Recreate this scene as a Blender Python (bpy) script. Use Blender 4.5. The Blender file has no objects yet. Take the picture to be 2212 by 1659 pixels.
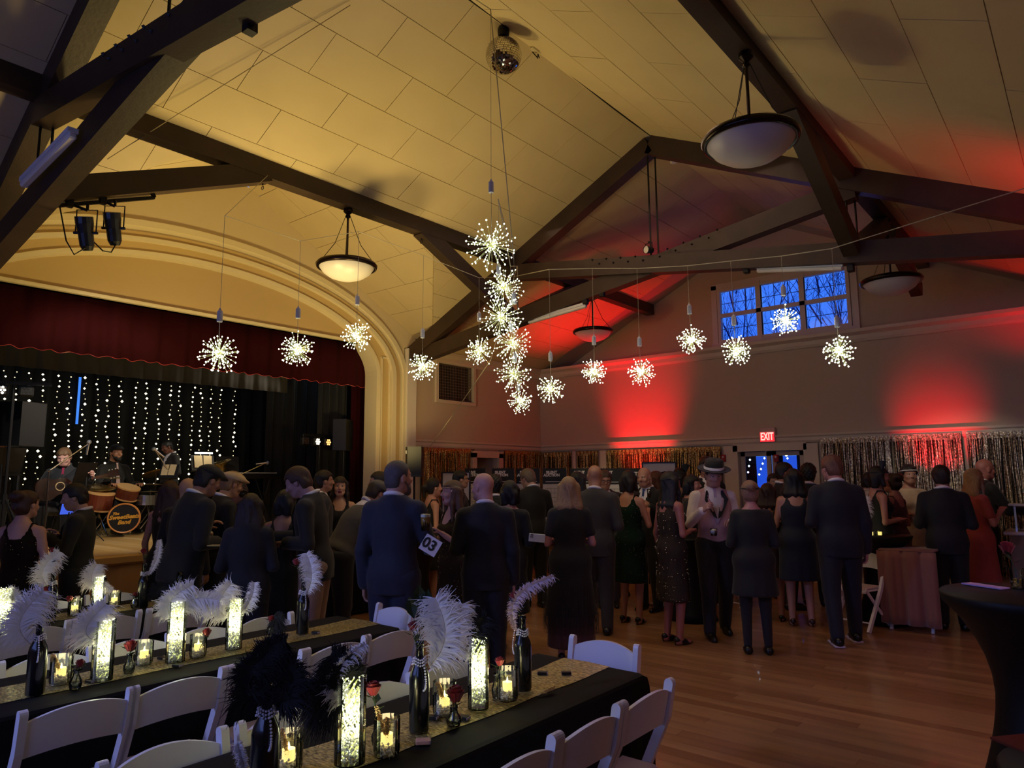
import bpy, math, random
import numpy as np
from mathutils import Matrix, Vector
PI = math.pi
sc = bpy.context.scene
COL = sc.collection

# ------------------------------------------------------------------ camera
IMG_W, IMG_H = 2212, 1659
CX, CY = 1106.0, 829.5
EYE = np.array([0.0, 0.0, 1.65])
_a = np.array([-722.0, 1045.0]) - (CX, CY)      # where lines along the far wall meet
_b = np.array([2374.0, 1022.0]) - (CX, CY)      # where lines along the stage wall meet
F = math.sqrt(-(_a @ _b))
_X = -np.array([_a[0], -_a[1], -F]); _X /= np.linalg.norm(_X)
_Y = np.array([_b[0], -_b[1], -F]); _Y /= np.linalg.norm(_Y)
ROT = np.array([_X, _Y, np.cross(_X, _Y)])
cam = bpy.data.cameras.new('camera')
cam.sensor_width = 36; cam.lens = F / IMG_W * 36; cam.clip_start = 0.05; cam.clip_end = 200
camo = bpy.data.objects.new('camera', cam); COL.objects.link(camo)
M4 = Matrix([list(ROT[i]) + [EYE[i]] for i in range(3)] + [[0, 0, 0, 1]])
camo.matrix_world = M4
sc.camera = camo

def ray(px, py):
    return ROT @ np.array([px - CX, -(py - CY), -F])
def atx(px, py, x): d = ray(px, py); return EYE + d * ((x - EYE[0]) / d[0])
def aty(px, py, y): d = ray(px, py); return EYE + d * ((y - EYE[1]) / d[1])
def atz(px, py, z): d = ray(px, py); return EYE + d * ((z - EYE[2]) / d[2])
def atr(px, py, r):
    d = ray(px, py); return EYE + d * (r / math.hypot(d[0], d[1]))

# ------------------------------------------------------------------ colour management, world
vs = sc.view_settings
vs.view_transform = 'Standard'; vs.look = 'None'; vs.exposure = 0.22; vs.gamma = 1.0; vs.use_curve_mapping = False
w = bpy.data.worlds.new('dusk'); sc.world = w; w.use_nodes = True
nt = w.node_tree
bg = nt.nodes['Background']
tc = nt.nodes.new('ShaderNodeTexCoord'); sep = nt.nodes.new('ShaderNodeSeparateXYZ'); rmp = nt.nodes.new('ShaderNodeValToRGB')
nt.links.new(tc.outputs['Generated'], sep.inputs[0]); nt.links.new(sep.outputs['Z'], rmp.inputs[0])
rmp.color_ramp.elements[0].position = 0.0; rmp.color_ramp.elements[0].color = (0.10, 0.34, 1.0, 1)
rmp.color_ramp.elements[1].position = 0.5; rmp.color_ramp.elements[1].color = (0.16, 0.46, 1.0, 1)
nt.links.new(rmp.outputs[0], bg.inputs[0]); bg.inputs[1].default_value = 1.05

def light(name, kind, loc, energy, color, target=None, size=0.2, spot=60, blend=0.6, size_y=None):
    l = bpy.data.lights.new(name, kind); l.energy = energy; l.color = color
    if kind == 'AREA':
        l.size = size
        if size_y: l.shape = 'RECTANGLE'; l.size_y = size_y
    elif kind == 'SPOT':
        l.shadow_soft_size = size; l.spot_size = math.radians(spot); l.spot_blend = blend
    else: l.shadow_soft_size = size
    o = bpy.data.objects.new(name, l); COL.objects.link(o); o.location = loc
    if target is not None:
        d = Vector(target) - Vector(loc); o.rotation_euler = d.to_track_quat('-Z', 'Y').to_euler()
    return o
AMB = (1.0, 0.74, 0.26); RED = (1.0, 0.008, 0.02); BLU = (0.36, 0.42, 1.0)
light('stage_wash', 'SPOT', (-6.6, 3.6, 1.9), 225, AMB, (-7.2, 4.4, 6.0), .25, 165, 1.0)
light('roof_wash', 'SPOT', (-6.3, 5.0, 1.8), 165, AMB, (-4.6, 4.2, 6.0), .3, 135, 1.0)
light('jamb_wash', 'SPOT', (-7.0, 6.2, 1.9), 75, AMB, (-8.6, 7.3, 3.9), .1, 110, .9)
light('red_uplight', 'SPOT', (-6.4, 11.49 - 1.15, .9), 430, RED, (-6.4, 11.49, 2.7), .06, 50, 1.0)
light('red_uplight', 'SPOT', (-1.7, 11.49 - .95, 1.6), 75, RED, (-1.7, 11.49, 2.3), .05, 64, 1.0)
light('red_roof_wash', 'SPOT', (-6.8, 10.6, 2.3), 220, RED, (-7.1, 10.5, 4.7), .08, 78, 1.0)
light('red_roof_wash', 'SPOT', (0.35, 7.2, 2.9), 60, RED, (-0.1, 7.2, 4.2), .12, 80, 1.0)
light('red_roof_wash', 'SPOT', (0.2, 10.9, 2.9), 50, RED, (-1.0, 11.4, 4.6), .12, 80, 1.0)
light('near_blue_fill', 'AREA', (-3.0, -2.4, 2.5), 30, BLU, (-3.6, 5, 1.6), 6.5, size_y=1.0)  # added blue fill behind the camera, standing just inside the near wall
light('blue_wash', 'SPOT', (-4.6, -1.6, 3.6), 290, (.30, .37, 1.0), (-2.6, 2.8, .7), .25, 66, 1.0)
light('pink_floor_fill', 'SPOT', (1.8, 3.4, 3.3), 75, (.95, .5, .72), (-1.4, 5.4, .0), .2, 85, 1.0)  # added lavender fill that lifts the floor
light('hall_fill', 'AREA', (-4.1, 6.0, 5.0), 22, (1.0, .68, .50), (-4.1, 6.5, 0), 3.5)
light('floor_bounce', 'AREA', (-3.6, 5.2, 0.6), 14, (1.0, .72, .55), (-3.6, 5.2, 5), 4.0) if False else None
light('stage_front_spot', 'SPOT', (-6.6, 2.4, 4.3), 230, (1.0, .88, .68), (-10.2, 3.6, 1.3), .08, 56, .6)
light('stage_white_spot', 'SPOT', (-9.3, 6.6, 3.4), 90, (1.0, .88, .68), (-10.5, 3.4, 1.4), .08, 60, .6)
light('guitar_spot', 'SPOT', (-6.9, 2.6, 3.9), 210, (1.0, .9, .85), (-10.3, 3.3, 1.9), .05, 20, .5)
light('foil_spot', 'SPOT', (-1.6, 7.7, 3.7), 70, (1.0, .93, .8), (-1.4, 11.4, 1.35), .05, 34, .6)
light('foil_spot', 'SPOT', (-6.0, 7.6, 3.7), 60, (1.0, .88, .5), (-6.4, 11.4, 1.3), .05, 34, .6)


# ------------------------------------------------------------------ materials
def lin(h):
    h = h.lstrip('#'); o = []
    for i in (0, 2, 4):
        c = int(h[i:i+2], 16) / 255; o.append(c / 12.92 if c <= 0.04045 else ((c + 0.055) / 1.055) ** 2.4)
    return tuple(o) + (1,)
MATS = {}
def mat(name, col='808080', rough=0.6, metal=0.0, emit=None, es=1.0, var=0.0, scale=8.0, stretch=(1, 1, 1), bump=0.0, bscale=40, spec=0.5, coat=0, sheen=0, alpha=1.0, col2=None, trans=0, sample=True):
    if name in MATS: return MATS[name]
    m = bpy.data.materials.new(name); m.use_nodes = True; MATS[name] = m
    nt = m.node_tree; p = nt.nodes['Principled BSDF']; L = nt.links
    c = lin(col)
    p.inputs['Base Color'].default_value = c; p.inputs['Roughness'].default_value = rough; p.inputs['Metallic'].default_value = metal
    p.inputs['Specular IOR Level'].default_value = spec; p.inputs['Coat Weight'].default_value = coat
    p.inputs['Sheen Weight'].default_value = sheen; p.inputs['Alpha'].default_value = alpha; p.inputs['Transmission Weight'].default_value = trans
    if emit:
        p.inputs['Emission Color'].default_value = lin(emit); p.inputs['Emission Strength'].default_value = es
        if not sample: m.cycles.emission_sampling = 'NONE'
    if var or bump or col2:
        t = nt.nodes.new('ShaderNodeTexCoord'); mp = nt.nodes.new('ShaderNodeMapping'); mp.inputs['Scale'].default_value = stretch
        L.new(t.outputs['Object'], mp.inputs[0])
    if var or col2:
        n = nt.nodes.new('ShaderNodeTexNoise'); n.inputs['Scale'].default_value = scale; n.inputs['Detail'].default_value = 5
        L.new(mp.outputs[0], n.inputs[0])
        r = nt.nodes.new('ShaderNodeValToRGB'); r.color_ramp.elements[0].position = 0.3; r.color_ramp.elements[1].position = 0.7
        if col2: r.color_ramp.elements[0].color = c; r.color_ramp.elements[1].color = lin(col2)
        else:
            r.color_ramp.elements[0].color = tuple(x * (1 - var) for x in c[:3]) + (1,)
            r.color_ramp.elements[1].color = tuple(min(1, x * (1 + var)) for x in c[:3]) + (1,)
        L.new(n.outputs[0], r.inputs[0]); L.new(r.outputs[0], p.inputs['Base Color'])
    if bump:
        n2 = nt.nodes.new('ShaderNodeTexNoise'); n2.inputs['Scale'].default_value = bscale; n2.inputs['Detail'].default_value = 4
        L.new(mp.outputs[0], n2.inputs[0])
        b = nt.nodes.new('ShaderNodeBump'); b.inputs['Strength'].default_value = bump; b.inputs['Distance'].default_value = 0.01
        L.new(n2.outputs[0], b.inputs['Height']); L.new(b.outputs[0], p.inputs['Normal'])
    return m
def glassmat(name, tint='ffffff', gloss=0.15, rough=0.05):
    if name in MATS: return MATS[name]
    m = bpy.data.materials.new(name); m.use_nodes = True; MATS[name] = m
    nt = m.node_tree; nt.nodes.remove(nt.nodes['Principled BSDF'])
    t = nt.nodes.new('ShaderNodeBsdfTransparent'); t.inputs[0].default_value = lin(tint)
    g = nt.nodes.new('ShaderNodeBsdfGlossy'); g.inputs['Roughness'].default_value = rough
    fr = nt.nodes.new('ShaderNodeFresnel'); fr.inputs[0].default_value = 1.45
    ad = nt.nodes.new('ShaderNodeMath'); ad.operation = 'ADD'; ad.inputs[1].default_value = gloss; ad.use_clamp = True
    mx = nt.nodes.new('ShaderNodeMixShader')
    nt.links.new(fr.outputs[0], ad.inputs[0]); nt.links.new(ad.outputs[0], mx.inputs[0])
    nt.links.new(t.outputs[0], mx.inputs[1]); nt.links.new(g.outputs[0], mx.inputs[2])
    nt.links.new(mx.outputs[0], nt.nodes['Material Output'].inputs[0])
    return m
WALLP = mat('wall_paint', 'c9b59c', 0.75, bump=0.08, bscale=60)
TRIMP = mat('trim_paint', 'd8c8b0', 0.55)
CEILP = mat('ceiling_panel_paint', 'cdb98f', 0.8, var=0.05, scale=1.5, bump=0.05, bscale=90)
CEILB = mat('ceiling_joint_dark', '4a3c24', 0.9)
SMOOTHP = mat('smooth_plaster', 'a5a3a0', 0.75)
BEAM = mat('dark_stained_beam', '3b2b20', 0.5, var=0.25, scale=3, stretch=(1, 1, 1), bump=0.15, bscale=30)
IRON = mat('black_iron', '0e0d0d', 0.45, 0.3)
BLACKM = mat('black_plastic', '0b0b0c', 0.5)
CHROME = mat('chrome', 'd0d0d0', 0.18, 1.0)
WHITEP = mat('white_plastic', 'e8e8ea', 0.4)

# ------------------------------------------------------------------ mesh builder
def rotz(a): c, s = math.cos(a), math.sin(a); return np.array([[c, -s, 0], [s, c, 0], [0, 0, 1.0]])
def rotx(a): c, s = math.cos(a), math.sin(a); return np.array([[1.0, 0, 0], [0, c, -s], [0, s, c]])
def roty(a): c, s = math.cos(a), math.sin(a); return np.array([[c, 0, s], [0, 1.0, 0], [-s, 0, c]])
def unit(v): v = np.asarray(v, float); return v / (np.linalg.norm(v) + 1e-12)
def frame(d, up=(0, 0, 1)):
    d = unit(d); up = np.asarray(up, float)
    if abs(d @ unit(up)) > 0.98: up = np.array([1.0, 0, 0])
    s = unit(np.cross(d, up)); u = np.cross(s, d); return s, u, d
class MB:
    def __init__(s): s.v = []; s.f = []; s.m = []; s.n = 0
    def add(s, V, Fs, mi=0):
        b = s.n; s.v.extend([tuple(map(float, p)) for p in V]); s.f.extend([tuple(int(i) + b for i in f) for f in Fs]); s.m.extend([mi] * len(Fs)); s.n += len(V)
    def box(s, c, size, R=None, mi=0, bev=0.0):
        x, y, z = [k / 2 for k in size]
        if bev:
            b = min(bev, x * .9, y * .9, z * .9); V = []
            for sx in (-1, 1):
                for sy in (-1, 1):
                    for sz in (-1, 1):
                        V += [(sx * x, sy * (y - b), sz * (z - b)), (sx * (x - b), sy * y, sz * (z - b)), (sx * (x - b), sy * (y - b), sz * z)]
            k = lambda i, j, l, a: ((i * 2 + j) * 2 + l) * 3 + a
            Fs = [(k(0,0,0,0),k(0,0,1,0),k(0,1,1,0),k(0,1,0,0)), (k(1,0,0,0),k(1,1,0,0),k(1,1,1,0),k(1,0,1,0)),
                  (k(0,0,0,1),k(1,0,0,1),k(1,0,1,1),k(0,0,1,1)), (k(0,1,0,1),k(0,1,1,1),k(1,1,1,1),k(1,1,0,1)),
                  (k(0,0,0,2),k(0,1,0,2),k(1,1,0,2),k(1,0,0,2)), (k(0,0,1,2),k(1,0,1,2),k(1,1,1,2),k(0,1,1,2))]
            for i in (0, 1):
                for j in (0, 1):
                    for l in (0, 1): Fs.append((k(i,j,l,0), k(i,j,l,1), k(i,j,l,2)))
            for i in (0, 1):
                for j in (0, 1):
                    Fs.append((k(i,j,0,0), k(i,j,1,0), k(i,j,1,1), k(i,j,0,1)))
                    Fs.append((k(i,0,j,0), k(i,1,j,0), k(i,1,j,2), k(i,0,j,2)))
                    Fs.append((k(0,i,j,1), k(1,i,j,1), k(1,i,j,2), k(0,i,j,2)))
        else:
            V = [(a * x, b * y, e * z) for a in (-1, 1) for b in (-1, 1) for e in (-1, 1)]
            Fs = [(0, 1, 3, 2), (4, 6, 7, 5), (0, 4, 5, 1), (2, 3, 7, 6), (0, 2, 6, 4), (1, 5, 7, 3)]
        V = np.array(V)
        if R is not None: V = V @ np.asarray(R).T
        s.add(V + np.array(c), Fs, mi)
    def beam(s, p0, p1, w, h, up=(0, 0, 1), mi=0, bev=0.0):
        p0 = np.asarray(p0, float); p1 = np.asarray(p1, float); a, u, d = frame(p1 - p0, up)
        s.box((p0 + p1) / 2, (w, np.linalg.norm(p1 - p0), h), np.array([a, d, u]).T, mi, bev)
    def tube(s, pts, r, seg=8, mi=0, cap=True, flat=1.0):
        pts = [np.asarray(p, float) for p in pts]; n = len(pts)
        rs = r if hasattr(r, '__len__') else [r] * n
        V = []; prev = None
        for i, p in enumerate(pts):
            d = pts[min(i + 1, n - 1)] - pts[max(i - 1, 0)]
            if prev is None: a, u, d = frame(d)
            else:
                d = unit(d); a = unit(prev - d * (prev @ d)); u = np.cross(a, d)
            prev = a
            for k in range(seg):
                t = 2 * PI * k / seg; V.append(p + rs[i] * (a * math.cos(t) + u * math.sin(t) * flat))
        Fs = []
        for i in range(n - 1):
            for k in range(seg):
                k2 = (k + 1) % seg; Fs.append((i * seg + k, i * seg + k2, (i + 1) * seg + k2, (i + 1) * seg + k))
        if cap: Fs += [tuple(range(seg))[::-1], tuple((n - 1) * seg + k for k in range(seg))]
        s.add(V, Fs, mi)
    def lathe(s, prof, seg=24, c=(0, 0, 0), mi=0, R=None, cap=True):
        V = []; n = len(prof)
        for r, z in prof:
            for k in range(seg): t = 2 * PI * k / seg; V.append((r * math.cos(t), r * math.sin(t), z))
        Fs = []
        for i in range(n - 1):
            for k in range(seg): k2 = (k + 1) % seg; Fs.append((i * seg + k, i * seg + k2, (i + 1) * seg + k2, (i + 1) * seg + k))
        if cap:
            if prof[0][0] > 1e-4: Fs.append(tuple(range(seg))[::-1])
            if prof[-1][0] > 1e-4: Fs.append(tuple((n - 1) * seg + k for k in range(seg)))
        V = np.array(V)
        if R is not None: V = V @ np.asarray(R).T
        s.add(V + np.array(c), Fs, mi)
    def prism(s, poly, vec, mi=0):
        P = [np.asarray(p, float) for p in poly]; n = len(P); v = np.asarray(vec, float)
        Fs = [tuple(range(n))[::-1], tuple(range(n, 2 * n))] + [(i, (i + 1) % n, (i + 1) % n + n, i + n) for i in range(n)]
        s.add(P + [p + v for p in P], Fs, mi)
    def octa(s, c, r, mi=0):
        c = np.asarray(c, float); V = [c + r * np.array(q) for q in ((1,0,0),(-1,0,0),(0,1,0),(0,-1,0),(0,0,1),(0,0,-1))]
        s.add(V, [(0,2,4),(2,1,4),(1,3,4),(3,0,4),(2,0,5),(1,2,5),(3,1,5),(0,3,5)], mi)
    def ball(s, c, r, seg=10, mi=0, R=None):
        r = np.array(r if hasattr(r, '__len__') else (r, r, r)); nr = max(4, seg // 2); V = [(0, 0, -1)]
        for i in range(1, nr):
            a = -PI / 2 + PI * i / nr
            for k in range(seg): t = 2 * PI * k / seg; V.append((math.cos(a) * math.cos(t), math.cos(a) * math.sin(t), math.sin(a)))
        V.append((0, 0, 1)); Fs = []
        for k in range(seg):
            k2 = (k + 1) % seg; Fs.append((0, 1 + k2, 1 + k)); Fs.append((len(V) - 1, 1 + (nr - 2) * seg + k, 1 + (nr - 2) * seg + k2))
            for i in range(nr - 2): Fs.append((1 + i * seg + k, 1 + i * seg + k2, 1 + (i + 1) * seg + k2, 1 + (i + 1) * seg + k))
        V = np.array(V) * r
        if R is not None: V = V @ np.asarray(R).T
        s.add(V + np.array(c), Fs, mi)
    def build(s, name, mats, parent=None, loc=None, smooth=False, kind=None):
        me = bpy.data.meshes.new(name); me.from_pydata(s.v, [], s.f)
        if not isinstance(mats, (list, tuple)): mats = [mats]
        for m in mats: me.materials.append(m)
        if len(mats) > 1: me.polygons.foreach_set('material_index', s.m)
        if smooth: me.shade_smooth()
        return link(name, me, parent, loc, kind)
def link(name, me, parent=None, loc=None, kind=None):
    o = bpy.data.objects.new(name, me); COL.objects.link(o)
    if parent is not None: o.parent = parent
    if loc is not None: o.location = loc
    if kind: o['kind'] = kind
    return o
def tag(o, label, cat, group=None, kind=None):
    o['label'] = label; o['category'] = cat
    if group: o['group'] = group
    if kind: o['kind'] = kind
    return o
def thing(name, label, cat, loc=(0, 0, 0), rz=0, group=None):
    o = bpy.data.objects.new(name, None); COL.objects.link(o); o.location = [float(k) for k in loc]; o.rotation_euler = (0, 0, rz)
    o.empty_display_size = 0.1
    return tag(o, label, cat, group)
def struct(name, mb, m, smooth=False):
    return mb.build(name, m, None, None, smooth, 'structure')
CHILD = {}
def dup(root, loc, rz=0, label=None, scale=None):
    def cp(o, par):
        c = o.copy(); COL.objects.link(c)
        if par is not None: c.parent = par
        for ch in list(o.children): cp(ch, c)
        return c
    r = cp(root, None); r.location = [float(k) for k in loc]; r.rotation_euler = (0, 0, rz)
    if label: r['label'] = label
    if scale: r.scale = (scale,) * 3
    return r

# ------------------------------------------------------------------ the hall: floor, walls, roof
XW, XR, YF, YG, YN = -8.8, 0.52, 11.49, 12.1, -2.6
XRID, ZRID, SL = -4.14, 6.10, 0.487
def zc(x): return ZRID - SL * abs(x - XRID)
ZE = zc(XW)
RX = 2.4            # outer wall of the side aisle on the right
# floor
m = MB(); m.box(((-13.4 + RX) / 2, (YN + 13) / 2, -0.06), (RX + 13.4, 13 - YN, 0.1))
floor = struct('floor', m, mat('floor_gap', '1c0f07', 0.7))
FLW = []
for k, c in enumerate(('a0744c', '936842', 'aa8056', '9a6f49')):
    FLW.append(mat('maple_plank_%s' % ('light', 'dark', 'honey', 'plain')[k], c, 0.3, var=0.18, scale=5, stretch=(0.25, 3, 1), bump=0.05, bscale=3, coat=0.25))
rnd = random.Random(3)
PW = 0.105
def planks(x0, x1, y0, n, sep):
    mm = MB(); n_ = 0
    for j in range(n):
        y = y0 + j * PW; x = x0 - rnd.uniform(0, 1.6)
        while x < x1:
            a, b = max(x, x0), min(x + 2.0, x1); x += 2.0
            if b - a < .04: continue
            k = rnd.randrange(4)
            if sep:
                q = MB(); q.box(((a + b) / 2, y + PW / 2, 0), (b - a - .002, PW - .002, .02)); q.build('plank', FLW[k], floor)
            else: mm.box(((a + b) / 2, y + PW / 2, 0), (b - a - .002, PW - .002, .02), mi=k)
    if not sep: mm.build('plank', FLW, floor, kind='stuff')
planks(-5.2, 1.0, 2.3, 56, True)
mmx = MB()
planks(XW + .9, RX, -1.06, 32, False); planks(XW + .9, -5.2, 2.3, 56, False); planks(1.0, RX, 2.3, 56, False); planks(XW, RX, 8.18, 32, False)
# walls ------------------------------------------------------------
T = 0.12
# left wall beyond the stage, with a grille opening and a doorway
m = MB()
def wallx(x, y0, y1, z0, z1, t=-T): m.box((x + t / 2, (y0 + y1) / 2, (z0 + z1) / 2), (abs(t), y1 - y0, z1 - z0))
def wally(y, x0, x1, z0, z1, t=T): m.box(((x0 + x1) / 2, y + t / 2, (z0 + z1) / 2), (x1 - x0, t, z1 - z0))
wallx(XW, 7.75, 8.52, 0, ZE); wallx(XW, 8.52, 9.42, 0, 2.06) if False else None
wallx(XW, 8.52, 9.42, 0, 3.02); wallx(XW, 8.52, 9.42, 3.68, ZE)
wallx(XW, 9.42, 9.5, 0, ZE); wallx(XW, 9.5, 10.12, 2.02, ZE); wallx(XW, 10.12, YF, 0, ZE)
wallx(XW - 0.9, 9.2, 10.5, 0, 2.4)   # back of the passage behind the doorway
m.box((XW - .45, 9.45, 1.1), (.9, .05, 2.2)); m.box((XW - .45, 10.2, 1.1), (.9, .05, 2.2)); m.box((XW - .45, 9.82, 2.1), (.9, .8, .05))
struct('wall_left', m, WALLP)
m = MB()   # grille
for (a, b, c, d) in ((8.46, 8.52, 2.96, 3.74), (9.42, 9.48, 2.96, 3.74)): m.box((XW + .02, (a + b) / 2, (c + d) / 2), (.05, b - a, d - c))
for (c, d) in ((2.96, 3.02), (3.68, 3.74)): m.box((XW + .02, 8.97, (c + d) / 2), (.05, .9, d - c))
g = m.build('air_grille', TRIMP); tag(g, 'square air grille in white frame high on the wall right of the stage', 'vent')
m = MB(); m.box((XW - .1, 8.97, 3.35), (.01, .9, .66)); m.build('backing', mat('grille_dark', '1a1410', .9), g)
m = MB()
for i in range(22): m.box((XW - .02, 8.54 + i * .041, 3.35), (.008, .006, .66))
for i in range(13): m.box((XW - .025, 8.97, 3.05 + i * .05), (.008, .9, .008))
m.build('grille_bars', mat('grille_metal', '6a5648', .6), g, kind='stuff')

# far wall with doorway
m = MB()
wally(YF, XW, -4.62, 0, ZE); wally(YF, -4.62, -3.55, 2.05, ZE); wally(YF, -3.55, RX, 0, ZE)
m.box(((XW + RX) / 2, YF + .35, ZE - .06), (RX - XW, .75, .12))    # ledge
struct('wall_far', m, WALLP)
# gable wall above, set back; pentagon around the window group
WX0, WX1, WZ0, WZ1 = -5.1, -2.86, 4.04, 5.08
m = MB()
def strip(x0, x1, z0): # slab from z0 up to roof
    m.prism([(x0, YG, z0), (x1, YG, z0), (x1, YG, zc(x1)), (x0, YG, zc(x0))], (0, T, 0))
strip(XW, WX0, ZE - .05); strip(WX1, XR, ZE - .05)
m.prism([(WX0, YG, WZ1), (WX1, YG, WZ1), (WX1, YG, zc(WX1)), (XRID, YG, ZRID), (WX0, YG, zc(WX0))], (0, T, 0))
wally(YG, WX0, WX1, ZE - .05, WZ0)
struct('wall_gable', m, WALLP)
# right outer wall, near wall
m = MB(); wallx(RX, YN, YF, 0, ZE, t=T); struct('wall_right', m, WALLP)
m = MB(); wally(YN, -13.4, RX, 0, 2.0, -T); wally(YN, -13.4, RX, 3.0, ZE + .1, -T); wally(YN, -13.4, -6.8, 2.0, 3.0, -T); wally(YN, 0.6, RX, 2, 3, -T)
m.prism([(XW, YN, ZE), (XR, YN, ZE), (XRID, YN, ZRID)], (0, -T, 0))
struct('wall_near', m, WALLP)
m = MB(); m.box((-3.1, YN - .06, 2.5), (7.4, .02, 1.0)); struct('added_window', m, glassmat('pane_glass', 'c8d8ff', .02))  # unseen window, added to house the blue area fill
# trims
def trimx(n, x, y0, y1, prof, s=1):
    mm = MB(); mm.prism([(x + s * a, y0, b) for a, b in prof], (0, y1 - y0, 0)); return struct(n, mm, TRIMP)
def trimy(n, y, x0, x1, prof, s=-1):
    mm = MB(); mm.prism([(x0, y + s * a, b) for a, b in prof], (x1 - x0, 0, 0)); return struct(n, mm, TRIMP)
corn = [(0, ZE - .16), (.03, ZE - .16), (.05, ZE - .12), (.05, ZE - .06), (.12, ZE - .02), (.12, ZE + .03), (0, ZE + .03)]
rail = [(0, 2.17), (.035, 2.17), (.05, 2.2), (.05, 2.25), (.07, 2.27), (.07, 2.30), (0, 2.30)]
trimx('trim_1', XW, 7.8, YF, corn); trimy('trim_2', YF, XW, RX, corn)
trimx('trim_3', XW, 7.8, YF, rail); trimy('trim_4', YF, XW, RX, rail)
base = [(0, .01), (.02, .01), (.02, .12), (.012, .14), (0, .14)]
trimx('baseboard_left', XW, 7.8, YF, base)
mm = MB(); mm.prism([(XW, YF - a, b) for a, b in base], (4.0, 0, 0)); mm.prism([(-3.4, YF - a, b) for a, b in base], (RX + 3.4, 0, 0)); struct('baseboard_far', mm, TRIMP)
# pilaster strips and door casings
m = MB(); 
for x0, x1 in ((-7.98, -7.9), (-7.33, -7.2), (-4.86, -4.62), (-3.55, -3.33)): m.box(((x0 + x1) / 2, YF - .025, 1.08), (x1 - x0, .05, 2.14))
m.box((-4.1, YF - .025, 2.11), (1.2, .05, .12)); struct('trim_5', m, TRIMP)
m = MB()
for a in (9.44, 10.18): m.box((XW + .025, a, 1.05), (.05, .12, 2.1))
m.box((XW + .025, 9.81, 2.08), (.05, .86, .12)); struct('trim_6', m, TRIMP)
m = MB(); m.box((XW + .04, 7.86, 1.9), (.08, .2, ZE)); struct('trim_7', m, mat('pale_pilaster', 'e0d6c8', .6))
# ceiling -----------------------------------------------------------
def clip(poly, n, d):   # keep n.p <= d in 2D
    out = []
    for i in range(len(poly)):
        a, b = poly[i], poly[(i + 1) % len(poly)]; da, db = n[0] * a[0] + n[1] * a[1] - d, n[0] * b[0] + n[1] * b[1] - d
        if da <= 0: out.append(a)
        if (da < 0 < db) or (db < 0 < da): t = da / (da - db); out.append((a[0] + t * (b[0] - a[0]), a[1] + t * (b[1] - a[1])))
    return out
def panels(parent, P, U, V, pw, pl, gap=0.006, th=0.012, off=0.5, nrm=None, start=0.0, voff=0.0, matl=None, cnt=[0]):
    """thin panels laid in running bond over the convex polygon P; rows advance along V, joints along U"""
    P = [np.asarray(p, float) for p in P]; O = P[0]; U = unit(U); V = unit(V); N = unit(nrm)
    poly = [((p - O) @ U, (p - O) @ V) for p in P]
    ar = sum(poly[i][0] * poly[(i + 1) % len(poly)][1] - poly[(i + 1) % len(poly)][0] * poly[i][1] for i in range(len(poly)))
    if ar < 0: poly = poly[::-1]
    us = [q[0] for q in poly]; vs_ = [q[1] for q in poly]
    r = 0; v = min(vs_) + voff - pw; 
    while v < max(vs_):
        u = min(us) - 2 * pl + (r % 2) * off * pl + start
        while u < max(us):
            c = [(u + gap / 2, v + gap / 2), (u + pl - gap / 2, v + gap / 2), (u + pl - gap / 2, v + pw - gap / 2), (u + gap / 2, v + pw - gap / 2)]
            for i in range(len(poly)):
                a, b = poly[i], poly[(i + 1) % len(poly)]; n = (b[1] - a[1], -(b[0] - a[0])); c = clip(c, n, n[0] * a[0] + n[1] * a[1])
                if len(c) < 3: break
            if len(c) >= 3:
                A = abs(sum(c[i][0] * c[(i + 1) % len(c)][1] - c[(i + 1) % len(c)][0] * c[i][1] for i in range(len(c)))) / 2
                if A > 0.004:
                    mm = MB(); mm.prism([O + U * q[0] + V * q[1] for q in c], N * (th + rnd.uniform(-.001, .001))); mm.build('panel', matl or CEILP, parent)
            u += pl
        v += pw; r += 1
ROWL = 0.487
# left slope: above and beyond the header, cut by the cross vault over the stage
nL = np.array([SL, 0, -1.0]); nR = np.array([-SL, 0, -1.0])
def pl_(x, y, d=0.0): return np.array([x, y, zc(x) + d])
VA, VB, VC, VD = (-6.49, 3.2), (-6.49, 6.2), (-8.8, 1.0), (-8.8, 8.4)
ZEcut = -8.8
cl = MB()
for poly in ([(XRID, YN), (XRID, YF), (-6.49, YF), (-6.49, YN)], [(-6.49, YN), (-8.8, YN), VC, VA], [(-6.49, YF), (-8.8, YF), VD, VB]):
    cl.prism([pl_(x, y, .012) for x, y in poly], (0, 0, .05))
ceil_l = struct('ceiling', cl, CEILB)
slopeV = np.array([-1.0, 0, -SL]); sp = math.hypot(1, SL)
# one grid for the whole slope, pieces clipped to the three regions; the near bay only where it can be seen
for poly in ([(XRID, 1.2), (XRID, YF), (-6.49, YF), (-6.49, 1.2)],):
    panels(ceil_l, [pl_(*p) for p in poly], (0, 1, 0), slopeV, ROWL, 0.935, nrm=nL * -1 * -1, voff=ROWL * .93, start=.45)
for poly in ([(-6.49, 1.2), (-8.65, 1.2), (-6.49, 3.2)], [(-6.49, YF), (-8.8, YF), VD, VB]):
    panels(ceil_l, [pl_(*p) for p in poly], (0, 1, 0), slopeV, ROWL, 0.935, nrm=nL, voff=ROWL * .4, start=.1)
cr = MB(); cr.prism([pl_(x, y, .012) for x, y in ((XRID, YN), (XRID, YF), (XR, YF), (XR, YN))], (0, 0, .05))
cr.box(((XR + RX) / 2, (YN + YF) / 2, ZE + .04), (RX - XR, YF - YN, .05))
ceil_r = struct('ceiling', cr, CEILB)
panels(ceil_r, [pl_(*p) for p in [(XRID, .6), (XRID, YF), (XR, YF), (XR, .6)]], (0, 1, 0), (1, 0, -SL), ROWL, 0.935 * 2, nrm=nR, voff=ROWL * .9, start=.2)
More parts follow.
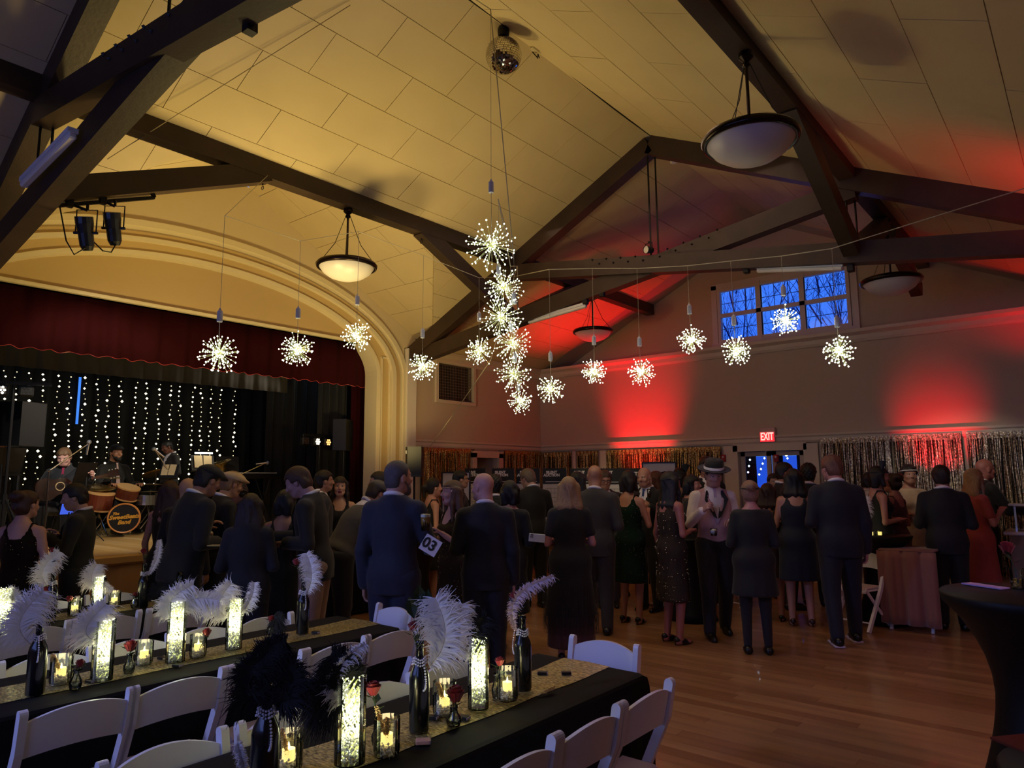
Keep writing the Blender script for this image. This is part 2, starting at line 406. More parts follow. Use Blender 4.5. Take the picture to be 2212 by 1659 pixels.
# cross vault over the stage
G = np.array([XW, 4.7, 5.80]); 
def dz(y): return np.array([-6.49, y, zc(-6.49)])
q = [dz(4.7), dz(6.2), np.array([-8.8, 8.4, ZE]), G]; q2 = [dz(4.7), dz(3.2), np.array([-8.8, 1.0, ZE]), G]
cv = MB()
for (A, B, C_, D_) in (q, q2):
    for tri in ((A, B, D_), (B, C_, D_)): cv.prism([p + np.array([0, 0, .012]) for p in tri], (0, 0, .05))
ceil_c = struct('ceiling', cv, CEILB)
for (A, B, C_, D_), sg in ((q, 1), (q2, -1)):
    for tri in ((A, B, D_), (B, C_, D_)):
        n = np.cross(tri[1] - tri[0], tri[2] - tri[0]); n = n if n[2] < 0 else -n
        Vv = np.cross(unit(n), (1, 0, 0)); un = unit(n); Ux = unit(np.array([1.0, 0, 0]) - un * un[0]); panels(ceil_c, tri, Ux, np.cross(un, Ux), .55, .935, nrm=n)
# smooth plaster slope between the panels and the gable wall
m = MB()
m.prism([pl_(x, y, -.004) for x, y in ((XRID, YF), (XRID, YG + T), (XW, YG + T), (XW, YF))], (0, 0, .06))
m.prism([pl_(x, y, -.004) for x, y in ((XRID, YF), (XRID, YG + T), (XR, YG + T), (XR, YF))], (0, 0, .06))
struct('ceiling', m, SMOOTHP)
# window group in the gable
W3 = (WX1 - WX0 - .1) / 3
pane_b = glassmat('pane_glass', 'c8d8ff', .02)
WF = mat('window_frame_paint', 'ddd0cc', .5)
for i in range(3):
    m = MB(); x0 = WX0 + .02 + i * (W3 + .03); x1 = x0 + W3; zt = WZ1 - .06; zb = WZ0 + .03; zm = (zt + zb) / 2
    for xx in (x0, x1): m.box((xx, YG - .01, (zt + zb) / 2), (.055, .09, zt - zb + .06))
    for zz in (zt, zm, zb): m.box(((x0 + x1) / 2, YG - .01, zz), (W3, .08, .055))
    wn = struct('window_1', m, WF)
    for (a, b) in ((zb, zm), (zm, zt)):
        mu = MB()
        for k in (1, 2): mu.box((x0 + (x1 - x0) * k / 3, YG + .04, (a + b) / 2), (.008, .015, b - a))
        mu.box(((x0 + x1) / 2, YG + .04, (a + b) / 2), (x1 - x0, .015, .008))
        mu.build('muntin', mat('muntin_dark', '3a4a78', .5), wn)
        gp = MB(); gp.box(((x0 + x1) / 2, YG + .055, (a + b) / 2), (x1 - x0 - .05, .006, b - a - .05)); gp.build('pane', pane_b, wn)
m = MB()
m.box(((WX0 + WX1) / 2, YG - .02, WZ1 + .02), (WX1 - WX0 + .24, .05, .1)); m.box(((WX0 + WX1) / 2, YG - .04, WZ0 - .03), (WX1 - WX0 + .26, .1, .06))
for xx in (WX0 - .07, WX1 + .07): m.box((xx, YG - .02, (WZ0 + WZ1) / 2), (.1, .05, WZ1 - WZ0 + .1))
for i in (1, 2): m.box((WX0 + .02 + i * (W3 + .03) - .015, YG - .03, (WZ0 + WZ1) / 2), (.085, .06, WZ1 - WZ0))
for zz in ((WZ0 + WZ1 - .03) / 2,): m.box(((WX0 + WX1) / 2, YG - .035, zz), (WX1 - WX0, .05, .07))
struct('trim_8', m, WF)
# bare trees outside
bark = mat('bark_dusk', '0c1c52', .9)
for ti in range(9):
    m = MB(); tx = -9.9 + ti * .82; ty = 14.2 + (ti * 5 % 9) * 1.3
    def branch(p, d, L, r, lv):
        p1 = p + d * L; m.tube([p, (p + p1) / 2 + np.array([rnd.uniform(-.04, .04) * L, 0, 0]), p1], [r, r * .8, r * .6], 4, cap=False)
        if lv == 0: return
        for k in range(3 if lv > 1 else 4):
            nd = unit(d + np.array([rnd.uniform(-.75, .75), rnd.uniform(-.3, .3), rnd.uniform(-.1, .5)]))
            branch(p + d * L * rnd.uniform(.5, 1), nd, L * rnd.uniform(.55, .8), r * .55, lv - 1)
    branch(np.array([tx, ty, 0.0]), np.array([0, 0, 1.0]), 3.4, .05, 0)
    for k in range(5): branch(np.array([tx, ty, 3.0 + k * .8]), unit([rnd.uniform(-.5, .5), 0, 1]), 1.6, .022, 4)
    tag(m.build('bare_tree', bark), 'bare leafless tree outside the high gable windows at dusk', 'tree', 'trees outside the gable windows')

# trusses ------------------------------------------------------------
YA, YB = 1.75, 7.87
BW, BH = .17, .24
XH = 6.49 - 4.14
def truss(name, label, y):
    t = thing(name, label, 'roof truss', (0, y, 0), 0, None)
    def part(n, *a, **k):
        m = MB(); m.beam(*a, **k); return m.build(n, BEAM, t)
    z0 = -.13 * math.hypot(1, SL)
    for s in (-1, 1):
        part('rafter', (XRID, 0, ZRID + z0), (XRID + s * 4.62, 0, ZRID - SL * 4.62 + z0), BW, BH)
        m = MB(); m.beam((XRID - s * 4.55, s * .02, ZE - .18), (XRID + s * (XH + .05), s * .02, 4.70), BW * .9, BH * .95)
        m.build('scissor_chord', BEAM, t)
    for x, zt, zb in ((XRID, 5.95, 4.45), (XRID - XH, 4.75, 4.05), (XRID + XH, 4.75, 4.05)):
        for k in (-.035, .035): rods = MB(); rods.tube([(x + k, k, zb), (x + k, k, zt)], .011, 6); rods.build('tie_rod', IRON, t)
    b = MB()
    for s in (-1, 1):
        for k in range(8):
            x = s * (.12 + k * .11); b.octa((XRID + x, -.1, 4.42 + abs(x) * .14 + (.03 if k % 2 else -.03)), .018)
    b.build('bolts', IRON, t, kind='stuff')
    return t
truss('roof_truss', 'nearest dark scissor truss at the upper left, carrying a long tube light', YA)
truss('roof_truss', 'far dark scissor truss crossing in front of the gable windows', YB)
truss('roof_truss', 'scissor truss behind the camera end of the hall', YA - 6.12) if False else None
for sgn, xh, lab in ((-1, XRID - XH, 'long dark header beam along the left slope, over the stage side'), (1, XRID + XH, 'long dark header beam along the right slope of the roof')):
    t = thing('header_beam', lab, 'beam', (xh, 0, 0))
    m = MB(); m.box((0, (YN + YG) / 2, 4.90), (.16, YG - YN - .05, .22)); m.build('beam', BEAM, t)
    for (a, b, za, zb) in ((3.75, YA + .1, 4.88, 4.06), (5.95, YB - .1, 4.88, 4.02), (9.45, YB + .1, 4.78, 4.05), (9.75, YG - .75, 4.78, 4.3)):
        if b > YB + 2 and sgn < 0: continue
        m = MB(); m.beam((0.0, a, za - .02), (0.0, b, zb), .15, .2); m.build('knee_brace', BEAM, t)
    m = MB()
    for yy in (3.72, 5.98): 
        m.tube([(0, yy, 4.79), (0, yy, 4.72)], .008, 6)
        m.tube([(.02 * math.cos(a), yy, 4.69 + .02 * math.sin(a)) for a in np.linspace(0, 6.28, 9)], .004, 5)
    m.build('eye_hook', IRON, t)
m = MB(); m.box((XR, (YN + YF) / 2, ZE - .1), (.2, YF - YN, .22)); b = m.build('eave_beam', BEAM); tag(b, 'dark beam along the right eave outside the picture', 'beam')

# stage wall with its arched proscenium --------------------------------
YC = 4.35
PAN0, PAN1 = 1.5, 7.1
ZP = 3.79                      # bottom of the flat panel over the curtain
def arch(hw, zs, za, n=24, yc=YC):
    pts = []
    for i in range(n + 1):
        a = PI - PI * i / n; pts.append((yc + hw * math.cos(a), zs + (za - zs) * math.sin(a)))
    return pts
def zg(y): return 5.80 - (5.80 - ZE) / 3.7 * abs(y - 4.7)
AR = arch(3.42, 3.3, 4.86, 40)
def zA(y):
    k = 1 - ((y - YC) / 3.42) ** 2
    return 3.3 + 1.56 * math.sqrt(k) if k > 0 else 0
m = MB()
ys = [YC + 3.42 * math.sin(PI / 2 * k / 20) for k in range(-20, 21)]
for a, b in zip(ys[:-1], ys[1:]):      # wall above the arch
    m.prism([(XW, a, max(zA(a), 0)), (XW, b, max(zA(b), 0)), (XW, b, zg(b) if abs(b-4.7)<3.7 else ZE), (XW, a, zg(a) if abs(a-4.7)<3.7 else ZE)], (-T, 0, 0))
m.prism([(XW, YC + 3.42, 0), (XW, 8.0, 0), (XW, 8.0, zg(8.0)), (XW, YC + 3.42, zg(YC + 3.42))], (-T, 0, 0))
wallx(XW, YN, YC - 3.42, 0, ZE)
struct('wall_stage', m, mat('stage_wall_paint', 'dccaa4', .7))
# three bands of the arch moulding and the jambs, each a swept step
STW = mat('proscenium_cream', 'e8dab4', .55)
def band(hw0, za0, hw1, za1, x, th, name, mm_=STW, zs=3.3):
    A = arch(hw0, zs, za0, 48); B = arch(hw1, zs, za1, 48); m = MB()
    A = [(YC - hw0, .8)] + A + [(YC + hw0, .8)]; B = [(YC - hw1, .8)] + B + [(YC + hw1, .8)]
    for i in range(len(A) - 1):
        m.prism([(x, *A[i]), (x, *B[i]), (x, *B[i + 1]), (x, *A[i + 1])], (-th, 0, 0))
    return m.build(name, mm_, pros)
pros = thing('proscenium_arch', 'cream moulded proscenium arch framing the stage', 'arch', (0, 0, 0))
band(3.44, 4.88, 3.36, 4.80, XW + .05, .1, 'outer_bead')
band(3.36, 4.80, 3.28, 4.73, XW + .02, .1, 'cove')
band(3.28, 4.73, 3.18, 4.66, XW + .04, .1, 'face_band', mat('proscenium_tan', 'd0b47c', .6))
band(3.18, 4.66, 3.10, 4.61, XW + .07, .14, 'inner_bead')
band(3.10, 4.61, 2.88, 4.50, XW + .0, .12, 'recessed_band', mat('proscenium_tan', 'd0b47c', .6))
band(2.88, 4.50, 2.80, 4.44, XW + .03, .3, 'edge_bead')
m = MB(); A = arch(2.82, 3.3, 4.45, 48); A = [(y, z) for y, z in A if z > ZP]
A = [(A[0][0], ZP)] + A + [(A[-1][0], ZP)]
m.prism([(XW - .12, y, z) for y, z in A], (-.08, 0, 0)); m.build('tympanum', mat('tympanum_tan', 'c8ac78', .7), pros)
m = MB(); m.box((XW - .13, (PAN0 + PAN1) / 2, ZP + .02), (.14, PAN1 - PAN0, .04)); m.build('lower_edge', STW, pros)
# raised frame on the jamb
m = MB()
for s in (1, -1):
    yc = YC + s * 2.99
    for yy in (yc - .085, yc + .085): m.box((XW + .015, yy, 2.3), (.03, .022, 2.6))
    for zz in (1.0, 3.6): m.box((XW + .015, yc, zz), (.03, .19, .022))
m.build('jamb_frame', STW, pros)
# stage box ----------------------------------------------------------
XL = -7.95
ZS = 0.88
st = thing('stage', 'low wooden stage with pale boards and panelled front', 'stage', (0, 0, 0))
BRD = [mat('stage_board_%s' % n, c, .4, var=.12, scale=4, stretch=(4, .3, 1)) for n, c in (('pale', 'd8b67a'), ('warm', 'cfa968'), ('light', 'e0c088'))]
m = MB(); m.box(((XL - 13.2) / 2, 3.2, ZS - .2), (13.2 + XL, 9.6, .3)); m.build('platform', mat('stage_base', '6b4a22', .6), st)
bm = []
for k in range(3):
    mm = MB(); mm.box((0, 0, 0), (5.2, .118, .02)); me = bpy.data.meshes.new('board'); me.from_pydata(mm.v, [], mm.f); me.materials.append(BRD[k]); bm.append(me)
for j in range(79): link('board', bm[rnd.randrange(3)], st, (XL - 2.62, -1.4 + j * .12, ZS - .04 + .02))
m = MB(); m.box((XL + .02, 3.3, ZS - .05), (.08, 9.5, .1), bev=.02); m.build('nosing', mat('stage_nosing', 'c79a50', .35), st)
for j in range(10):
    m = MB(); m.box((XL - .01, -1.4 + j * .95 + .475, .39), (.03, .94, .77)); m.build('front_panel', mat('stage_front_ply', 'b98a48', .5, var=.1, scale=2, stretch=(1, 3, .4)), st)
m = MB(); m.box((XL + .03, 3.3, .06), (.05, 9.5, .1)); m.box((-8.4, 8.05, .42), (.9, .02, .82)); m.build('skirting', mat('stage_base', '6b4a22'), st)
m = MB(); m.box((-13.3, 2.9, 2.5), (.1, 10.8, 5.0)); m.box((-11.1, 8.25, 2.5), (4.3, .1, 5)); m.box((-11.1, -2.5, 2.5), (4.3, .1, 5)); m.box((-11.2, 2.9, 5.2), (4.2, 10.8, .1))
struct('wall_backstage', m, mat('backstage_black', '070605', .9))

# ------------------------------------------------------------------ curtains and the dark stage
def cloth_sheet(p0, p1, z0f, z1, amp, waves, n=160, nz=2, hem=None, nrm=(1, 0, 0), ph=0.0, sag=0):
    """pleated cloth between p0 and p1 (xy), from z1 down to z0f(t)"""
    p0 = np.array(p0, float); p1 = np.array(p1, float); V = []; Fs = []
    nv = np.array(nrm, float)[:2]
    for i in range(n + 1):
        t = i / n
        for j in range(nz + 1):
            s = j / nz
            a = amp * (0.5 + 0.5 * s) * (math.sin(waves * t * 2 * PI + ph) + .35 * math.sin(waves * 2.3 * t * 2 * PI + 1))
            p = p0 + (p1 - p0) * t + nv * a
            zb = z0f(t) if callable(z0f) else z0f
            V.append((p[0], p[1], z1 + (zb - z1) * s))
    for i in range(n):
        for j in range(nz): a = i * (nz + 1) + j; Fs.append((a, a + nz + 1, a + nz + 2, a + 1))
    return V, Fs
def curtain(name, label, matl, *a, group=None, **k):
    V, Fs = cloth_sheet(*a, **k); m = MB(); m.add(V, Fs); o = m.build(name, matl, smooth=True); 
    sm = o.modifiers.new('thick', 'SOLIDIFY'); sm.thickness = .012
    return tag(o, label, 'curtain', group)
VELV = mat('red_velvet', '300307', .9, spec=.15); BLKC = mat('black_drape', '15130f', .85, sheen=.15)
v = curtain('stage_valance', 'dark red velvet valance hanging across the top of the stage opening', VELV, (-9.08, 0.9), (-9.08, 7.6), lambda t: 3.13 + .012 * math.cos(t * 34 * 2 * PI), 3.95, .03, 17, n=340)
m = MB(); pts = []
for i in range(341):
    t = i / 340; a = .03 * (math.sin(17 * t * 2 * PI) + .35 * math.sin(17 * 2.3 * t * 2 * PI + 1)); pts.append((-9.08 + a, .9 + 6.7 * t, 3.13 + .012 * math.cos(t * 34 * 2 * PI)))
m.tube(pts, .006, 4); m.build('piping', mat('red_satin', 'd0484c', .3), v)
curtain('black_teaser', 'black pleated teaser cloth behind the red valance', mat('charcoal_drape', '2c2823', .8), (-9.9, 0.4), (-9.9, 6.25), 3.02, 3.95, .02, 22, n=300)
curtain('red_side_curtain', 'dark red curtain leg hanging at the right edge of the stage', VELV, (-9.4, 7.12), (-9.25, 7.9), ZS - .01, 3.95, .05, 4, n=60, nz=3)
curtain('black_side_curtain', 'tall black curtain leg beside the red curtain at stage right edge', BLKC, (-9.6, 6.62), (-9.55, 7.15), ZS - .01, 3.95, .04, 4, n=60)
curtain('black_side_curtain', 'wide black curtain leg between the string lights and the speaker', BLKC, (-10.5, 6.25), (-10.3, 7.6), ZS - .01, 3.95, .05, 7, n=120)
curtain('black_backdrop', 'black backdrop curtain behind the string lights', mat('backdrop_black', '0b0a08', .9), (-12.6, -1.5), (-12.6, 8.15), ZS - .01, 4.9, .06, 34, n=400)
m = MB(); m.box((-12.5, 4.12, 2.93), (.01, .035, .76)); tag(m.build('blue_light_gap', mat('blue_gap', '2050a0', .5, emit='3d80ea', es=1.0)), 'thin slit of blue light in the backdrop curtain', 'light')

# string lights: nineteen strands
BULB = mat('warm_white_bulb', 'ffffff', .3, emit='fff2c8', es=5.0, sample=False)
BULBD = mat('soft_bulb', 'ffffff', .3, emit='ffe9b0', es=1.8, sample=False)
WIRE = mat('clear_wire', '2a2a1c', .4)
ORD = ['first', 'second', 'third', 'fourth', 'fifth', 'sixth', 'seventh', 'eighth', 'ninth', 'tenth', 'eleventh', 'twelfth', 'thirteenth', 'fourteenth', 'fifteenth', 'sixteenth', 'seventeenth', 'eighteenth', 'nineteenth', 'twentieth']
px_top = [12, 36, 66, 97, 128, 152, 184, 212, 236, 262, 296, 318, 346, 370, 388, 418, 437, 458, 477, 507]
px_bot = [-2, 22, 52, 80, 112, 146, 172, 204, 226, 252, 286, 308, 336, 362, 386, 410, 428, 448, 472, 505]
for k, (a, b) in enumerate(zip(px_top, px_bot)):
    p0 = atx(a, 800 + a * .09, -12.3); p1 = atx(b, 1035, -12.3)
    t = thing('string_light', ORD[k] + ' strand of small warm lights from the left on the stage backdrop', 'string lights', p0 + np.array([0, 0, .2]), 0, 'light strands of the stage backdrop')
    w_ = MB(); lb = MB(); ls = MB(); d = p1 - p0; pts = [(0, 0, 0)]
    n = 21
    for i in range(n):
        f = i / (n - 1); q = d * f * 1.05 + np.array([rnd.uniform(-.04, .04), rnd.uniform(-.022, .022), -.2]); pts.append(q)
        r = rnd.choice([.012, .014, .018, .022, .010, .010]); (lb if r > .013 else ls).octa(q, r)
    w_.tube(pts, .003, 3); w_.build('wire', WIRE, t); lb.build('bulbs', BULB, t, kind='stuff'); ls.build('dim_bulbs', BULBD, t, kind='stuff')

# ------------------------------------------------------------------ PA speakers and stage lights
def speaker(label, top, bot, w=.3, d=.28, rz=0.0, stand=True):
    h = top - bot[2]; t = thing('loudspeaker', label, 'speaker', bot, rz)
    m = MB(); m.prism([(-w/2, -d*.1, 0), (w/2, -d*.1, 0), (w/2*.75, d*.9, 0), (-w/2*.75, d*.9, 0)], (0, 0, h)); m.build('cabinet', BLACKM, t)
    m = MB(); m.box((0, -d*.1 - .008, h/2), (w * .94, .016, h * .94), bev=.006); m.build('grille', mat('speaker_mesh', '08080a', .8, 0, bump=.3, bscale=300, spec=.2), t)
    m = MB(); m.box((w*.44, d*.35, h*.82), (.02, .12, .05)); m.box((0, -d*.1 - .018, .06), (.03, .004, .035)); m.build('handle', mat('grey_badge', '77777a', .4), t)
    return t
def stand(label, p, h, group=None):
    t = thing('tripod_stand', label, 'stand', p)
    m = MB(); m.tube([(0, 0, .05), (0, 0, h)], .017, 8); m.build('pole', BLACKM, t)
    m = MB(); m.tube([(0, 0, .5), (0, 0, .62)], .03, 8); m.build('collar', BLACKM, t)
    for k in range(3):
        a = k * 2.094 + .4; m = MB(); m.tube([(0, 0, .58), (.42 * math.cos(a), .42 * math.sin(a), .012)], .011, 6); m.tube([(.02*math.cos(a), .02*math.sin(a), .2), (.23 * math.cos(a), .23 * math.sin(a), .27)], .008, 5); m.build('leg', BLACKM, t)
    return t
pb = atr(895, 1030, 10.6); pt = atr(895, 966, 10.6)
stand('black tripod stand under the loudspeaker right of the stage', (pb[0], pb[1], 0.01), pb[2])
speaker('black loudspeaker on a stand right of the stage, before the left wall', pt[2], pb, .27, .3, -PI/2 - .75)
pb = atx(742, 974, -9.3); pt = atx(742, 908, -9.3)
speaker('dark loudspeaker on the stage by the red side curtain', pt[2], pb, .28, .3, -PI/2 - .9)
stand('black stand under the loudspeaker on the stage by the red curtain', (pb[0], pb[1], ZS), pb[2] - ZS)
pb = atx(45, 965, -10.6); pt = atx(45, 872, -10.6)
speaker('large black loudspeaker hanging behind the left players on stage', pt[2], pb, .55, .35, PI/2 - .9 + PI)
stand('tall stand carrying the large loudspeaker at the left of the stage', (pb[0], pb[1], ZS), pb[2] - ZS)
# LED par bar
PARG = mat('par_lens_white', 'ffffff', .3, emit='fff0d8', es=3.0)
PARA = mat('par_lens_amber', 'ffb060', .3, emit='ffb468', es=2.0)
def parbar(label, c, rz, n=4, colors=(0, 0, 1, 0)):
    t = thing('light_bar', label, 'stage light', c, rz)
    m = MB(); m.box((0, 0, .1), (1.0 * n / 4, .03, .035)); m.build('bar', BLACKM, t)
    for k in range(n):
        x = (-.375 + k * .25) * 1.0
        m = MB(); m.box((x, -.03, 0), (.15, .09, .13), bev=.02); m.tube([(x, 0, .05), (x, 0, .1)], .012, 6); h = m.build('lamp_head', BLACKM, t)
        m = MB()
        for a in range(7):
            ax, az = (0, 0) if a == 6 else (.038 * math.cos(a * PI / 3), .038 * math.sin(a * PI / 3))
            m.lathe([(0, 0), (.015, 0), (.015, .004), (0, .004)], 8, (x + ax, -.078, az), R=rotx(PI / 2))
        m.build('led_cluster', (PARG, PARA)[colors[k]] if (colors[k] < 2) else mat('par_off', '303030', .3), h)
    return t
c = atx(690, 955, -9.45); parbar('light bar with round led clusters beside the stage loudspeaker', c, PI/2 + .25, 3, (2, 0, 1))
stand('stand under the led light bar at the right of the stage', (c[0], c[1], ZS), c[2] - ZS + .08)
c = atx(30, 845, -9.9); parbar('led light bar on a stand high at the left of the stage', c, PI/2 - .3, 3, (2, 0, 2))
stand('stand under the high light bar at the left of the stage', (c[0], c[1], ZS), c[2] - ZS + .08)

# ------------------------------------------------------------------ roof fixtures
def bowl_light(label, c, ztop, D=.665):
    t = thing('pendant_light', label, 'ceiling lamp', c, 0, None); R_ = D / 2
    prof = [(0.001, -.165), (R_*.3, -.153), (R_*.58, -.12), (R_*.8, -.07), (R_*.93, -.01), (R_*.96, .02)]
    prof2 = [(r * .97, z + .008) for r, z in prof][::-1]
    m = MB(); m.lathe(prof + prof2, 40); m.build('glass_bowl', mat('frosted_glass_bowl', 'd2ccca', .4), t, smooth=True)
    m = MB(); m.lathe([(R_*.9, .0), (R_*.97, -.018), (R_*1.03, -.01), (R_*1.06, .02), (R_*1.0, .045), (R_*.93, .04)], 44, cap=False); m.build('rim', mat('dark_bronze', '2c211c', .22, .8), t, smooth=True)
    h = ztop - c[2]
    m = MB(); m.tube([(0, 0, .04), (0, 0, h)], .013, 8); m.lathe([(0, h), (.05, h - .005), (.055, h - .05), (.02, h - .08), (.03, h - .11), (.013, h - .13)], 14); m.build('rod', mat('dark_bronze'), t)
    for k in range(3):
        a = k * 2.094 + .5; m = MB(); m.tube([(R_*.98*math.cos(a), R_*.98*math.sin(a), .03), (R_*.5*math.cos(a), R_*.5*math.sin(a), h*.35), (.02*math.cos(a), .02*math.sin(a), h - .08)], .004, 4); m.build('chain', IRON, t)
    m = MB(); m.lathe([(0, .0), (R_*.8, .0), (R_*.8, .01), (0, .01)], 24); m.build('inner_plate', IRON, t)
    return t
c1 = atx(749, 577, -6.49); bowl_light('bowl pendant hanging by the stage arch, pale glass with bronze rim', c1, 4.8)
c2 = atx(1621, 306, -1.75); bowl_light('largest bowl pendant, hanging under the right header beam', c2, 4.8)
c3 = atx(1281, 718, -6.49); bowl_light('small far bowl pendant against the red-lit slope', (c3[0], c3[1], c3[2]), 4.8)
c4 = atx(1925, 610, -1.75); bowl_light('far bowl pendant to the right of the gable windows', (c4[0], c4[1], c4[2]), 4.8)

# mirror ball
db = atx(1088, 120, XRID); t = thing('mirror_ball', 'mirrored disco ball hanging from the ridge', 'disco ball', db)
R_ = .178; m = MB(); m.ball((0, 0, 0), R_ * .97, 24); m.build('core', mat('ball_core', '6b5a34', .4, .3), t)
m = MB(); rows = 26
for i in range(rows):
    a = -PI/2 + PI * (i + .5) / rows; nn = max(4, int(2 * PI * R_ * math.cos(a) / .021)); s = .0185
    for k in range(nn):
        b = 2 * PI * (k + .5 * (i % 2)) / nn + rnd.uniform(-.01, .01); n_ = np.array([math.cos(a) * math.cos(b), math.cos(a) * math.sin(b), math.sin(a)])
        n2 = unit(n_ + np.array([rnd.uniform(-.05, .05) for _ in range(3)])); e1, u, _ = frame(n2)
        m.add([n_ * R_ + e1 * s / 2 * p + u * s / 2 * q_ for p, q_ in ((-1, -1), (1, -1), (1, 1), (-1, 1))], [(0, 1, 2, 3)])
m.build('mirror_tiles', mat('mirror_tile', 'd8d4cc', .06, 1.0), t, kind='stuff')
hz = zc(XRID) - db[2]
m = MB(); m.tube([(0, 0, R_ * .9), (0, 0, R_ + .03)], .01, 6); m.lathe([(0, R_ + .01), (.055, R_ + .02), (.06, R_ + .09), (.05, hz - .02), (0, hz)], 12); m.build('motor', IRON, t)
# cable along the ridge with a junction box
m = MB(); m.tube([(XRID + .03, y, ZRID - .025 - .01 * math.sin(y * 2)) for y in np.linspace(1.2, YB, 24)], .009, 5); o = m.build('ridge_cable', IRON); tag(o, 'black cable running along the ceiling ridge past the mirror ball', 'cable')
jb = atx(1150, 112, XRID); t = thing('junction_box', 'small box and plug on the ridge cable right of the mirror ball', 'outlet box', jb)
m = MB(); m.box((0.03, 0, 0.02), (.05, .1, .04), bev=.006); m.build('box', mat('cream_box', 'c8b890', .5), t)
m = MB(); m.tube([(0, .0, 0), (.02, .05, -.04), (0, .09, -.03), (.02, .07, 0), (0, .12, -.01)], .006, 5); m.build('plug_lead', IRON, t)
# smoke detectors, security sensors
for px, py, y, lab in ((1456, 345, 9.2, 'round smoke detector on the far slope left of the large pendant'), (1987, 572, 9.6, 'round smoke detector near the right far pendant')):
    d = ray(px, py); # meet the roof slope
    s = -SL if px > 1400 else SL
    tt = (ZRID + SL * XRID - 1.65) / (d[2] + SL * d[0]) if px > 1500 else (ZRID - SL * XRID - 1.65) / (d[2] - SL * d[0])
    q = EYE + d * tt; m = MB(); m.lathe([(0, -.035), (.05, -.035), (.065, -.02), (.07, 0), (0, 0)], 16, R=roty((1 if px > 1500 else -1) * .45)); o = m.build('smoke_detector', WHITEP, loc=q - np.array([0, 0, .0])); tag(o, lab, 'smoke detector')
# wires crossing near the top
def wire(name, label, pts, r=.004, matl=IRON, cat='wire'):
    m = MB(); m.tube(pts, r, 5); return tag(m.build(name, matl), label, cat)
q0 = aty(745, 0, 2.2); 
def onL(px, py): d = ray(px, py); tt = (ZRID - SL * XRID - 1.65) / (d[2] - SL * d[0]); return EYE + d * tt
a1, a2 = onL(757, 0), onL(235, 300)
wire('ceiling_wire', 'thin twin wire strung diagonally under the left slope', [a1 + (0, 0, -.05), (a1 + a2) / 2 + (0, 0, -.12), a2 + (0, 0, -.2)], .004, mat('pale_wire', '8a744a', .5))

# tube lights
def tube_light(label, p0, p1, w, h, up, m1=None):
    c = (np.array(p0) + np.array(p1)) / 2; t = thing('tube_light', label, 'light fitting', c)
    a, u, d = frame(np.array(p1) - np.array(p0), up)
    m = MB(); m.beam(p0 - c, p1 - c, w, h * .45, up); m.build('housing', WHITEP, t)
    m = MB(); m.beam(p0 - c - u * h * .5, p1 - c - u * h * .5, w * .85, h * .6, up, bev=.012); m.build('diffuser', mat('white_diffuser', 'efeae4', .35), t)
    return t
A0, A1 = aty(58, 392, YA - .1), aty(165, 283, YA - .1)
tube_light('long white tube light on the nearest truss at upper left', A0 + (0, -.02, 0), A1 + (0, -.02, 0), .07, .08, (0, 0, 1))
zc2 = lambda x, s: None
A0, A1 = aty(1142, 692, YB), aty(1266, 656, YB)
tube_light('white tube light under the far truss, left of the red-lit slope', A0, A1, .07, .07, (0, 0, 1))
A0, A1 = aty(1636, 579, YB), aty(1822, 573, YB)
tube_light('white tube light under the far truss, above the gable windows', A0, A1, .07, .07, (0, 0, 1))
# small spotlights on trusses
def spot_can(name, label, c, aim, L=.16, r=.055, lens=None, bracket=True):
    t = thing(name, label, 'spotlight', c); R = np.array(frame(aim)).T; R = np.column_stack([R[:, 0], R[:, 1], R[:, 2]])
    m = MB(); m.lathe([(r * .55, -L * .55), (r * .8, -L * .4), (r * .85, 0), (r, L * .3), (r, L * .5)], 14, R=R, cap=False); m.lathe([(0, -L * .55), (r * .55, -L * .55)], 14, R=R, cap=False); m.build('barrel', mat('spot_grey_metal', '3b3b3c', .35, .7), t)
    m = MB(); m.lathe([(0, L * .42), (r * .95, L * .42)], 14, R=R, cap=False); m.build('lens', lens or mat('lens_dark', '15120c', .1, coat=1), t)
    m = MB(); s_ = R[:, 0]; m.tube([s_ * r * 1.2, s_ * r * 1.2 + (0, 0, L * .75), -s_ * r * 1.2 + (0, 0, L * .75), -s_ * r * 1.2], .006, 5); m.tube([(0, 0, L * .75), (0, 0, L * .95)], .012, 6)
    m.lathe([(.0, 0), (.012, 0), (.012, r * 2.8), (0, r * 2.8)], 6, tuple(-s_ * r * 1.4), R=R @ roty(PI/2)); m.build('yoke', IRON, t)
    return t
b0, b1 = atx(92, 447, -6.49), atx(333, 427, -6.49)
cc = (b0 + b1) / 2; t = thing('lighting_bar', 'black lighting bar hung under the near left knee brace', 'lighting bar', cc)
m = MB(); m.beam(b0 - cc, b1 - cc, .03, .03); 
m.build('bar', IRON, t); m = MB()
for p, ptop in ((b0, atx(82, 418, -6.49)), (b1, atx(318, 397, -6.49))): m.beam(p - cc, ptop - cc + (0, 0, .03), .03, .03)
m.build('hanger', IRON, t)
s1, s2 = atx(185, 503, -6.45), atx(245, 493, -6.45)
for s_, p, lab in ((s1, (150, 440), 'stage spotlight, left of the pair on the lighting bar'), (s2, (222, 434), 'stage spotlight, right of the pair on the lighting bar')):
    o = spot_can('stage_spotlight', lab, s_, (-.55, .25, -.8) if False else (.25, -.25, .9), .27, .07)
    q = atx(p[0], p[1], -6.49) - s_
    m = MB(); m.tube([(0, 0, .2), q], .012, 6); m.box(q, (.05, .05, .06)); m.build('clamp', IRON, o)
q = (atx(128, 440, -6.49), atx(143, 520, -6.46), atx(160, 550, -6.46), atx(185, 535, -6.45)); wire('spotlight_cable', 'looped black cable from the lighting bar to the left spotlight', q, .006, cat='cable')
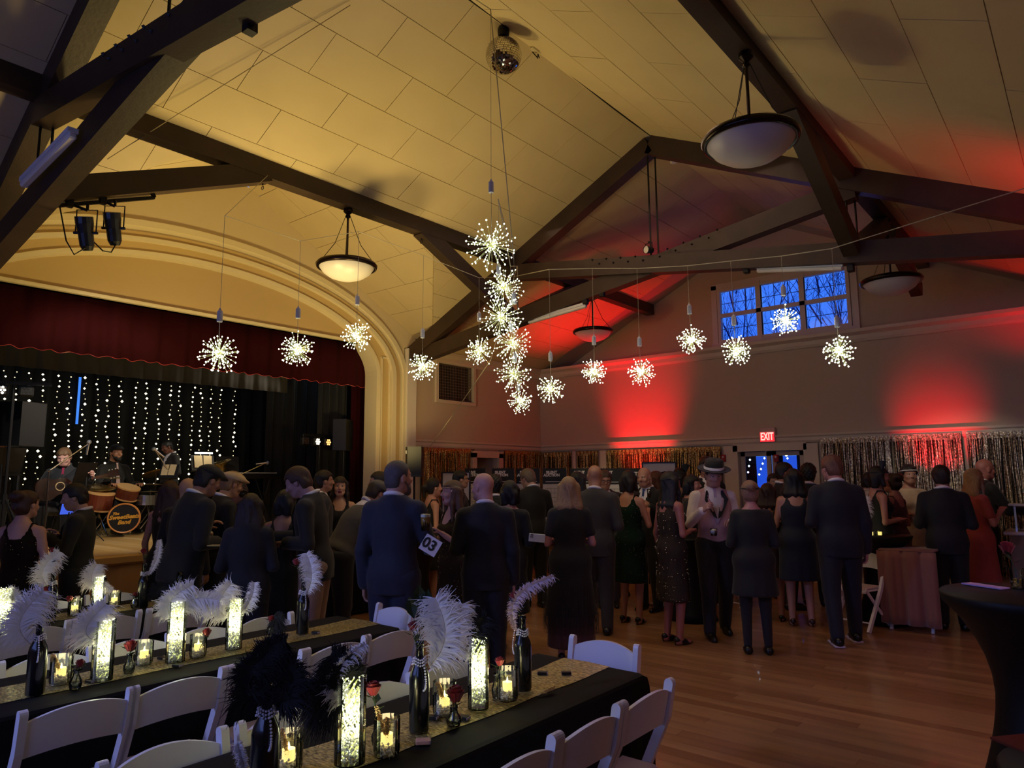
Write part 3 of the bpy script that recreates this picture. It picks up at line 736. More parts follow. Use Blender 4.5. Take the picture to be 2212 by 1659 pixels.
q = (atx(200, 520, -6.45), atx(222, 542, -6.46), atx(240, 545, -6.46), atx(250, 528, -6.45)); wire('spotlight_cable', 'short black cable looping between the two spotlights', q, .006, cat='cable')
spot_can('spotlight', 'small round spotlight with pale lens on top of the far truss', aty(1402, 540, YB - .1), (-.3, -1, -.1), .12, .05, mat('lens_pale', 'd8d2c0', .3))
for px, py, lab in ((1613, 582, 'small black spotlight under the far truss left of the upper window'), (1265, 650, 'black clamp lamp under the scissor chord, left one of two'), (1301, 634, 'black clamp lamp under the scissor chord, right one of two'), (1838, 578, 'small black spotlight under the far truss right of the windows')):
    c = aty(px, py, YB - .02); t = thing('clamp_lamp', lab, 'spotlight', c)
    m = MB(); m.box((0, 0, 0), (.07, .07, .1), bev=.01); m.build('head', BLACKM, t); m = MB(); m.box((0, 0, .08), (.03, .03, .1)); m.build('bracket', BLACKM, t)
c = aty(540, 22, YA + .05); t = thing('projector_bracket', 'black bracket hanging under the nearest truss at top left', 'bracket', c)
m = MB(); m.box((0, 0, .03), (.13, .09, .02)); m.build('plate', BLACKM, t); m = MB(); m.prism([(-.03, -.03, 0), (.03, -.03, 0), (.03, .03, 0), (-.03, .03, 0)], (0.01, 0, -.14)); m.build('sleeve', BLACKM, t)
# exit sign
def text_mesh(name, s, size, matl, parent, loc, R, shear=0, ext=.002, bold=0.0, align='CENTER', space=1.0):
    cu = bpy.data.curves.new(name, 'FONT'); cu.body = s; cu.size = size; cu.extrude = ext; cu.shear = shear; cu.align_x = align; cu.align_y = 'CENTER'; cu.offset = bold; cu.space_line = space; cu.resolution_u = 3
    tmp = bpy.data.objects.new('tmp', cu); COL.objects.link(tmp); dg = bpy.context.evaluated_depsgraph_get()
    me = bpy.data.meshes.new_from_object(tmp.evaluated_get(dg)); bpy.data.objects.remove(tmp); me.name = name; me.materials.clear(); me.materials.append(matl)
    M = Matrix([list(np.asarray(R)[i]) + [float(loc[i])] for i in range(3)] + [[0, 0, 0, 1]]); me.transform(M)
    return link(name, me, parent)
RWY = np.array([[1, 0, 0], [0, 0, -1.0], [0, 1, 0]])            # text upright, read from -y
c = aty(1658.5, 942, YF - .04); t = thing('exit_sign', 'lit red EXIT sign above the double door on the far wall', 'sign', c)
m = MB(); m.box((0, 0, .02), (.27, .06, .25), bev=.01); m.build('housing', mat('sign_housing', 'c8b0a4', .5), t)
m = MB(); m.box((0, -.033, -.015), (.225, .006, .15)); m.build('lit_panel', mat('exit_red_glow', 'ff3030', .4, emit='ff2630', es=1.3), t)
text_mesh('lettering', 'EXIT', .15, mat('exit_letters', 'ffd0c0', .4, emit='ffb8a8', es=1.3), t, (0, -.04, -.013), RWY @ np.diag([.68, 1.15, 1]), bold=.0035)
# ------------------------------------------------------------------ firework lights
LED = mat('led_white', 'ffffff', .3, emit='f6ffe0', es=9.0, sample=False)
LEDW = mat('copper_wire_glow', 'c8c890', .3, .6, emit='d8e0a0', es=.25, sample=False)  # wires get a faint glow of their own, as if lit by the LEDs
CORD = mat('clear_cord', 'b0a890', .4); BATT = mat('battery_box', 'b8b8c4', .3)
FW = [((1062, 530), 104, 5.2, (1061, 403), (1050, 20)), ((1088, 620), 86, 6.0, (1077, 585), (1090, 430)), ((1083, 685), 92, 5.8, (1111, 665), (1104, 560)), ((1107, 742), 86, 6.3, (1104, 720), (1110, 575)),
      ((1110, 808), 78, 6.9, (1112, 775), (1118, 575)), ((1124, 866), 54, 8.2, (1120, 835), (1122, 575)), ((1035, 757), 60, 7.2, (1035, 684), (1034, 600)), ((913, 792), 62, 7.2, (913, 720), (912, 552)),
      ((770, 725), 64, 6.8, (772, 648), (771, 500)), ((642, 755), 70, 6.4, (644, 676), (642, 520)), ((473, 763), 78, 5.9, (475, 682), (478, 465)), ((1190, 840), 60, 7.3, (1189, 770), (1186, 582)),
      ((1283, 802), 56, 7.3, (1283, 735), (1276, 580)), ((1385, 803), 58, 7.2, (1381, 738), (1377, 580)), ((1494, 733), 58, 7.0, (1489, 668), (1487, 574)), ((1590, 757), 60, 6.9, (1585, 692), (1578, 564)),
      ((1697, 692), 55, 6.8, (1692, 628), (1689, 553)), ((1812, 757), 60, 6.6, (1808, 695), (1797, 537))]
FLAB = ['topmost firework light of the bright cluster, just above the far truss', 'firework light second from the top of the hanging cluster', 'firework light third from the top of the hanging cluster', 'large firework light in the middle of the cluster, at pilaster height',
        'firework light next to the bottom of the cluster', 'bottom firework light of the cluster', 'small firework light just left of the middle of the cluster', 'firework light in front of the air grille beside the stage',
        'firework light over the right shoulder of the stage arch', 'firework light before the red valance, second from the left', 'firework light before the red valance, leftmost of all', 'firework light just right of the bottom of the cluster',
        'firework light below the small far bowl pendant', 'firework light over the red glow on the far wall', 'firework light just left of the gable windows', 'firework light below the left gable window', 'firework light seen against the middle gable window', 'rightmost firework light, below the right gable window']
TOPS = []
def fib(n):
    g = (1 + 5 ** .5) / 2
    for i in range(n):
        z = 1 - 2 * (i + .5) / n; a = 2 * PI * i / g; r = math.sqrt(1 - z * z); yield np.array([r * math.cos(a), r * math.sin(a), z])
for k, ((px, py), dia, dist, bx, tp) in enumerate(FW):
    c = atr(px, py, dist); sc_ = np.linalg.norm(c - EYE)
    R_ = dia / 2 / F * sc_
    t = thing('firework_light', FLAB[k], 'hanging light', c, 0, 'firework lights strung across the hall')
    w_ = MB(); b_ = MB(); br = .0072
    rr = random.Random(k)
    for n_ in fib(62):
        n_ = unit(n_ + np.array([rr.uniform(-.2, .2) for _ in range(3)])); L = R_ * rr.uniform(.8, 1.05)
        bend = np.array([rr.uniform(-.1, .1) * R_, rr.uniform(-.1, .1) * R_, -.08 * R_ + rr.uniform(-.04, .04)])
        p1 = n_ * L * .55 + bend * .4; p2 = n_ * L + bend * .6
        w_.tube([(0, 0, 0), p1, p2], .0016, 3, cap=False); b_.octa(p2, br * rr.uniform(.8, 1.2)); b_.octa(n_ * L * .72 + bend * .5, br * .75)
        if rr.random() < .6: b_.octa(n_ * L * rr.uniform(.15, .4), br * .8)
    w_.build('wires', LEDW, t); b_.build('leds', LED, t, kind='stuff')
    q = atr(bx[0], bx[1], dist) - c
    if q[2] < R_: q = np.array([q[0], q[1], max(q[2], R_ * .9)])
    tpz = atr(tp[0], tp[1], dist)[2] - c[2]; tpz = min(tpz, zc(c[0]) - c[2])
    x, y = q[0], q[1]; TOPS.append(c + np.array([x, y, max(tpz, q[2] + .1)]))
    m = MB(); m.lathe([(0, -.05), (.02, -.05), (.022, -.045), (.022, .035), (.012, .045), (.006, .06), (0, .06)], 12, (x, y, q[2])); m.build('battery_box', BATT, t, smooth=False)
    m = MB(); m.tube([(0, 0, 0), (x * .7, y * .7, q[2] * .5), (x, y, q[2] - .05)], .0025, 4, cap=False); m.tube([(x, y, q[2] + .05), (x, y, max(tpz, q[2] + .1))], .0022, 4, cap=False); m.build('cord', CORD, t)
# carrier lines, each through the hooks of its lights
T_ = TOPS
ea = np.array([XRID - XH + .1, 7.75, 4.6]); eb = np.array([XR - .1, 6.2, ZE - .02])
wire('carrier_line', 'thin pale line strung in front of the far truss, carrying firework lights', [ea] + [T_[i] for i in range(11, 18)] + [eb], .0045, CORD, 'line')
wire('carrier_line', 'long thin cord sloping from the ridge down to the light cluster', [np.array([XRID - .02, 3.4, ZRID - .02])] + sorted([T_[i] for i in range(0, 6)], key=lambda p: p[1]) + [ea], .0045, CORD, 'line')
wire('carrier_line', 'thin line from the left header to the light cluster', [np.array([XRID - XH + .09, 3.72, 4.8])] + [T_[10], T_[9], T_[8], T_[7], T_[6], ea], .003, CORD, 'line')
wire('guy_cord', 'thin cord slanting from the cluster down to the left wall', [ea, atr(1060, 778, 8.0), atr(990, 880, 9.3), atx(925, 970, XW + .06)], .0045, CORD, 'line')

# ------------------------------------------------------------------ tables, chairs, table decorations
ZT = 0.72
BCL = mat('black_tablecloth', '040405', .8, var=.2, scale=3, spec=.25)
RUN = mat('gold_sequin_runner', '3c3418', .3, .75, bump=1.0, bscale=120, stretch=(.45, 1, 1), col2='f0e0a0', scale=110)  # pale flecks put the sequin sparkle into the colour
def long_table(label, x0, x1, y0, y1, z=ZT, runw=.25, rx=None, skirt=True):
    t = thing('banquet_table', label, 'table', ((x0 + x1) / 2, (y0 + y1) / 2, .01)); W, L = x1 - x0, y1 - y0
    m = MB(); m.box((0, 0, z - .03), (W - .03, L - .03, .03)); m.build('tabletop', mat('table_board', '4a4640', .6), t)
    for sx in (-1, 1):
        for sy in (-1, 1): m = MB(); m.tube([(sx * (W / 2 - .08), sy * (L / 2 - .2), 0), (sx * (W / 2 - .08), sy * (L / 2 - .2), z - .05)], .014, 6); m.build('leg', IRON, t)
    # draped cloth: one grid wrapped over the edges, with folds
    V = []; Fs = []; drop = z - .03; n = 120
    per = []; r = .04
    def rect(o, k):
        w_, l_ = W / 2 + o, L / 2 + o; pts = []; P = 2 * (2 * w_ + 2 * l_)
        for i in range(n):
            s = i / n * P
            if s < 2 * l_: p = (w_, -l_ + s)
            elif s < 2 * l_ + 2 * w_: p = (w_ - (s - 2 * l_), l_)
            elif s < 4 * l_ + 2 * w_: p = (-w_, l_ - (s - 2 * l_ - 2 * w_))
            else: p = (-w_ + (s - 4 * l_ - 2 * w_), -l_)
            pts.append(p)
        return pts
    rings = [(-.03, z + .002, 0), (-.006, z, 0), (.004, z - .012, 0), (.008, z - .05, .002), (.015, z - .25, .01), (.02, z - .45, .016), (.025, z - drop, .02)]
    for o, zz, a in rings:
        for i, (x, y) in enumerate(rect(o, 0)):
            q = a * math.sin(i * 1.05 + label.__len__()) ; nx, ny = (1, 0) if abs(x) / (W / 2 + o) > abs(y) / (L / 2 + o) else (0, 1)
            V.append((x + math.copysign(q, x) * nx, y + math.copysign(q, y) * ny, zz))
    for k in range(len(rings) - 1):
        for i in range(n): j = (i + 1) % n; Fs.append((k * n + i, k * n + j, (k + 1) * n + j, (k + 1) * n + i))
    Fs.append(tuple(range(n))[::-1])
    m = MB(); m.add(V, Fs); o = m.build('tablecloth', BCL, None, ((x0 + x1) / 2, (y0 + y1) / 2, .012)); 
    tag(o, 'black cloth over the ' + label.replace('long ', '').replace('banquet ', ''), 'tablecloth')
    if runw:
        xc = rx if rx is not None else 0; V = []; Fs = []; nn = 60
        for i in range(nn + 1):
            y = -L / 2 + .01 + (L - .02) * i / nn; e = .012 * math.sin(i * .5) 
            V += [(xc - runw / 2 + e, y, z + .0045), (xc, y, z + .006 + .002 * math.sin(i * 1.7)), (xc + runw / 2 + e * .5, y, z + .0045)]
        for i in range(nn):
            for k in (0, 1): a = i * 3 + k; Fs.append((a, a + 1, a + 4, a + 3))
        b = len(V); V += [(-runw / 2 + xc, L / 2 + .018, z - .2), (xc, L / 2 + .018, z - .2), (xc + runw / 2, L / 2 + .018, z - .2), (-runw / 2 + xc, L / 2 + .014, z - .01), (xc, L / 2 + .014, z - .01), (xc + runw / 2, L / 2 + .014, z - .01)]
        m = MB(); m.add(V[:b], Fs); o = m.build('table_runner', RUN, None, ((x0 + x1) / 2, (y0 + y1) / 2, .012)); tag(o, 'gold sequin runner along the ' + label.replace('long ', '').replace('banquet ', ''), 'table runner')
    return t
T1 = (-2.36, -1.71, .35, 3.03); T2 = (-4.05, -3.38, -.1, 3.0); T3 = (-5.86, -5.16, -.4, 2.78)
long_table('long black banquet table nearest the camera', *T1, runw=.27, rx=.0)
long_table('long black banquet table in the middle row', *T2, runw=.27, rx=.0)
long_table('long black banquet table in the row nearest the stage', *T3, runw=.27, rx=.0)

# white resin folding chair ------------------------------------------------
RES = mat('white_resin', 'e6e2e4', .38, spec=.5); SEATV = mat('padded_vinyl', 'd8c6c4', .5)
def chair_mesh():
    W = .40; D = {}
    def bar(pts, w, h, name):
        m = MB()
        for a, b in zip(pts[:-1], pts[1:]): m.beam(a, b, w, h, (0, 1, 0), bev=.008)
        return m
    def post(s):   # back post runs down to the front feet
        m = MB(); x = s * (W / 2 - .013)
        prof = [(.30, .0), (.03, .42), (-.075, .66), (-.10, .80)]
        hw = .02
        P = [np.array([0, a, b]) for a, b in prof]; L_, R_ = [], []
        for i, p in enumerate(P):
            d = unit(P[min(i + 1, 3)] - P[max(i - 1, 0)]); n_ = np.array([0, -d[2], d[1]]); L_.append(p + n_ * hw); R_.append(p - n_ * hw)
        top = P[-1]; d = unit(P[-1] - P[-2]); n_ = np.array([0, -d[2], d[1]])
        cap = [top + n_ * hw * math.cos(a) + d * hw * math.sin(a) for a in np.linspace(0, PI, 8)[1:-1]]
        poly = L_ + cap + R_[::-1]
        m.prism([(x - .014, p[1], p[2]) for p in poly], (.028, 0, 0)); return m
    D['post'] = [post(1), post(-1)]
    rear = []
    for s in (1, -1): m = MB(); x = s * (W / 2 - .045); m.beam((x, .235, .43), (x, -.17, .0), .026, .034, (0, 1, 0), bev=.008); m.ball((x, .235, .435), (.014, .022, .022), 8); rear.append(m)
    D['rear_leg'] = rear
    # bowed back rest with arched top edge
    m = MB(); V = []; Fs = []; n = 14
    for i in range(n + 1):
        t = i / n * 2 - 1; x = t * (W / 2 - .022); bow = -.022 * (1 - t * t); zt = .765 + .042 * (1 - t * t); zb = .625 + .02 * (1 - t * t)
        for (dy, zz) in ((-.008, zb), (-.008, zt), (.008, zt), (.008, zb)):
            yb = -.06 - (zz - .62) * .22 + bow; V.append((x, yb + dy, zz))
    for i in range(n):
        for k in range(4): a = i * 4 + k; b = i * 4 + (k + 1) % 4; Fs.append((a, b, b + 4, a + 4))
    Fs += [(3, 2, 1, 0), tuple(n * 4 + k for k in range(4))]; m.add(V, Fs); D['backrest'] = [m]
    m = MB(); m.box((0, .1, .425), (W - .07, .34, .02), bev=.008); m.box((0, -.06, .42), (W - .07, .025, .035), bev=.006); m.box((0, .265, .42), (W - .07, .025, .035), bev=.006); D['seat_frame'] = [m]
    m = MB(); m.box((0, .1, .448), (W - .1, .31, .03), bev=.012); D['seat'] = [m]
    m = MB(); m.tube([(-W/2 + .02, .245, .09), (W/2 - .02, .245, .09)], .01, 6); m.tube([(-W/2 + .05, -.12, .055), (W/2 - .05, -.12, .055)], .01, 6); D['stretcher'] = [m]
    return D
CH0 = None
def chair(x, y, rz, label, group=None):
    """rz = 0: the sitter faces +y, the back rest stands at -y"""
    global CH0
    if CH0 is None:
        CH0 = thing('folding_chair', label, 'chair', (x, y, .01), rz)
        for n_, ms in chair_mesh().items():
            for m in ms: m.build(n_, SEATV if n_ == 'seat' else RES, CH0)
        CH0.scale = (1.03, 1, .965); return CH0
    c = dup(CH0, (x, y, .01), rz, label); return c
# right side of the nearest table, facing it (sitter looks to -x)
for k, (yc, lab) in enumerate(((2.62, 'white folding chair at the right side of the nearest table, farthest of three'), (2.2, 'white folding chair at the right side of the nearest table, middle of three'), (1.79, 'white folding chair at the right side of the nearest table, closest of three'))):
    chair(-1.58, yc, PI / 2, lab)
chair(-2.08, 3.15, PI + .05, 'white folding chair at the far end of the nearest table, beside the dance floor')
for k, (yc, lab) in enumerate(((2.42, 'pinkish white folding chair behind the nearest table, between bottle and tall lit vase'), (2.0, 'white folding chair behind the nearest table, left of the black bottle'), (1.58, 'white folding chair behind the nearest table, under the black plumes'), (1.13, 'white folding chair cut by the bottom edge, left of the pearl bottle'))):
    chair(-2.32, yc, -PI / 2, lab)
for k, (yc, lab) in enumerate(((2.73, 'farthest white folding chair on the near side of the middle table'), (2.36, 'white folding chair on the near side of the middle table, behind the black plumes'), (1.95, 'white folding chair on the near side of the middle table, third from the far end'), (1.53, 'white folding chair on the near side of the middle table, left of the black plumes'), (1.13, 'white folding chair at the bottom left, near side of the middle table'))):
    chair(-3.27, yc, PI / 2, lab)
chair(-3.72, 3.12, PI - .1, 'white folding chair at the far end of the middle table')
for k, (yc, lab) in enumerate(((2.48, 'white folding chair behind the middle table, right of the twin plumes'), (2.1, 'white folding chair behind the middle table, behind the single rose'), (1.7, 'white folding chair behind the middle table, behind the leftmost candle'), (1.3, 'white folding chair at the left edge behind the middle table'))):
    chair(-4.0, yc, -PI / 2, lab)
for k, (yc, lab) in enumerate(((2.35, 'white folding chair on the near side of the stage-side table, farthest'), (1.9, 'white folding chair on the near side of the stage-side table, middle'), (1.48, 'white folding chair on the near side of the stage-side table, at the left'), (1.06, 'white folding chair on the near side of the stage-side table, cut by the left edge'))):
    chair(-5.07, yc, PI / 2, lab)
for k, (yc, lab) in enumerate(((2.3, 'white folding chair by the stage, behind the dark bottle'), (1.85, 'white folding chair by the stage, behind the small candles'), (1.4, 'white folding chair by the stage, behind the plume with the red rose'))):
    chair(-5.82, yc, -PI / 2, lab)

# decorations -----------------------------------------------------------
GLS = glassmat('clear_glass', 'f8fcfa', .03); GLD = mat('dark_bottle_glass', '0b0d10', .25, coat=.5)
PEARL = mat('pearl', 'eae4ec', .25, coat=.4); BEADM = mat('clear_beads', 'd8d4dc', .2, coat=.6)
LEDG = mat('vase_led', 'ffffff', .3, emit='f8fad0', es=1.7, sample=False); LEDW2 = mat('vase_glow_wire', 'e8e8a0', .3, emit='e6ea90', es=.7, sample=False)
CAND = mat('led_candle', 'ffe9b0', .5, emit='ffdf80', es=1.1, sample=False); FLAME = mat('candle_flame', 'ffffff', .3, emit='fff4b0', es=4, sample=False)
ROSE = mat('red_rose', '8a0a18', .55, sheen=.3); LEAF = mat('leaf_green', '24381c', .5); STEM = mat('stem_green', '2c4424', .6)
FEW = mat('white_feather', 'f4eeee', .85, sheen=.5); FEB = mat('black_feather', '0a090b', .75, sheen=.3); FEP = mat('blush_feather', 'd8bcc0', .8, sheen=.3); QUI = mat('quill', 'c8b8a0', .5)
TABN = {1: 'nearest table', 2: 'middle table', 3: 'table nearest the stage'}
def on(px, py, z=ZT + .019): return atz(px, py, z)
_pl = {}
def lit_vase(px, py, label, h=.27, r=.047, fill=.3, warm=None):
    p = on(px, py); t = thing('lit_vase', label, 'vase', p, 0, 'lit bead vases')
    m = MB(); m.lathe([(0, .002), (r, .002), (r, h), (r - .003, h), (r - .003, .006), (0, .006)], 20, cap=False); m.build('glass', GLS, t)
    b = MB(); l = MB(); rr = random.Random(int(px))
    for i in range(260):
        z = .012 + rr.random() * h * fill; a = rr.random() * 6.28; q = (r - .008) * math.sqrt(rr.uniform(.3, 1)); b.octa((q * math.cos(a), q * math.sin(a), z), .006)
    for i in range(620):
        z = .01 + (h * .98) * (rr.random() ** .8); a = rr.random() * 6.28; q = (r - .006) * math.sqrt(rr.uniform(.55, 1)); s = .0031 if z > h * fill else .0028
        if z < h * fill and rr.random() < .7: continue
        l.octa((q * math.cos(a), q * math.sin(a), z), s)
    for k in range(7):
        pts = [((r - .012) * math.cos(k + j * 1.3), (r - .012) * math.sin(k + j * 1.3), .02 + j * h / 7) for j in range(7)]
        w_ = l; 
    b.build('beads', BEADM, t, kind='stuff'); l.build('leds', LEDG, t, kind='stuff')
    w_ = MB()
    for k in range(9): w_.tube([((r * .6) * math.cos(k * .8 + j * 1.1), (r * .6) * math.sin(k * .8 + j * 1.1), .02 + j * h / 6.5) for j in range(7)], .0025, 3, cap=False)
    w_.build('led_wires', LEDW2, t)
    light('vase_lamp', 'POINT', tuple(p + (0, 0, h * .55)), 1.1, (1, .95, .62), size=.04)
    return p, h
def candle_jar(px, py, label, h=.115, r=.042, sc_=1.0):
    h *= sc_; r *= sc_; p = on(px, py); t = thing('candle_jar', label, 'candle', p, 0, 'led candles in glass jars')
    m = MB(); m.lathe([(0, .002), (r * .9, .002), (r, .02), (r, h), (r - .003, h), (r - .003, .006), (0, .006)], 20, cap=False); m.build('glass', GLS, t)
    b = MB(); rr = random.Random(int(px) + 5)
    for i in range(110): a = rr.random() * 6.28; q = (r - .008) * math.sqrt(rr.random()); b.octa((q * math.cos(a), q * math.sin(a), .008 + rr.random() * h * .32), .006)
    b.build('beads', BEADM, t, kind='stuff')
    m = MB(); m.lathe([(0, h * .3), (.02, h * .3), (.02, h * .3 + .034), (.015, h * .3 + .03), (0, h * .3 + .028)], 14); m.build('candle', CAND, t)
    m = MB(); m.lathe([(0, h * .3 + .03), (.0045, h * .3 + .038), (.002, h * .3 + .05), (0, h * .3 + .056)], 6); m.build('flame', FLAME, t)
    light('candle_lamp', 'POINT', tuple(p + (0, 0, h * .3 + .07)), .14, (1, .8, .4), size=.02)
    return p
def pearls(m, c, r, z, n=26, drop=0, rb=.0038):
    for k in range(n): a = 2 * PI * k / n; m.ball((c[0] + r * math.cos(a), c[1] + r * math.sin(a), z + .004 * math.sin(3 * a)), rb, 6)
def bottle(px, py, label, h=.31, r=.037, base=True, pos=None, loops=3, strand=True, side=1):
    p = on(px, py) if pos is None else np.array(pos, float); t = thing('wine_bottle', label, 'bottle', p)
    m = MB(); m.lathe([(0, .001), (r * .94, .001), (r, .008), (r, h * .58), (r * .9, h * .64), (r * .55, h * .73), (r * .4, h * .79), (r * .37, h * .94), (r * .43, h * .945), (r * .43, h * .985), (r * .34, h), (0, h)], 22); m.build('bottle', GLD, t, smooth=True)
    m = MB()
    for k in range(loops): pearls(m, (0, 0), r * .5 + .004 + .002 * k, h * .80 - k * .0095, 20)
    if strand:
        for k in range(16): a = k / 15 * PI; m.ball((side * (r * .6 + .012 * math.sin(a) + .012), -.012, h * .78 - .1 * math.sin(a * .5)), .0038, 6)
    m.build('pearl_strands', PEARL, t); return p, h
def feather(base, tip, label, width=.09, kind='w', bend=.06, up=None, droop=.0, n=70, curl=1.0, grp=None):
    """plume from quill base to tip; barbs on both sides of a bent rachis"""
    base = np.array(base, float); tip = np.array(tip, float); M_ = {'w': FEW, 'b': FEB, 'p': FEP, 't': mat('tan_feather', 'c8a878', .7)}[kind]
    t = thing('feather', label, 'feather', base, 0, grp or ('white plumes on the tables' if kind == 'w' else None))
    if t.get('group') is None and 'group' in t: del t['group']
    d = tip - base; L = np.linalg.norm(d); view = unit(EYE - base); s = unit(np.cross(d, view)); nrm_ = unit(np.cross(s, d)); n = int(n * 2.6); rr = random.Random(int(L * 1e5) % 9999)
    P = []; N = 16
    for i in range(N + 1):
        f = i / N; P.append(d * f + s * bend * math.sin(f * PI * .9) * -1 + s * bend * 1.2 * f ** 3 * curl + np.array([0, 0, -droop * f ** 4]) + nrm_ * .02 * math.sin(f * 2))
    m = MB(); m.tube(P, [.0022 * (1 - .8 * i / N) + .0004 for i in range(N + 1)], 4); m.build('rachis', QUI if kind != 'b' else FEB, t)
    V = []; Fs = []
    for sd in (-1, 1):
        for i in range(n):
            f = .16 + .84 * (i + rr.random() * .8) / n; k = min(int(f * N), N - 1); q = P[k] + (P[k + 1] - P[k]) * (f * N - k); tg = unit(P[k + 1] - P[k]); sv = unit(np.cross(tg, nrm_)) * sd
            env = math.sin(min(1, (f - .1) / .4) * PI / 2) * (1 - max(0, (f - .75) / .25) ** 2.2 * .35); bl = width * env * rr.uniform(.6, 1.12)
            dirn = unit(sv + tg * rr.uniform(.15, .75)); w_ = .0021; b = len(V); zoff = nrm_ * rr.uniform(-.02, .02); cu = rr.uniform(-.35, .55); dp_ = rr.uniform(.25, .7)
            for j in range(5):
                u = j / 4; c = q + dirn * bl * u + tg * bl * cu * u * u + np.array([0, 0, -bl * dp_ * u * u * u]) + zoff * u + s * rr.uniform(-1, 1) * .003
                ww = w_ * (1.15 - u * .9) * (1.6 if u < .6 else 1); V += [c + tg * ww, c - tg * ww]
            for j in range(4): Fs.append((b + 2 * j, b + 2 * j + 1, b + 2 * j + 3, b + 2 * j + 2))
    m = MB(); m.add(V, Fs); m.build('barbs', M_, t, kind='stuff'); return t
def rose(c, label, stem_to, r=.022, leaf=True, bud=False):
    c = np.array(c, float); t = thing('rose', label, 'flower', stem_to); o = c - np.array(stem_to)
    m = MB(); m.ball(o, (r * .55, r * .55, r * .8), 10)
    for ring, (nn, rr_, hh) in enumerate(((3, .5, 1.0), (4, .75, .9), (5, 1.0, .7))):
        for k in range(nn):
            a = 2 * PI * k / nn + ring; V = []
            for i in range(4):
                for j in range(4):
                    u = (j / 3 - .5) * 1.9; v = i / 3; R_ = r * rr_ * (.45 + .75 * v - .1 * v * v); V.append(o + (R_ * math.cos(a + u), R_ * math.sin(a + u), -r * .8 + v * r * 1.7 * hh - abs(u) * r * .15))
            m.add(V, [(i * 4 + j, i * 4 + j + 1, i * 4 + j + 5, i * 4 + j + 4) for i in range(3) for j in range(3)])
    m.build('bloom', ROSE, t, smooth=True)
    m = MB(); m.tube([(0, 0, 0), o * .5 + (.004, 0, 0), o - (0, 0, r * .7)], .0022, 5); m.build('stem', STEM, t)
    if leaf:
        for k in range(3):
            a = k * 2.2; q = o * (.55 + .12 * k); d = np.array([math.cos(a), math.sin(a), .5]) * .045; s = np.cross(d, (0, 0, 1)) * .35
            m = MB(); m.add([q, q + d * .5 + s, q + d, q + d * .5 - s, q + d * .5 + (0, 0, -.004)], [(0, 1, 4), (1, 2, 4), (2, 3, 4), (3, 0, 4)]); m.build('leaf', LEAF, t)
    return t
def bud_vase(px, py, label, h=.09, r=.026):
    p = on(px, py); t = thing('bud_vase', label, 'vase', p)
    m = MB(); m.lathe([(0, .002), (r * .8, .002), (r, .02), (r, h * .4), (r * .5, h * .7), (r * .45, h * .85), (r * .6, h), (r * .55, h), (r * .4, h * .84), (r * .45, h * .68), (r * .9, h * .38), (r * .9, .02), (0, .006)], 16, cap=False); m.build('glass', GLS, t, smooth=True)
    m = MB(); m.lathe([(0, .006), (r * .85, .01), (r * .86, h * .35), (0, h * .35)], 14); m.build('water', glassmat('water', 'd8e0e0', .1), t); return p, h
def up(p, dz, px, dx=0):  # point above p by dz, shifted sideways to picture column px at the same depth
    q = p + (0, 0, dz); r_ = ray(px, 1000); rr = math.hypot(q[0], q[1]); k = rr / math.hypot(r_[0], r_[1]); return np.array([r_[0] * k, r_[1] * k, q[2]])
def at_depth(p, px, py):  # point seen at (px, py) as far away as p
    return atr(px, py, math.hypot(p[0], p[1]))
def fe(p, h, tipx, tipy, label, **k):
    b = p + (0, 0, h * .6); feather(b, at_depth(p, tipx, tipy), label, **k)
# nearest table
p, h = lit_vase(755, 1648, 'largest lit bead vase, front centre of the nearest table', .27, .05); fe(p, h, 722, 1478, 'pale plume curling left out of the front lit vase', width=.055, bend=.0, curl=-1.5, droop=.0); fe(p, h, 752, 1392, 'narrow white plume rising straight from the front lit vase', width=.03)
feather(p + (0, 0, .2), at_depth(p, 690, 1440), 'black plume drooping left over the front lit vase', .085, 'b', .04, droop=.08, n=110); feather(p + (0, 0, .2), at_depth(p, 728, 1408), 'black plume standing behind the front lit vase', .08, 'b', -.02, n=110); feather(p + (0, 0, .22), at_depth(p, 672, 1500), 'low black plume hanging left of the front lit vase', .08, 'b', .03, droop=.05, n=110)
p, h = lit_vase(1033, 1530, 'lit bead vase at the far part of the nearest table, strung with pearls', .27, .042); fe(p, h, 985, 1310, 'white plume leaning left out of the far lit vase', width=.075, bend=.03); feather(p + (0, 0, .18), at_depth(p, 1042, 1330), 'small black plume in the far lit vase', .06, 'b', .02)
bp = atz(578, 1485, ZT + .01 + .32); p, h = bottle(0, 0, 'pearl-ringed dark bottle at the bottom edge, left on the nearest table', .32, .04, pos=(bp[0], bp[1], ZT + .019))
for k, (tx, ty, b_) in enumerate(((556, 1385, .05), (632, 1400, -.05), (596, 1345, .03), (545, 1450, .05), (628, 1462, -.05))): feather(p + (0, 0, .28), at_depth(p, tx, ty), ('black plume from the left bottle, arching left', 'black plume from the left bottle, arching right', 'tallest black plume of the left bottle', 'lowest left black plume of the left bottle', 'lowest right black plume of the left bottle')[k], .06, 'b', b_, n=100, droop=.05)
q, h = bud_vase(566, 1720, 'bud vase at the bottom edge beside the pearl bottle'); rose(at_depth(q, 577, 1632), 'dark red rose before the pearl bottle at the bottom edge', q + (0, 0, .03), .034)
feather(q + (-.03, -.03, .05), at_depth(q, 512, 1600), 'small white feather at the bottom edge left of the dark rose', .02, 'w', .0, n=40)
q = candle_jar(622, 1668, 'candle jar at the bottom edge, right of the pearl bottle', sc_=1.05); feather(q + (0, 0, .04), at_depth(q, 608, 1572), 'thin tan feather upright in the bottom edge candle jar', .01, 't', 0, n=30)
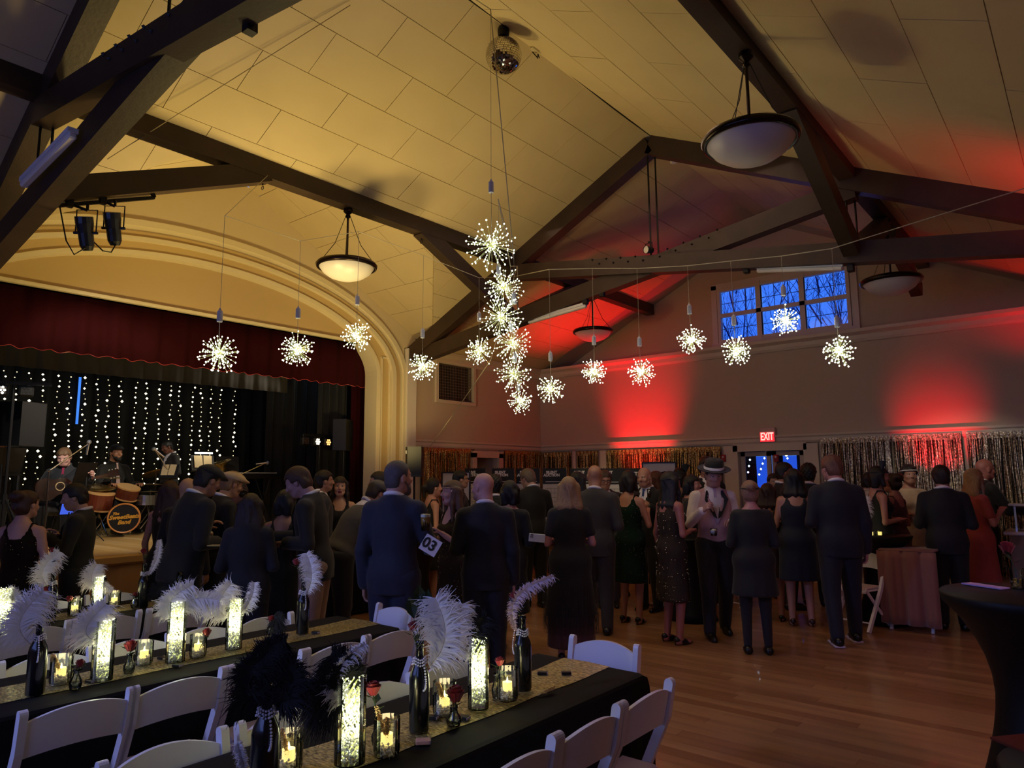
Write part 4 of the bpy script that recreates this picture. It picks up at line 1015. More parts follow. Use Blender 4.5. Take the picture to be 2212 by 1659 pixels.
q = candle_jar(835, 1632, 'candle jar with tan feathers at the front of the nearest table', sc_=1.05); feather(q + (0, 0, .05), at_depth(q, 812, 1522), 'tan feather leaning left in the front candle jar', .01, 't', 0, n=30); feather(q + (0, 0, .05), at_depth(q, 838, 1548), 'tan feather upright in the front candle jar', .01, 't', 0, n=30)
q, h = bud_vase(818, 1612, 'bud vase behind the front candle jar'); rose(at_depth(q, 806, 1486), 'red rose over the front candle jar', q + (0, 0, .03), .026)
p, h = bottle(905, 1580, 'black bottle with pearls, centre of the nearest table', .32); fe(p, h, 965, 1300, 'broad white plume in the centre bottle', width=.11, bend=-.05, n=90); rose(at_depth(p, 893, 1352), 'dark rose beside the plume of the centre bottle', p + (0, 0, .2), .02)
t = thing('leaf_sprig', 'dark green leaf sprig above the plume of the centre bottle', 'leaves', p + (0, 0, .3)); m = MB(); q0_ = np.zeros(3)
for k, (lx, ly) in enumerate(((905, 1262), (884, 1288), (936, 1290), (925, 1272))):
    e_ = at_depth(p, lx, ly) - p - (0, 0, .3); L_ = np.linalg.norm(e_); d_ = unit(e_); s_ = unit(np.cross(d_, EYE - p)) * .022; b_ = e_ - d_ * .085; m = MB(); m.tube([(0, 0, 0), b_], .0018, 4); m.build('stem', STEM, t)
    m = MB(); n_ = unit(np.cross(s_, d_)) * .008; m.add([b_, b_ + d_ * .03 + s_ * .85, b_ + d_ * .055 + s_, e_, b_ + d_ * .055 - s_, b_ + d_ * .03 - s_ * .85, b_ + d_ * .045 - n_], [(0, 1, 6), (1, 2, 6), (2, 3, 6), (3, 4, 6), (4, 5, 6), (5, 0, 6)]); m.build('leaf', LEAF, t)
q = candle_jar(960, 1545, 'candle jar between the centre bottle and the far lit vase', sc_=1.1)
feather(q + (0, 0, .05), at_depth(q, 944, 1472), 'pale shell-like feather in the jar right of the centre bottle', .014, 't', 0, n=30)
q, h = bud_vase(980, 1568, 'short glass with a full red rose on the nearest table', .07, .03); rose(at_depth(q, 984, 1498), 'full red rose in a short glass on the nearest table', q + (0, 0, .02), .032)
q = candle_jar(1096, 1512, 'candle jar left of the rightmost bottle', sc_=1.1)
q, h = bud_vase(1072, 1508, 'slim bud vase before the rightmost bottle', .1, .02); rose(at_depth(q, 1079, 1428), 'small red rose left of the rightmost bottle', q + (0, 0, .03), .02)
p, h = bottle(1130, 1488, 'rightmost black bottle on the nearest table', .31, .038, side=-1); fe(p, h, 1163, 1236, 'tall blush plume curving right out of the rightmost bottle', width=.032, kind='p', bend=.09, n=80, curl=.9); rose(at_depth(p, 1110, 1288), 'red rose left of the blush plume', p + (0, 0, .26), .02)
def matchbox(px, py, label, rz=.3, c='0c0b0c', s=(.045, .03, .012)):
    p = on(px, py, ZT + .02); t = thing('matchbox', label, 'matchbox', p, rz); m = MB(); m.box((0, 0, s[2] / 2), s, bev=.002); m.build('sleeve', mat('matchbox_' + c, c, .4), t)
    m = MB(); m.box((.001, 0, s[2] / 2), (s[0] + .002, s[1] * .9, s[2] * .7)); m.build('tray', mat('matchbox_tray', 'b8a8b0', .5), t)
for a in ((1172, 1456, 'black matchbox on the runner, left one near the far end of the nearest table', .5), (1223, 1456, 'black matchbox on the runner, right one near the far end of the nearest table', .7), (933, 1553, 'small black matchbox right of the centre bottle', .4), (1001, 1553, 'tiny black box by the full rose glass', .2)): matchbox(*a)
matchbox(914, 1606, 'pinkish matchbox before the centre bottle', .8, 'c89a98', (.05, .035, .014)); feather(on(1160, 1503, ZT + .022), on(1190, 1488, ZT + .026), 'small brown feather lying on the runner by the rightmost bottle', .006, 't', 0, n=30)
# middle table
p, h = bottle(75, 1500, 'black bottle with hanging pearls, left on the middle table', .31); fe(p, h, 62, 1285, 'round white plume of the left bottle on the middle table', width=.095, n=90)
q = candle_jar(130, 1478, 'candle jar beside the left bottle on the middle table', sc_=1.1); feather(q + (0, 0, .05), at_depth(q, 112, 1412), 'pale tan feather in the left candle jar of the middle table', .014, 't', 0, n=30)
q, h = bud_vase(162, 1490, 'bud vase left of the first lit vase on the middle table'); rose(at_depth(q, 173, 1432), 'dark drooping rose by the first lit vase of the middle table', q + (0, 0, .03), .018)
p, h = lit_vase(219, 1470, 'first lit bead vase from the left on the middle table'); fe(p, h, 200, 1316, 'white plume of the first lit vase on the middle table', width=.09, n=90)
q, h = bud_vase(278, 1455, 'bud vase with open red rose on the middle table'); rose(at_depth(q, 282, 1394), 'open red rose, middle table, left of a candle', q + (0, 0, .03), .028)
q = candle_jar(310, 1436, 'candle jar right of the open rose on the middle table')
p, h = lit_vase(378, 1430, 'tall lit bead vase in the middle of the middle table', .3, .046, .35); fe(p, h, 392, 1262, 'white plume upright in the tall vase of the middle table', width=.08, n=90); fe(p, h, 458, 1280, 'white plume arching right from the tall vase of the middle table', width=.075, bend=.06, n=90)
q = candle_jar(427, 1420, 'candle jar between the two right lit vases of the middle table'); rose(at_depth(q, 447, 1365), 'red rose by the candle between the right lit vases', q + (.02, 0, .05), .022)
p, h = lit_vase(504, 1402, 'rightmost lit bead vase on the middle table', .26, .044, .35); fe(p, h, 478, 1270, 'white plume leaning left in the rightmost vase of the middle table', width=.085, n=90); fe(p, h, 556, 1262, 'slim white plume pointing right in the rightmost vase of the middle table', width=.04, bend=-.02)
p, h = bottle(653, 1368, 'black bottle with pearls at the far end of the middle table', .31); fe(p, h, 672, 1196, 'white plume of the far bottle on the middle table', width=.07, bend=-.03); rose(at_depth(p, 640, 1213), 'red rose by the plume of the far bottle, middle table', p + (0, 0, .25), .022)
q, h = bud_vase(585, 1372, 'bud vase left of the far bottle on the middle table'); rose(at_depth(q, 586, 1336), 'red rose low before the far bottle on the middle table', q + (0, 0, .03), .02)
feather(q + (0, 0, .1), at_depth(q, 600, 1345), 'glossy black plume curling over the middle table', .06, 'b', .03)
for a in ((682, 1368, 'dark matchbox at the far end of the middle table', .3), (196, 1474, 'black matchbox before the first lit vase of the middle table', .3), (383, 1440, 'dark matchbox before the tall vase of the middle table', .4), (350, 1424, 'dark matchbox left of the tall vase of the middle table', .2)): matchbox(*a)
# table nearest the stage
p, h = lit_vase(4, 1372, 'lit bead vase cut by the left edge of the picture'); fe(p, h, 28, 1275, 'white plume at the left edge over the cut vase', width=.06, bend=-.03)
candle_jar(32, 1350, 'candle jar near the left edge, stage-side table')
p, h = bottle(108, 1335, 'dark bottle behind the left plume, stage-side table', .3); fe(p, h, 108, 1195, 'white plume of the left bottle on the stage-side table', width=.08, n=80); rose(at_depth(p, 112, 1188), 'dark red rose above the left plume of the stage-side table', p + (0, 0, .25), .02); rose(at_depth(p, 100, 1276), 'deep red rose low on the left bottle, stage-side table', p + (0, 0, .1), .03, False)
q = candle_jar(160, 1330, 'candle jar with a rose, stage-side table'); rose(at_depth(q, 150, 1293), 'red rose over the candle jar, stage-side table', q + (0, 0, .05), .022)
p, h = lit_vase(210, 1322, 'lit bead vase in the middle of the stage-side table', .24, .044, .3); fe(p, h, 200, 1222, 'white plume bending over the stage-side lit vase', width=.08, bend=.03, n=80); fe(p, h, 232, 1262, 'drooping white plume right of the stage-side lit vase', width=.04)
candle_jar(246, 1312, 'candle jar right of the lit vase, stage-side table')
q, h = bud_vase(290, 1314, 'bud vase by the rightmost dark bottle, stage-side table'); rose(at_depth(q, 292, 1284), 'red rose in the bud vase, stage-side table', q + (0, 0, .03), .018)
p, h = bottle(308, 1312, 'rightmost dark bottle on the stage-side table', .31, strand=False); rose(at_depth(p, 310, 1190), 'dark rose high in the rightmost stage-side bottle', p + (0, 0, .26), .02); fe(p, h, 350, 1168, 'slim white plume beside the dark rose, stage-side table', width=.03, bend=-.02)
feather(p + (.06, .1, .05), at_depth(p, 345, 1268), 'round black plume at the far end of the stage-side table', .09, 'b', .03, n=90)
def flute(p, label, h=.2, r=.025, liquid=True):
    t = thing('champagne_flute', label, 'glass', p)
    m = MB(); m.lathe([(0, .001), (.03, .001), (.03, .004), (.004, .01), (.004, h * .4), (r * .7, h * .5), (r, h * .75), (r * .85, h), (r * .8, h), (r * .93, h * .75), (0, h * .45)], 14, cap=False); m.build('glass', GLS, t, smooth=True)
    if liquid: m = MB(); m.lathe([(0, h * .47), (r * .6, h * .52), (r * .85, h * .72), (0, h * .72)], 12); m.build('drink', glassmat('pale_wine', 'e8c070', .1), t)
    return t
flute(on(386, 1294), 'stemmed glass left one of two beyond the twin plumes'); flute(on(418, 1285), 'stemmed glass right one of two beyond the twin plumes')

# cocktail tables -------------------------------------------------------
def spandex(label, c, z, R_, waist=.17, foot=.32, cat='table', m_=None):
    t = thing('cocktail_table', label, cat, (c[0], c[1], .012))
    m = MB(); n = 32; V = []; Fs = []; prof = [(0, z), (R_ - .01, z), (R_, z - .012), (R_ * .97, z - .05)]
    for k in range(1, 13): f = k / 12; prof.append((waist + (R_ * .95 - waist) * (1 - min(1, f / .42)) ** 2.1 + (foot - waist) * max(0, (f - .42) / .58) ** 1.6, z - .05 - (z - .06) * f))
    m.lathe(prof, n); m.build('stretch_cover', m_ or mat('black_spandex', '060608', .55, spec=.3), t, smooth=True)
    return t
cc_ = atz(2222, 1288, 1.07); spandex('tall round cocktail table in black stretch cover at the right edge', cc_, 1.07, .37)
o = MB(); q = atz(2128, 1268, 1.082) ; o.box((0, 0, 0), (.2, .07, .006)); t = o.build('auction_card', mat('card_violet', 'b8a0d8', .5), None, q + (0, 0, .006)); t.rotation_euler = (0, 0, -.5); tag(t, 'long pale card lying on the cocktail table at the right edge', 'card')
q = atz(2200, 1272, 1.082); t = thing('glass_tumbler', 'small glass of gold beads on the cocktail table at the right edge', 'glass', q)
m = MB(); m.lathe([(0, 0), (.03, 0), (.034, .1), (.031, .1), (.028, .004), (0, .004)], 14, cap=False); m.build('glass', GLS, t); m = MB(); [m.octa((rnd.uniform(-.018, .018), rnd.uniform(-.018, .018), rnd.uniform(.01, .05)), .006) for _ in range(50)]; m.build('gold_beads', mat('gold_bead', 'c8a850', .2, .8), t, kind='stuff')
rose(q + (-.03, 0, .2), 'dark rose over the cocktail table at the right edge', q + (0, 0, .03), .035)
q = atz(2415, 1690, .74); spandex('low round table in black cover at the bottom right corner', q, .74, .30, .25, .3)
q = atz(2200, 1600, .755); m = MB(); m.box((0, 0, 0), (.18, .13, .008)); t = m.build('program_card', mat('card_dark_red', '5a1810', .5), None, q + (.03, 0, .0)); t.rotation_euler = (0, 0, .9); tag(t, 'dark red printed card with pale edge at the bottom right corner', 'card')
m = MB(); m.box((0, -.066, 0), (.182, .006, .009)); m.build('pale_edge', mat('card_edge', 'c8a0a8', .5), t)
# cocktail tables in the crowd
_c1 = atr(1905, 1300, 9.1); _c2 = atr(1497, 1300, 8.6)
TB = [(_c1[0], _c1[1], .97, .36, 'cocktail table with plumes and lit vases, right of the tall man in navy'), (_c2[0], _c2[1], .93, .28, 'cocktail table among the guests, left of the man in the waistcoat'), (-6.1, 5.6, .95, .35, 'cocktail table with glowing glasses behind the couple with the bid paddle'), (-5.4, 8.6, .95, .35, 'cocktail table near the auction boards')]
tp_ = []
for x, y, z, r_, lab in TB: spandex(lab, (x, y), z, r_, .14, .28); tp_.append(np.array([x, y, z]))
def tall_vase_at(p, label, tips, h=.24):
    t = thing('lit_vase', label, 'vase', p, 0, 'lit bead vases'); r = .045
    m = MB(); m.lathe([(0, .002), (r, .002), (r, h), (r - .003, h), (r - .003, .006), (0, .006)], 16, cap=False); m.build('glass', GLS, t)
    l = MB(); rr = random.Random(int(p[0] * 100)); [l.octa(((r - .007) * math.cos(a), (r - .007) * math.sin(a), rr.uniform(.01, h)), .005) for a in [rr.random() * 6.28 for _ in range(150)]]; l.build('leds', LEDG, t, kind='stuff')
    light('vase_lamp', 'POINT', tuple(p + (0, 0, h * .5)), .5, (1, .95, .62), size=.04)
    for k, (dx, dy, dz) in enumerate(tips): feather(p + (0, 0, h * .5), p + (dx, dy, dz), ('left plume in the ', 'right plume in the ')[k] + label, .08, 'w', .03 * (1 - 2 * k), n=60)
p = np.array([_c1[0] - .16, _c1[1] - .16, .973]); tall_vase_at(p, 'lit vase right of the tall man in navy', ((-.14, 0, .36), (.12, .02, .42)))
for k, dx in enumerate((.15, .22)):
    q = p + (dx, -.05 + k * .08, 0); t = thing('candle_cup', ('left', 'right')[k] + ' glowing candle cup on the cocktail table with plumes', 'candle', q); m = MB(); m.lathe([(0, 0), (.03, 0), (.034, .06), (.03, .06), (.026, .004), (0, .004)], 12, cap=False); m.build('glass', GLS, t); m = MB(); m.lathe([(0, .006), (.022, .006), (.022, .045), (0, .045)], 12); m.build('candle', CAND, t)
p = tp_[2] + (0, 0, .003)
for k in range(5):
    q = p + (.12 * math.cos(k * 1.25), .12 * math.sin(k * 1.25), 0); t = thing('candle_cup', 'glowing candle cup on the table behind the bid paddle', 'candle', q, 0, 'candle cups behind the bid paddle'); m = MB(); m.lathe([(0, 0), (.03, 0), (.034, .08), (.03, .08), (.026, .004), (0, .004)], 12, cap=False); m.build('glass', GLS, t); m = MB(); m.lathe([(0, .006), (.024, .006), (.024, .05), (0, .05)], 12); m.build('candle', CAND, t)
light('cups_lamp', 'POINT', tuple(p + (0, 0, .15)), 1.0, (1, .85, .45), size=.05)
p = tp_[3] + (0, 0, .003); tall_vase_at(p, 'lit vase on the table near the auction boards', ((-.1, 0, .4), (.1, .02, .42)))
# silent-auction side table by the stage, with a wooden tray
t = long_table('long dark table along the stage behind the guests', -7.75, -7.1, 3.9, 6.6, .80, 0)
m = MB(); m.box((0, 0, .02), (.5, .35, .02)); 
for a, b, c, d in ((0, .17, .5, .015), (0, -.17, .5, .015), (.245, 0, .015, .35), (-.245, 0, .015, .35)): m.box((a, b, .05), (c, d, .08))
o = m.build('wooden_tray', mat('tray_wood', 'b08848', .4), None, (-7.4, 5.6, .815)); tag(o, 'wooden tray on the side table by the stage', 'tray')
# chairs in the crowd
chair(-2.09, 8.55, PI * .9, 'pale wooden-looking folding chair beside the cocktail table with plumes')
chair(-4.1, 8.1, -.4, 'white folding chair behind the man in the waistcoat'); chair(-3.7, 8.9, -.2, 'white folding chair farther behind the man in the waistcoat')
chair(-1.66, 8.85, PI, 'folding chair covered by a brown wrap, right of the cocktail table')
m = MB(); V, Fs = cloth_sheet((-1.92, 9.05), (-1.40, 9.05), .12, .84, .03, 3, n=50, nz=8, nrm=(0, 1), sag=0); m.add(V, Fs); V, Fs = cloth_sheet((-1.94, 8.5), (-1.38, 8.5), .08, .84, .03, 3, n=50, nz=8, nrm=(0, 1)); m.add(V, Fs)
m.box((-1.66, 8.78, .845), (.52, .56, .02)); o = m.build('wrap', mat('brown_wrap', '8a5a4c', .85, sheen=.4), smooth=True); sm = o.modifiers.new('t', 'SOLIDIFY'); sm.thickness = .01; tag(o, 'brown wrap draped over a chair right of the cocktail table', 'wrap')
# bar at the right
t = thing('bar_counter', 'pale bar counter with tan front at the right, under the foil curtain', 'bar', (-.3, 10.1, .01)); 
m = MB(); m.box((0, 0, .48), (1.1, .5, .94)); m.build('front_panel', mat('bar_tan', '8a6a4c', .6), t); m = MB(); m.box((0, 0, .97), (1.2, .6, .04), bev=.01); m.build('worktop', mat('bar_top', 'd8ccb8', .3), t)
m = MB(); m.box((0, .1, 1.28), (1.1, .3, .025), bev=.005); m.build('shelf', mat('bar_top'), t)
for x in (-.5, .5): m = MB(); m.box((x, .1, 1.13), (.02, .02, .28)); m.build('shelf_post', CHROME, t)
for k in range(4):
    flute(np.array([-.75 + k * .2, 10.0, 1.003]), 'tall glass standing on the bar under the foil curtain', .2).update() if False else None
    tt = flute(np.array([-.75 + k * .2, 10.0, 1.003]), 'tall glass standing on the bar under the foil curtain', .2); tt['group'] = 'glasses on the bar'
for k in range(3): tt = flute(np.array([-.7 + k * .22, 10.2, 1.306]), 'glass on the raised shelf of the bar', .17); tt['group'] = 'glasses on the bar shelf'

# foil curtains ---------------------------------------------------------
FOIL = mat('gold_foil', 'f4cc80', .26, .9, bump=1.0, bscale=55, col2='6a4418', scale=45); FOIS = mat('champagne_foil', 'fff0d0', .26, .9, bump=1.0, bscale=55, col2='6a5238', scale=45)  # bright and dark colour flecks imitate sparkle on the crinkled foil
def foil(label, p0, p1, z1, z0, ml, nrm, dens=75):
    p0 = np.array(p0, float); p1 = np.array(p1, float); L = np.linalg.norm(p1 - p0); n = int(L * dens); nv = np.array([nrm[0], nrm[1], 0.0]); d3 = np.array([*(p1 - p0), 0]) / L; m = MB()
    t = thing('foil_curtain', label, 'foil curtain', ((p0 + p1) / 2).tolist() + [0]); o = np.array([*((p0 + p1) / 2), 0])
    for layer in (0, 1):
        for i in range(n):
            u = (i + rnd.random()) / n; b = np.array([*(p0 + (p1 - p0) * u), 0]) - o + nv * (.012 + layer * .02); V = []; tw = rnd.uniform(0, 6); w_ = .006; ph = rnd.uniform(0, 6); zz1 = z1 - .05
            for j in range(9):
                f = j / 8; z = zz1 + (z0 - zz1) * f; a = tw + f * rnd.uniform(1.5, 3.5); c = b + d3 * .008 * math.sin(ph + f * 9) + nv * .01 * math.sin(ph * 2 + f * 12) * f; e = (d3 * math.cos(a) + nv * abs(math.sin(a)) * .6) * w_
                V += [c - e + (0, 0, z), c + e + (0, 0, z)]
            m.add(V, [(2 * j, 2 * j + 1, 2 * j + 3, 2 * j + 2) for j in range(8)])
    m.build('foil_strips', ml, t, kind='stuff')
    m = MB(); V, Fs = cloth_sheet(p0 - o[:2], p1 - o[:2], z1 - .09, z1, .006, L * 12, n=int(L * 60), nz=3, nrm=nrm); m.add([(a + nrm[0] * .02, b + nrm[1] * .02, c) for a, b, c in V], Fs); m.build('header_tape', ml, t)
    m = MB(); m.beam((*(p0 - o[:2] + np.array(nrm) * .006), (z0 + z1) / 2), (*(p1 - o[:2] + np.array(nrm) * .006), (z0 + z1) / 2), .004, z1 - z0 - .02); m.build('backing', mat('dark_backing', '0d0a08', .9), t)
foil('gold foil curtain on the left wall next to the loudspeaker', (XW + .05, 8.1), (XW + .05, 9.3), 2.17, .3, FOIL, (1, 0))
foil('gold foil curtain on the left wall in the corner', (XW + .05, 10.26), (XW + .05, 11.4), 2.17, .3, FOIL, (1, 0))
foil('gold foil curtain on the far wall in the corner', (XW + .1, YF - .05), (-8.0, YF - .05), 2.15, .3, FOIL, (0, -1))
foil('narrow gold foil curtain between the two white posts', (-7.86, YF - .05), (-7.38, YF - .05), 2.15, .3, FOIL, (0, -1))
foil('wide gold foil curtain left of the double door', (-7.17, YF - .05), (-4.9, YF - .05), 2.15, .3, FOIL, (0, -1))
foil('champagne foil curtain right of the double door', (-3.27, YF - .06), (-2.3, YF - .06), 2.22, .3, FOIS, (0, -1))
foil('champagne foil curtain in the middle of the right part', (-2.27, YF - .06), (-1.42, YF - .06), 2.22, .3, FOIS, (0, -1))
foil('champagne foil curtain at the right edge of the far wall', (-1.36, YF - .06), (1.2, YF - .06), 2.22, .3, FOIS, (0, -1), 60)
# doors in the far wall, with windows and string lights beyond
DP = mat('door_paint', 'b8a898', .5)
for k, (x0, x1) in enumerate(((-4.6, -4.1), (-4.08, -3.57))):
    m = MB(); xm = (x0 + x1) / 2
    for a, b, c, d in ((x0, x0 + .07, .02, 2.04), (x1 - .07, x1, .02, 2.04), (x0, x1, .02, .3), (x0, x1, .95, 1.05), (x0, x1, 1.97, 2.04)): m.box(((a + b) / 2, YF + .06, (c + d) / 2), (b - a, .04, d - c))
    o = struct('door_%d' % (k + 1), m, DP)
    m = MB(); m.box((xm, YF + .06, 1.5), (x1 - x0 - .14, .008, .92)); m.box((xm, YF + .06, .62), (x1 - x0 - .14, .008, .66)); m.build('pane', pane_b, o)
    m = MB(); m.tube([(x1 - .035 if k == 0 else x0 + .035, YF + .02, .9), (x1 - .035 if k == 0 else x0 + .035, YF + .02, 1.15)], .009, 6); m.build('handle', CHROME, o)
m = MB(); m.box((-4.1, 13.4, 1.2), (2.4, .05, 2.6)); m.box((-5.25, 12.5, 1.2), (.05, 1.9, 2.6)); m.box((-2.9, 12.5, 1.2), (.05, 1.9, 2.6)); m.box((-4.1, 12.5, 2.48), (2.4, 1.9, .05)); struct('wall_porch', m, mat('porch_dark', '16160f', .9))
for k, (px0, px1) in enumerate(((1632, 1672), (1690, 1722), (1738, 1752))):
    a = aty(px0, 990, 13.3); b = aty(px1, 1040, 13.3); m = MB(); m.box(((a[0] + b[0]) / 2, 13.34, (a[2] + b[2]) / 2 - .1), (b[0] - a[0], .02, abs(a[2] - b[2]) + .3)); o = m.build('porch_window', mat('dusk_pane', '3f70d8', .3, emit='3f78e0', es=.8)); tag(o, ('left', 'middle', 'right')[k] + ' blue dusk window beyond the double door', 'window')
for k, (a, b) in enumerate((((1593, 985), (1592, 1006)), ((1622, 980), (1616, 1020)), ((1655, 978), (1640, 1025)), ((1696, 978), (1701, 990)), ((1733, 978), (1742, 1042)))):
    p0 = aty(*a, 12.3); p1 = aty(*b, 12.3); t = thing('string_light', ('first', 'second', 'third', 'fourth', 'fifth')[k] + ' light strand from the left beyond the double door', 'string lights', p0); m = MB(); n = max(3, int(abs(b[1] - a[1]) / 8.5)); l = MB()
    m.tube([(0, 0, .3), (0, 0, 0), p1 - p0], .004, 3); m.build('wire', WIRE, t); [l.octa((p1 - p0) * i / (n - 1), .022) for i in range(n)]; l.build('bulbs', BULB, t)
for k, px in enumerate((1563, 1677)):
    q = aty(px, 990, YF - .06); t = thing('fire_alarm', ('left', 'right')[k] + ' red fire alarm beside the double door', 'alarm', q); m = MB(); m.box((0, 0, 0), (.08, .05, .12), bev=.01); m.build('case', mat('alarm_red', 'a01818', .4), t); m = MB(); m.ball((0, -.03, .02), .018, 8); m.build('strobe', WHITEP, t)
# auction boards --------------------------------------------------------
WHT = mat('white_paper', 'cfcac8', .7); TXT = mat('white_print', 'e8e4e4', .6); BRD_ = mat('board_black', '0c0c0e', .6); LNS = mat('grey_print', '77767a', .7)
def board(c, rz, label, words, w=.5, h=1.5, cat='poster', paper=True):
    t = thing('auction_board', label, cat, c, rz); R = rotz(rz) @ RWY
    m = MB(); m.box((0, 0, 0), (w, .02, h)); m.build('panel', WHT, t)
    m = MB(); m.box((0, -.013, h / 2 - .13), (w, .01, .26)); m.build('header', BRD_, t)
    m = MB(); [m.ball((-w / 2 + .02 + i * (w - .04) / 9, -.012, h / 2 + .004), .009, 6) for i in range(10)]; m.build('edge_beads', mat('black_bead', '101012', .3), t)
    text_mesh('heading', words, .062 if len(words) > 6 else .08, TXT, t, (-.05, -.02, h / 2 - .09), RWY, bold=.003, space=.8)
    m = MB(); 
    for i in range(11): m.box((0, -.012, h / 2 - .34 - i * .075), (w * .8, .004, .006))
    for i in range(5): m.box((-w * .3 + i * w * .15, -.012, h / 2 - .7), (.004, .004, .75))
    m.build('form_lines', LNS, t); m = MB(); m.box((0, -.02, h / 2 - .225), (w * .75, .003, .008)); m.build('small_print', TXT, t)
    m = MB(); [m.beam((sx * w * .3, .02, h / 2 - .3), (sx * w * .42, .25 if sx > 0 else .22, -c[2] + .02), .02, .02) for sx in (-1, 1)]; m.beam((-w * .35, -.01, -h / 2), (-w * .4, -.04, -c[2] + .02), .02, .02); m.beam((w * .35, -.01, -h / 2), (w * .4, -.04, -c[2] + .02), .02, .02); m.build('easel', BLACKM, t)
    return t
for k, (px, pw, wd, lab, dist) in enumerate(((1027, 48, 'LIVE\nAUCTION', 'black headed LIVE AUCTION board, left of the others', 12.2), (1087, 50, 'SILENT\nAUCTION', 'SILENT AUCTION board right of the left doorway', 12.2), (1141, 52, 'SILENT\nAUCTION', 'SILENT AUCTION board behind the man bending in black', 12.2), (1198, 53, 'SILENT\nAUCTION', 'SILENT AUCTION board left of the two white posts', 12.1), (1258, 54, 'PUT IT\nUP', 'black board with large words before the narrow foil curtain', 12.0), (1318, 54, 'PUT IT\nUP', 'board partly hidden right of the red-lit post', 11.9), (1368, 50, 'PUT IT', 'rightmost black headed board left of the framed jersey', 11.8))):
    c = atr(px, 1012, dist); h = 1.25; w_ = pw / F * dist * .98; board((c[0], c[1], c[2] - h / 2), -math.atan2(c[0], c[1]) * -.35 if False else .45, lab, wd, w_, h)
def picture(px, py, dist, w, h, label, jersey):
    c = atr(px, py, dist); t = thing('framed_picture', label, 'picture', (c[0], c[1], c[2] - h / 2), .45)
    m = MB(); [m.box(*a) for a in (((0, 0, h / 2), (w, .03, .02)), ((0, 0, -h / 2), (w, .03, .02)), ((-w / 2, 0, 0), (.02, .03, h)), ((w / 2, 0, 0), (.02, .03, h)))]; m.build('frame', BLACKM, t)
    m = MB(); m.box((0, .005, 0), (w, .01, h)); m.build('mount', mat('picture_mount', 'b8b4bc', .6), t); m = MB()
    if jersey:
        pts = [(-.2, .12), (-.1, .17), (-.03, .15), (.03, .15), (.1, .17), (.2, .12), (.24, -.02), (.17, -.04), (.15, .03), (.15, -.25), (-.15, -.25), (-.15, .03), (-.17, -.04), (-.24, -.02)]
        m.prism([(a * w / .56, -.002, b) for a, b in pts], (0, -.006, 0)); m.build('jersey', mat('jersey_black', '121014', .7), t); m = MB(); [m.box((s * .2, -.01, .03), (.015, .004, .12), roty(s * .3)) for s in (-1, 1)]; m.build('stripe', TXT, t)
    else: m.prism([(-.05, -.002, .2), (.12, -.002, .02), (.12, -.002, -.3), (-.05, -.002, -.3)], (0, -.004, 0)); m.build('dark_figure', mat('picture_grey', '3a4448', .7), t)
    m = MB(); [m.beam((sx * w * .3, .03, 0), (sx * w * .42, .2, -(c[2] - h / 2) + .02), .02, .02) for sx in (-1, 1)]; m.box((0, -.02, -h / 2 - .02), (w * .8, .06, .02)); m.build('easel', BLACKM, t)
picture(1423, 999, 11.0, .5, .6, 'framed black jersey standing before the wide foil curtain', True)
picture(985, 1020, 11.2, .46, .7, 'black framed picture by the left doorway, beside the foil curtain', False)
# stage instruments -----------------------------------------------------
def cym(m, c, r, tilt): m.lathe([(0, .012), (.03, .008), (r * .4, .004), (r, 0), (r, -.002), (r * .4, .001), (0, .004)], 22, c, R=rotx(tilt[0]) @ roty(tilt[1]))
bd = atx(268, 1119, -10.5); t = thing('drum_kit', 'drum kit with lettered bass drum head at the middle of the stage', 'drums', (bd[0], bd[1], ZS), 0)
WOODR = mat('drum_wood', '6a2f1c', .35, coat=.4); HOOP = mat('drum_hoop', 'd8a868', .35); HEADB = mat('drum_head_black', '12100c', .4); HEADW = mat('drum_head_cream', 'd8c8a0', .5)
rb = .2; zb = bd[2] - ZS; Rf = rotz(-.42) @ roty(PI / 2)     # axis toward the hall (+x, a little to the right)
ax = Rf @ np.array([0, 0, 1.0])
m = MB(); m.lathe([(rb * .97, -.38), (rb * .97, 0)], 32, (0, 0, zb), R=Rf, cap=True); m.build('bass_drum', WOODR, t, smooth=False)
m = MB(); m.lathe([(rb * .93, .0), (rb, .0), (rb + .008, .02), (rb, .035), (rb * .93, .03)], 36, (0, 0, zb), R=Rf, cap=False); h_ = m.build('bass_hoop', mat('hoop_orange', 'e89a50', .4), t)  # plain orange colour for the bass hoop
m = MB(); m.lathe([(0, .012), (rb * .94, .012)], 32, (0, 0, zb), R=Rf, cap=False); h_ = m.build('bass_head', HEADB, t)
e1 = np.cross((0, 0, 1), ax); RT = np.column_stack([e1, (0, 0, 1), ax]); GT = mat('gold_lettering', 'f0b038', .4)
for s_, sz, dx, dz in (('The', .05, -.105, .06), ('SweetBeats', .08, 0, .015), ('Band', .078, .0, -.057)):
    text_mesh('lettering', s_, sz, GT, t, np.array([0, 0, zb]) + ax * .02 + e1 * dx + (0, 0, dz), RT @ rotz(.07), shear=.35, bold=.003).parent = t
for n_, px, py, r_, dd, tl in (('tom_drum', 275, 1064, .15, .17, .35), ('floor_tom', 215, 1082, .17, .24, .2)):
    c = atx(px, py, -10.8) - np.array([bd[0], bd[1], ZS]); Rt = rotx(-tl * .3) @ roty(tl)
    m = MB(); m.lathe([(r_, -dd / 2), (r_, dd / 2)], 24, c, R=Rt); m.build(n_, WOODR, t); m = MB(); [m.lathe([(r_ * .96, z), (r_ + .006, z), (r_ + .006, z + .02), (r_ * .96, z + .02)], 24, c, R=Rt, cap=True) for z in (-dd / 2 - .005, dd / 2 - .015)]; m.build('hoop', HOOP, t)
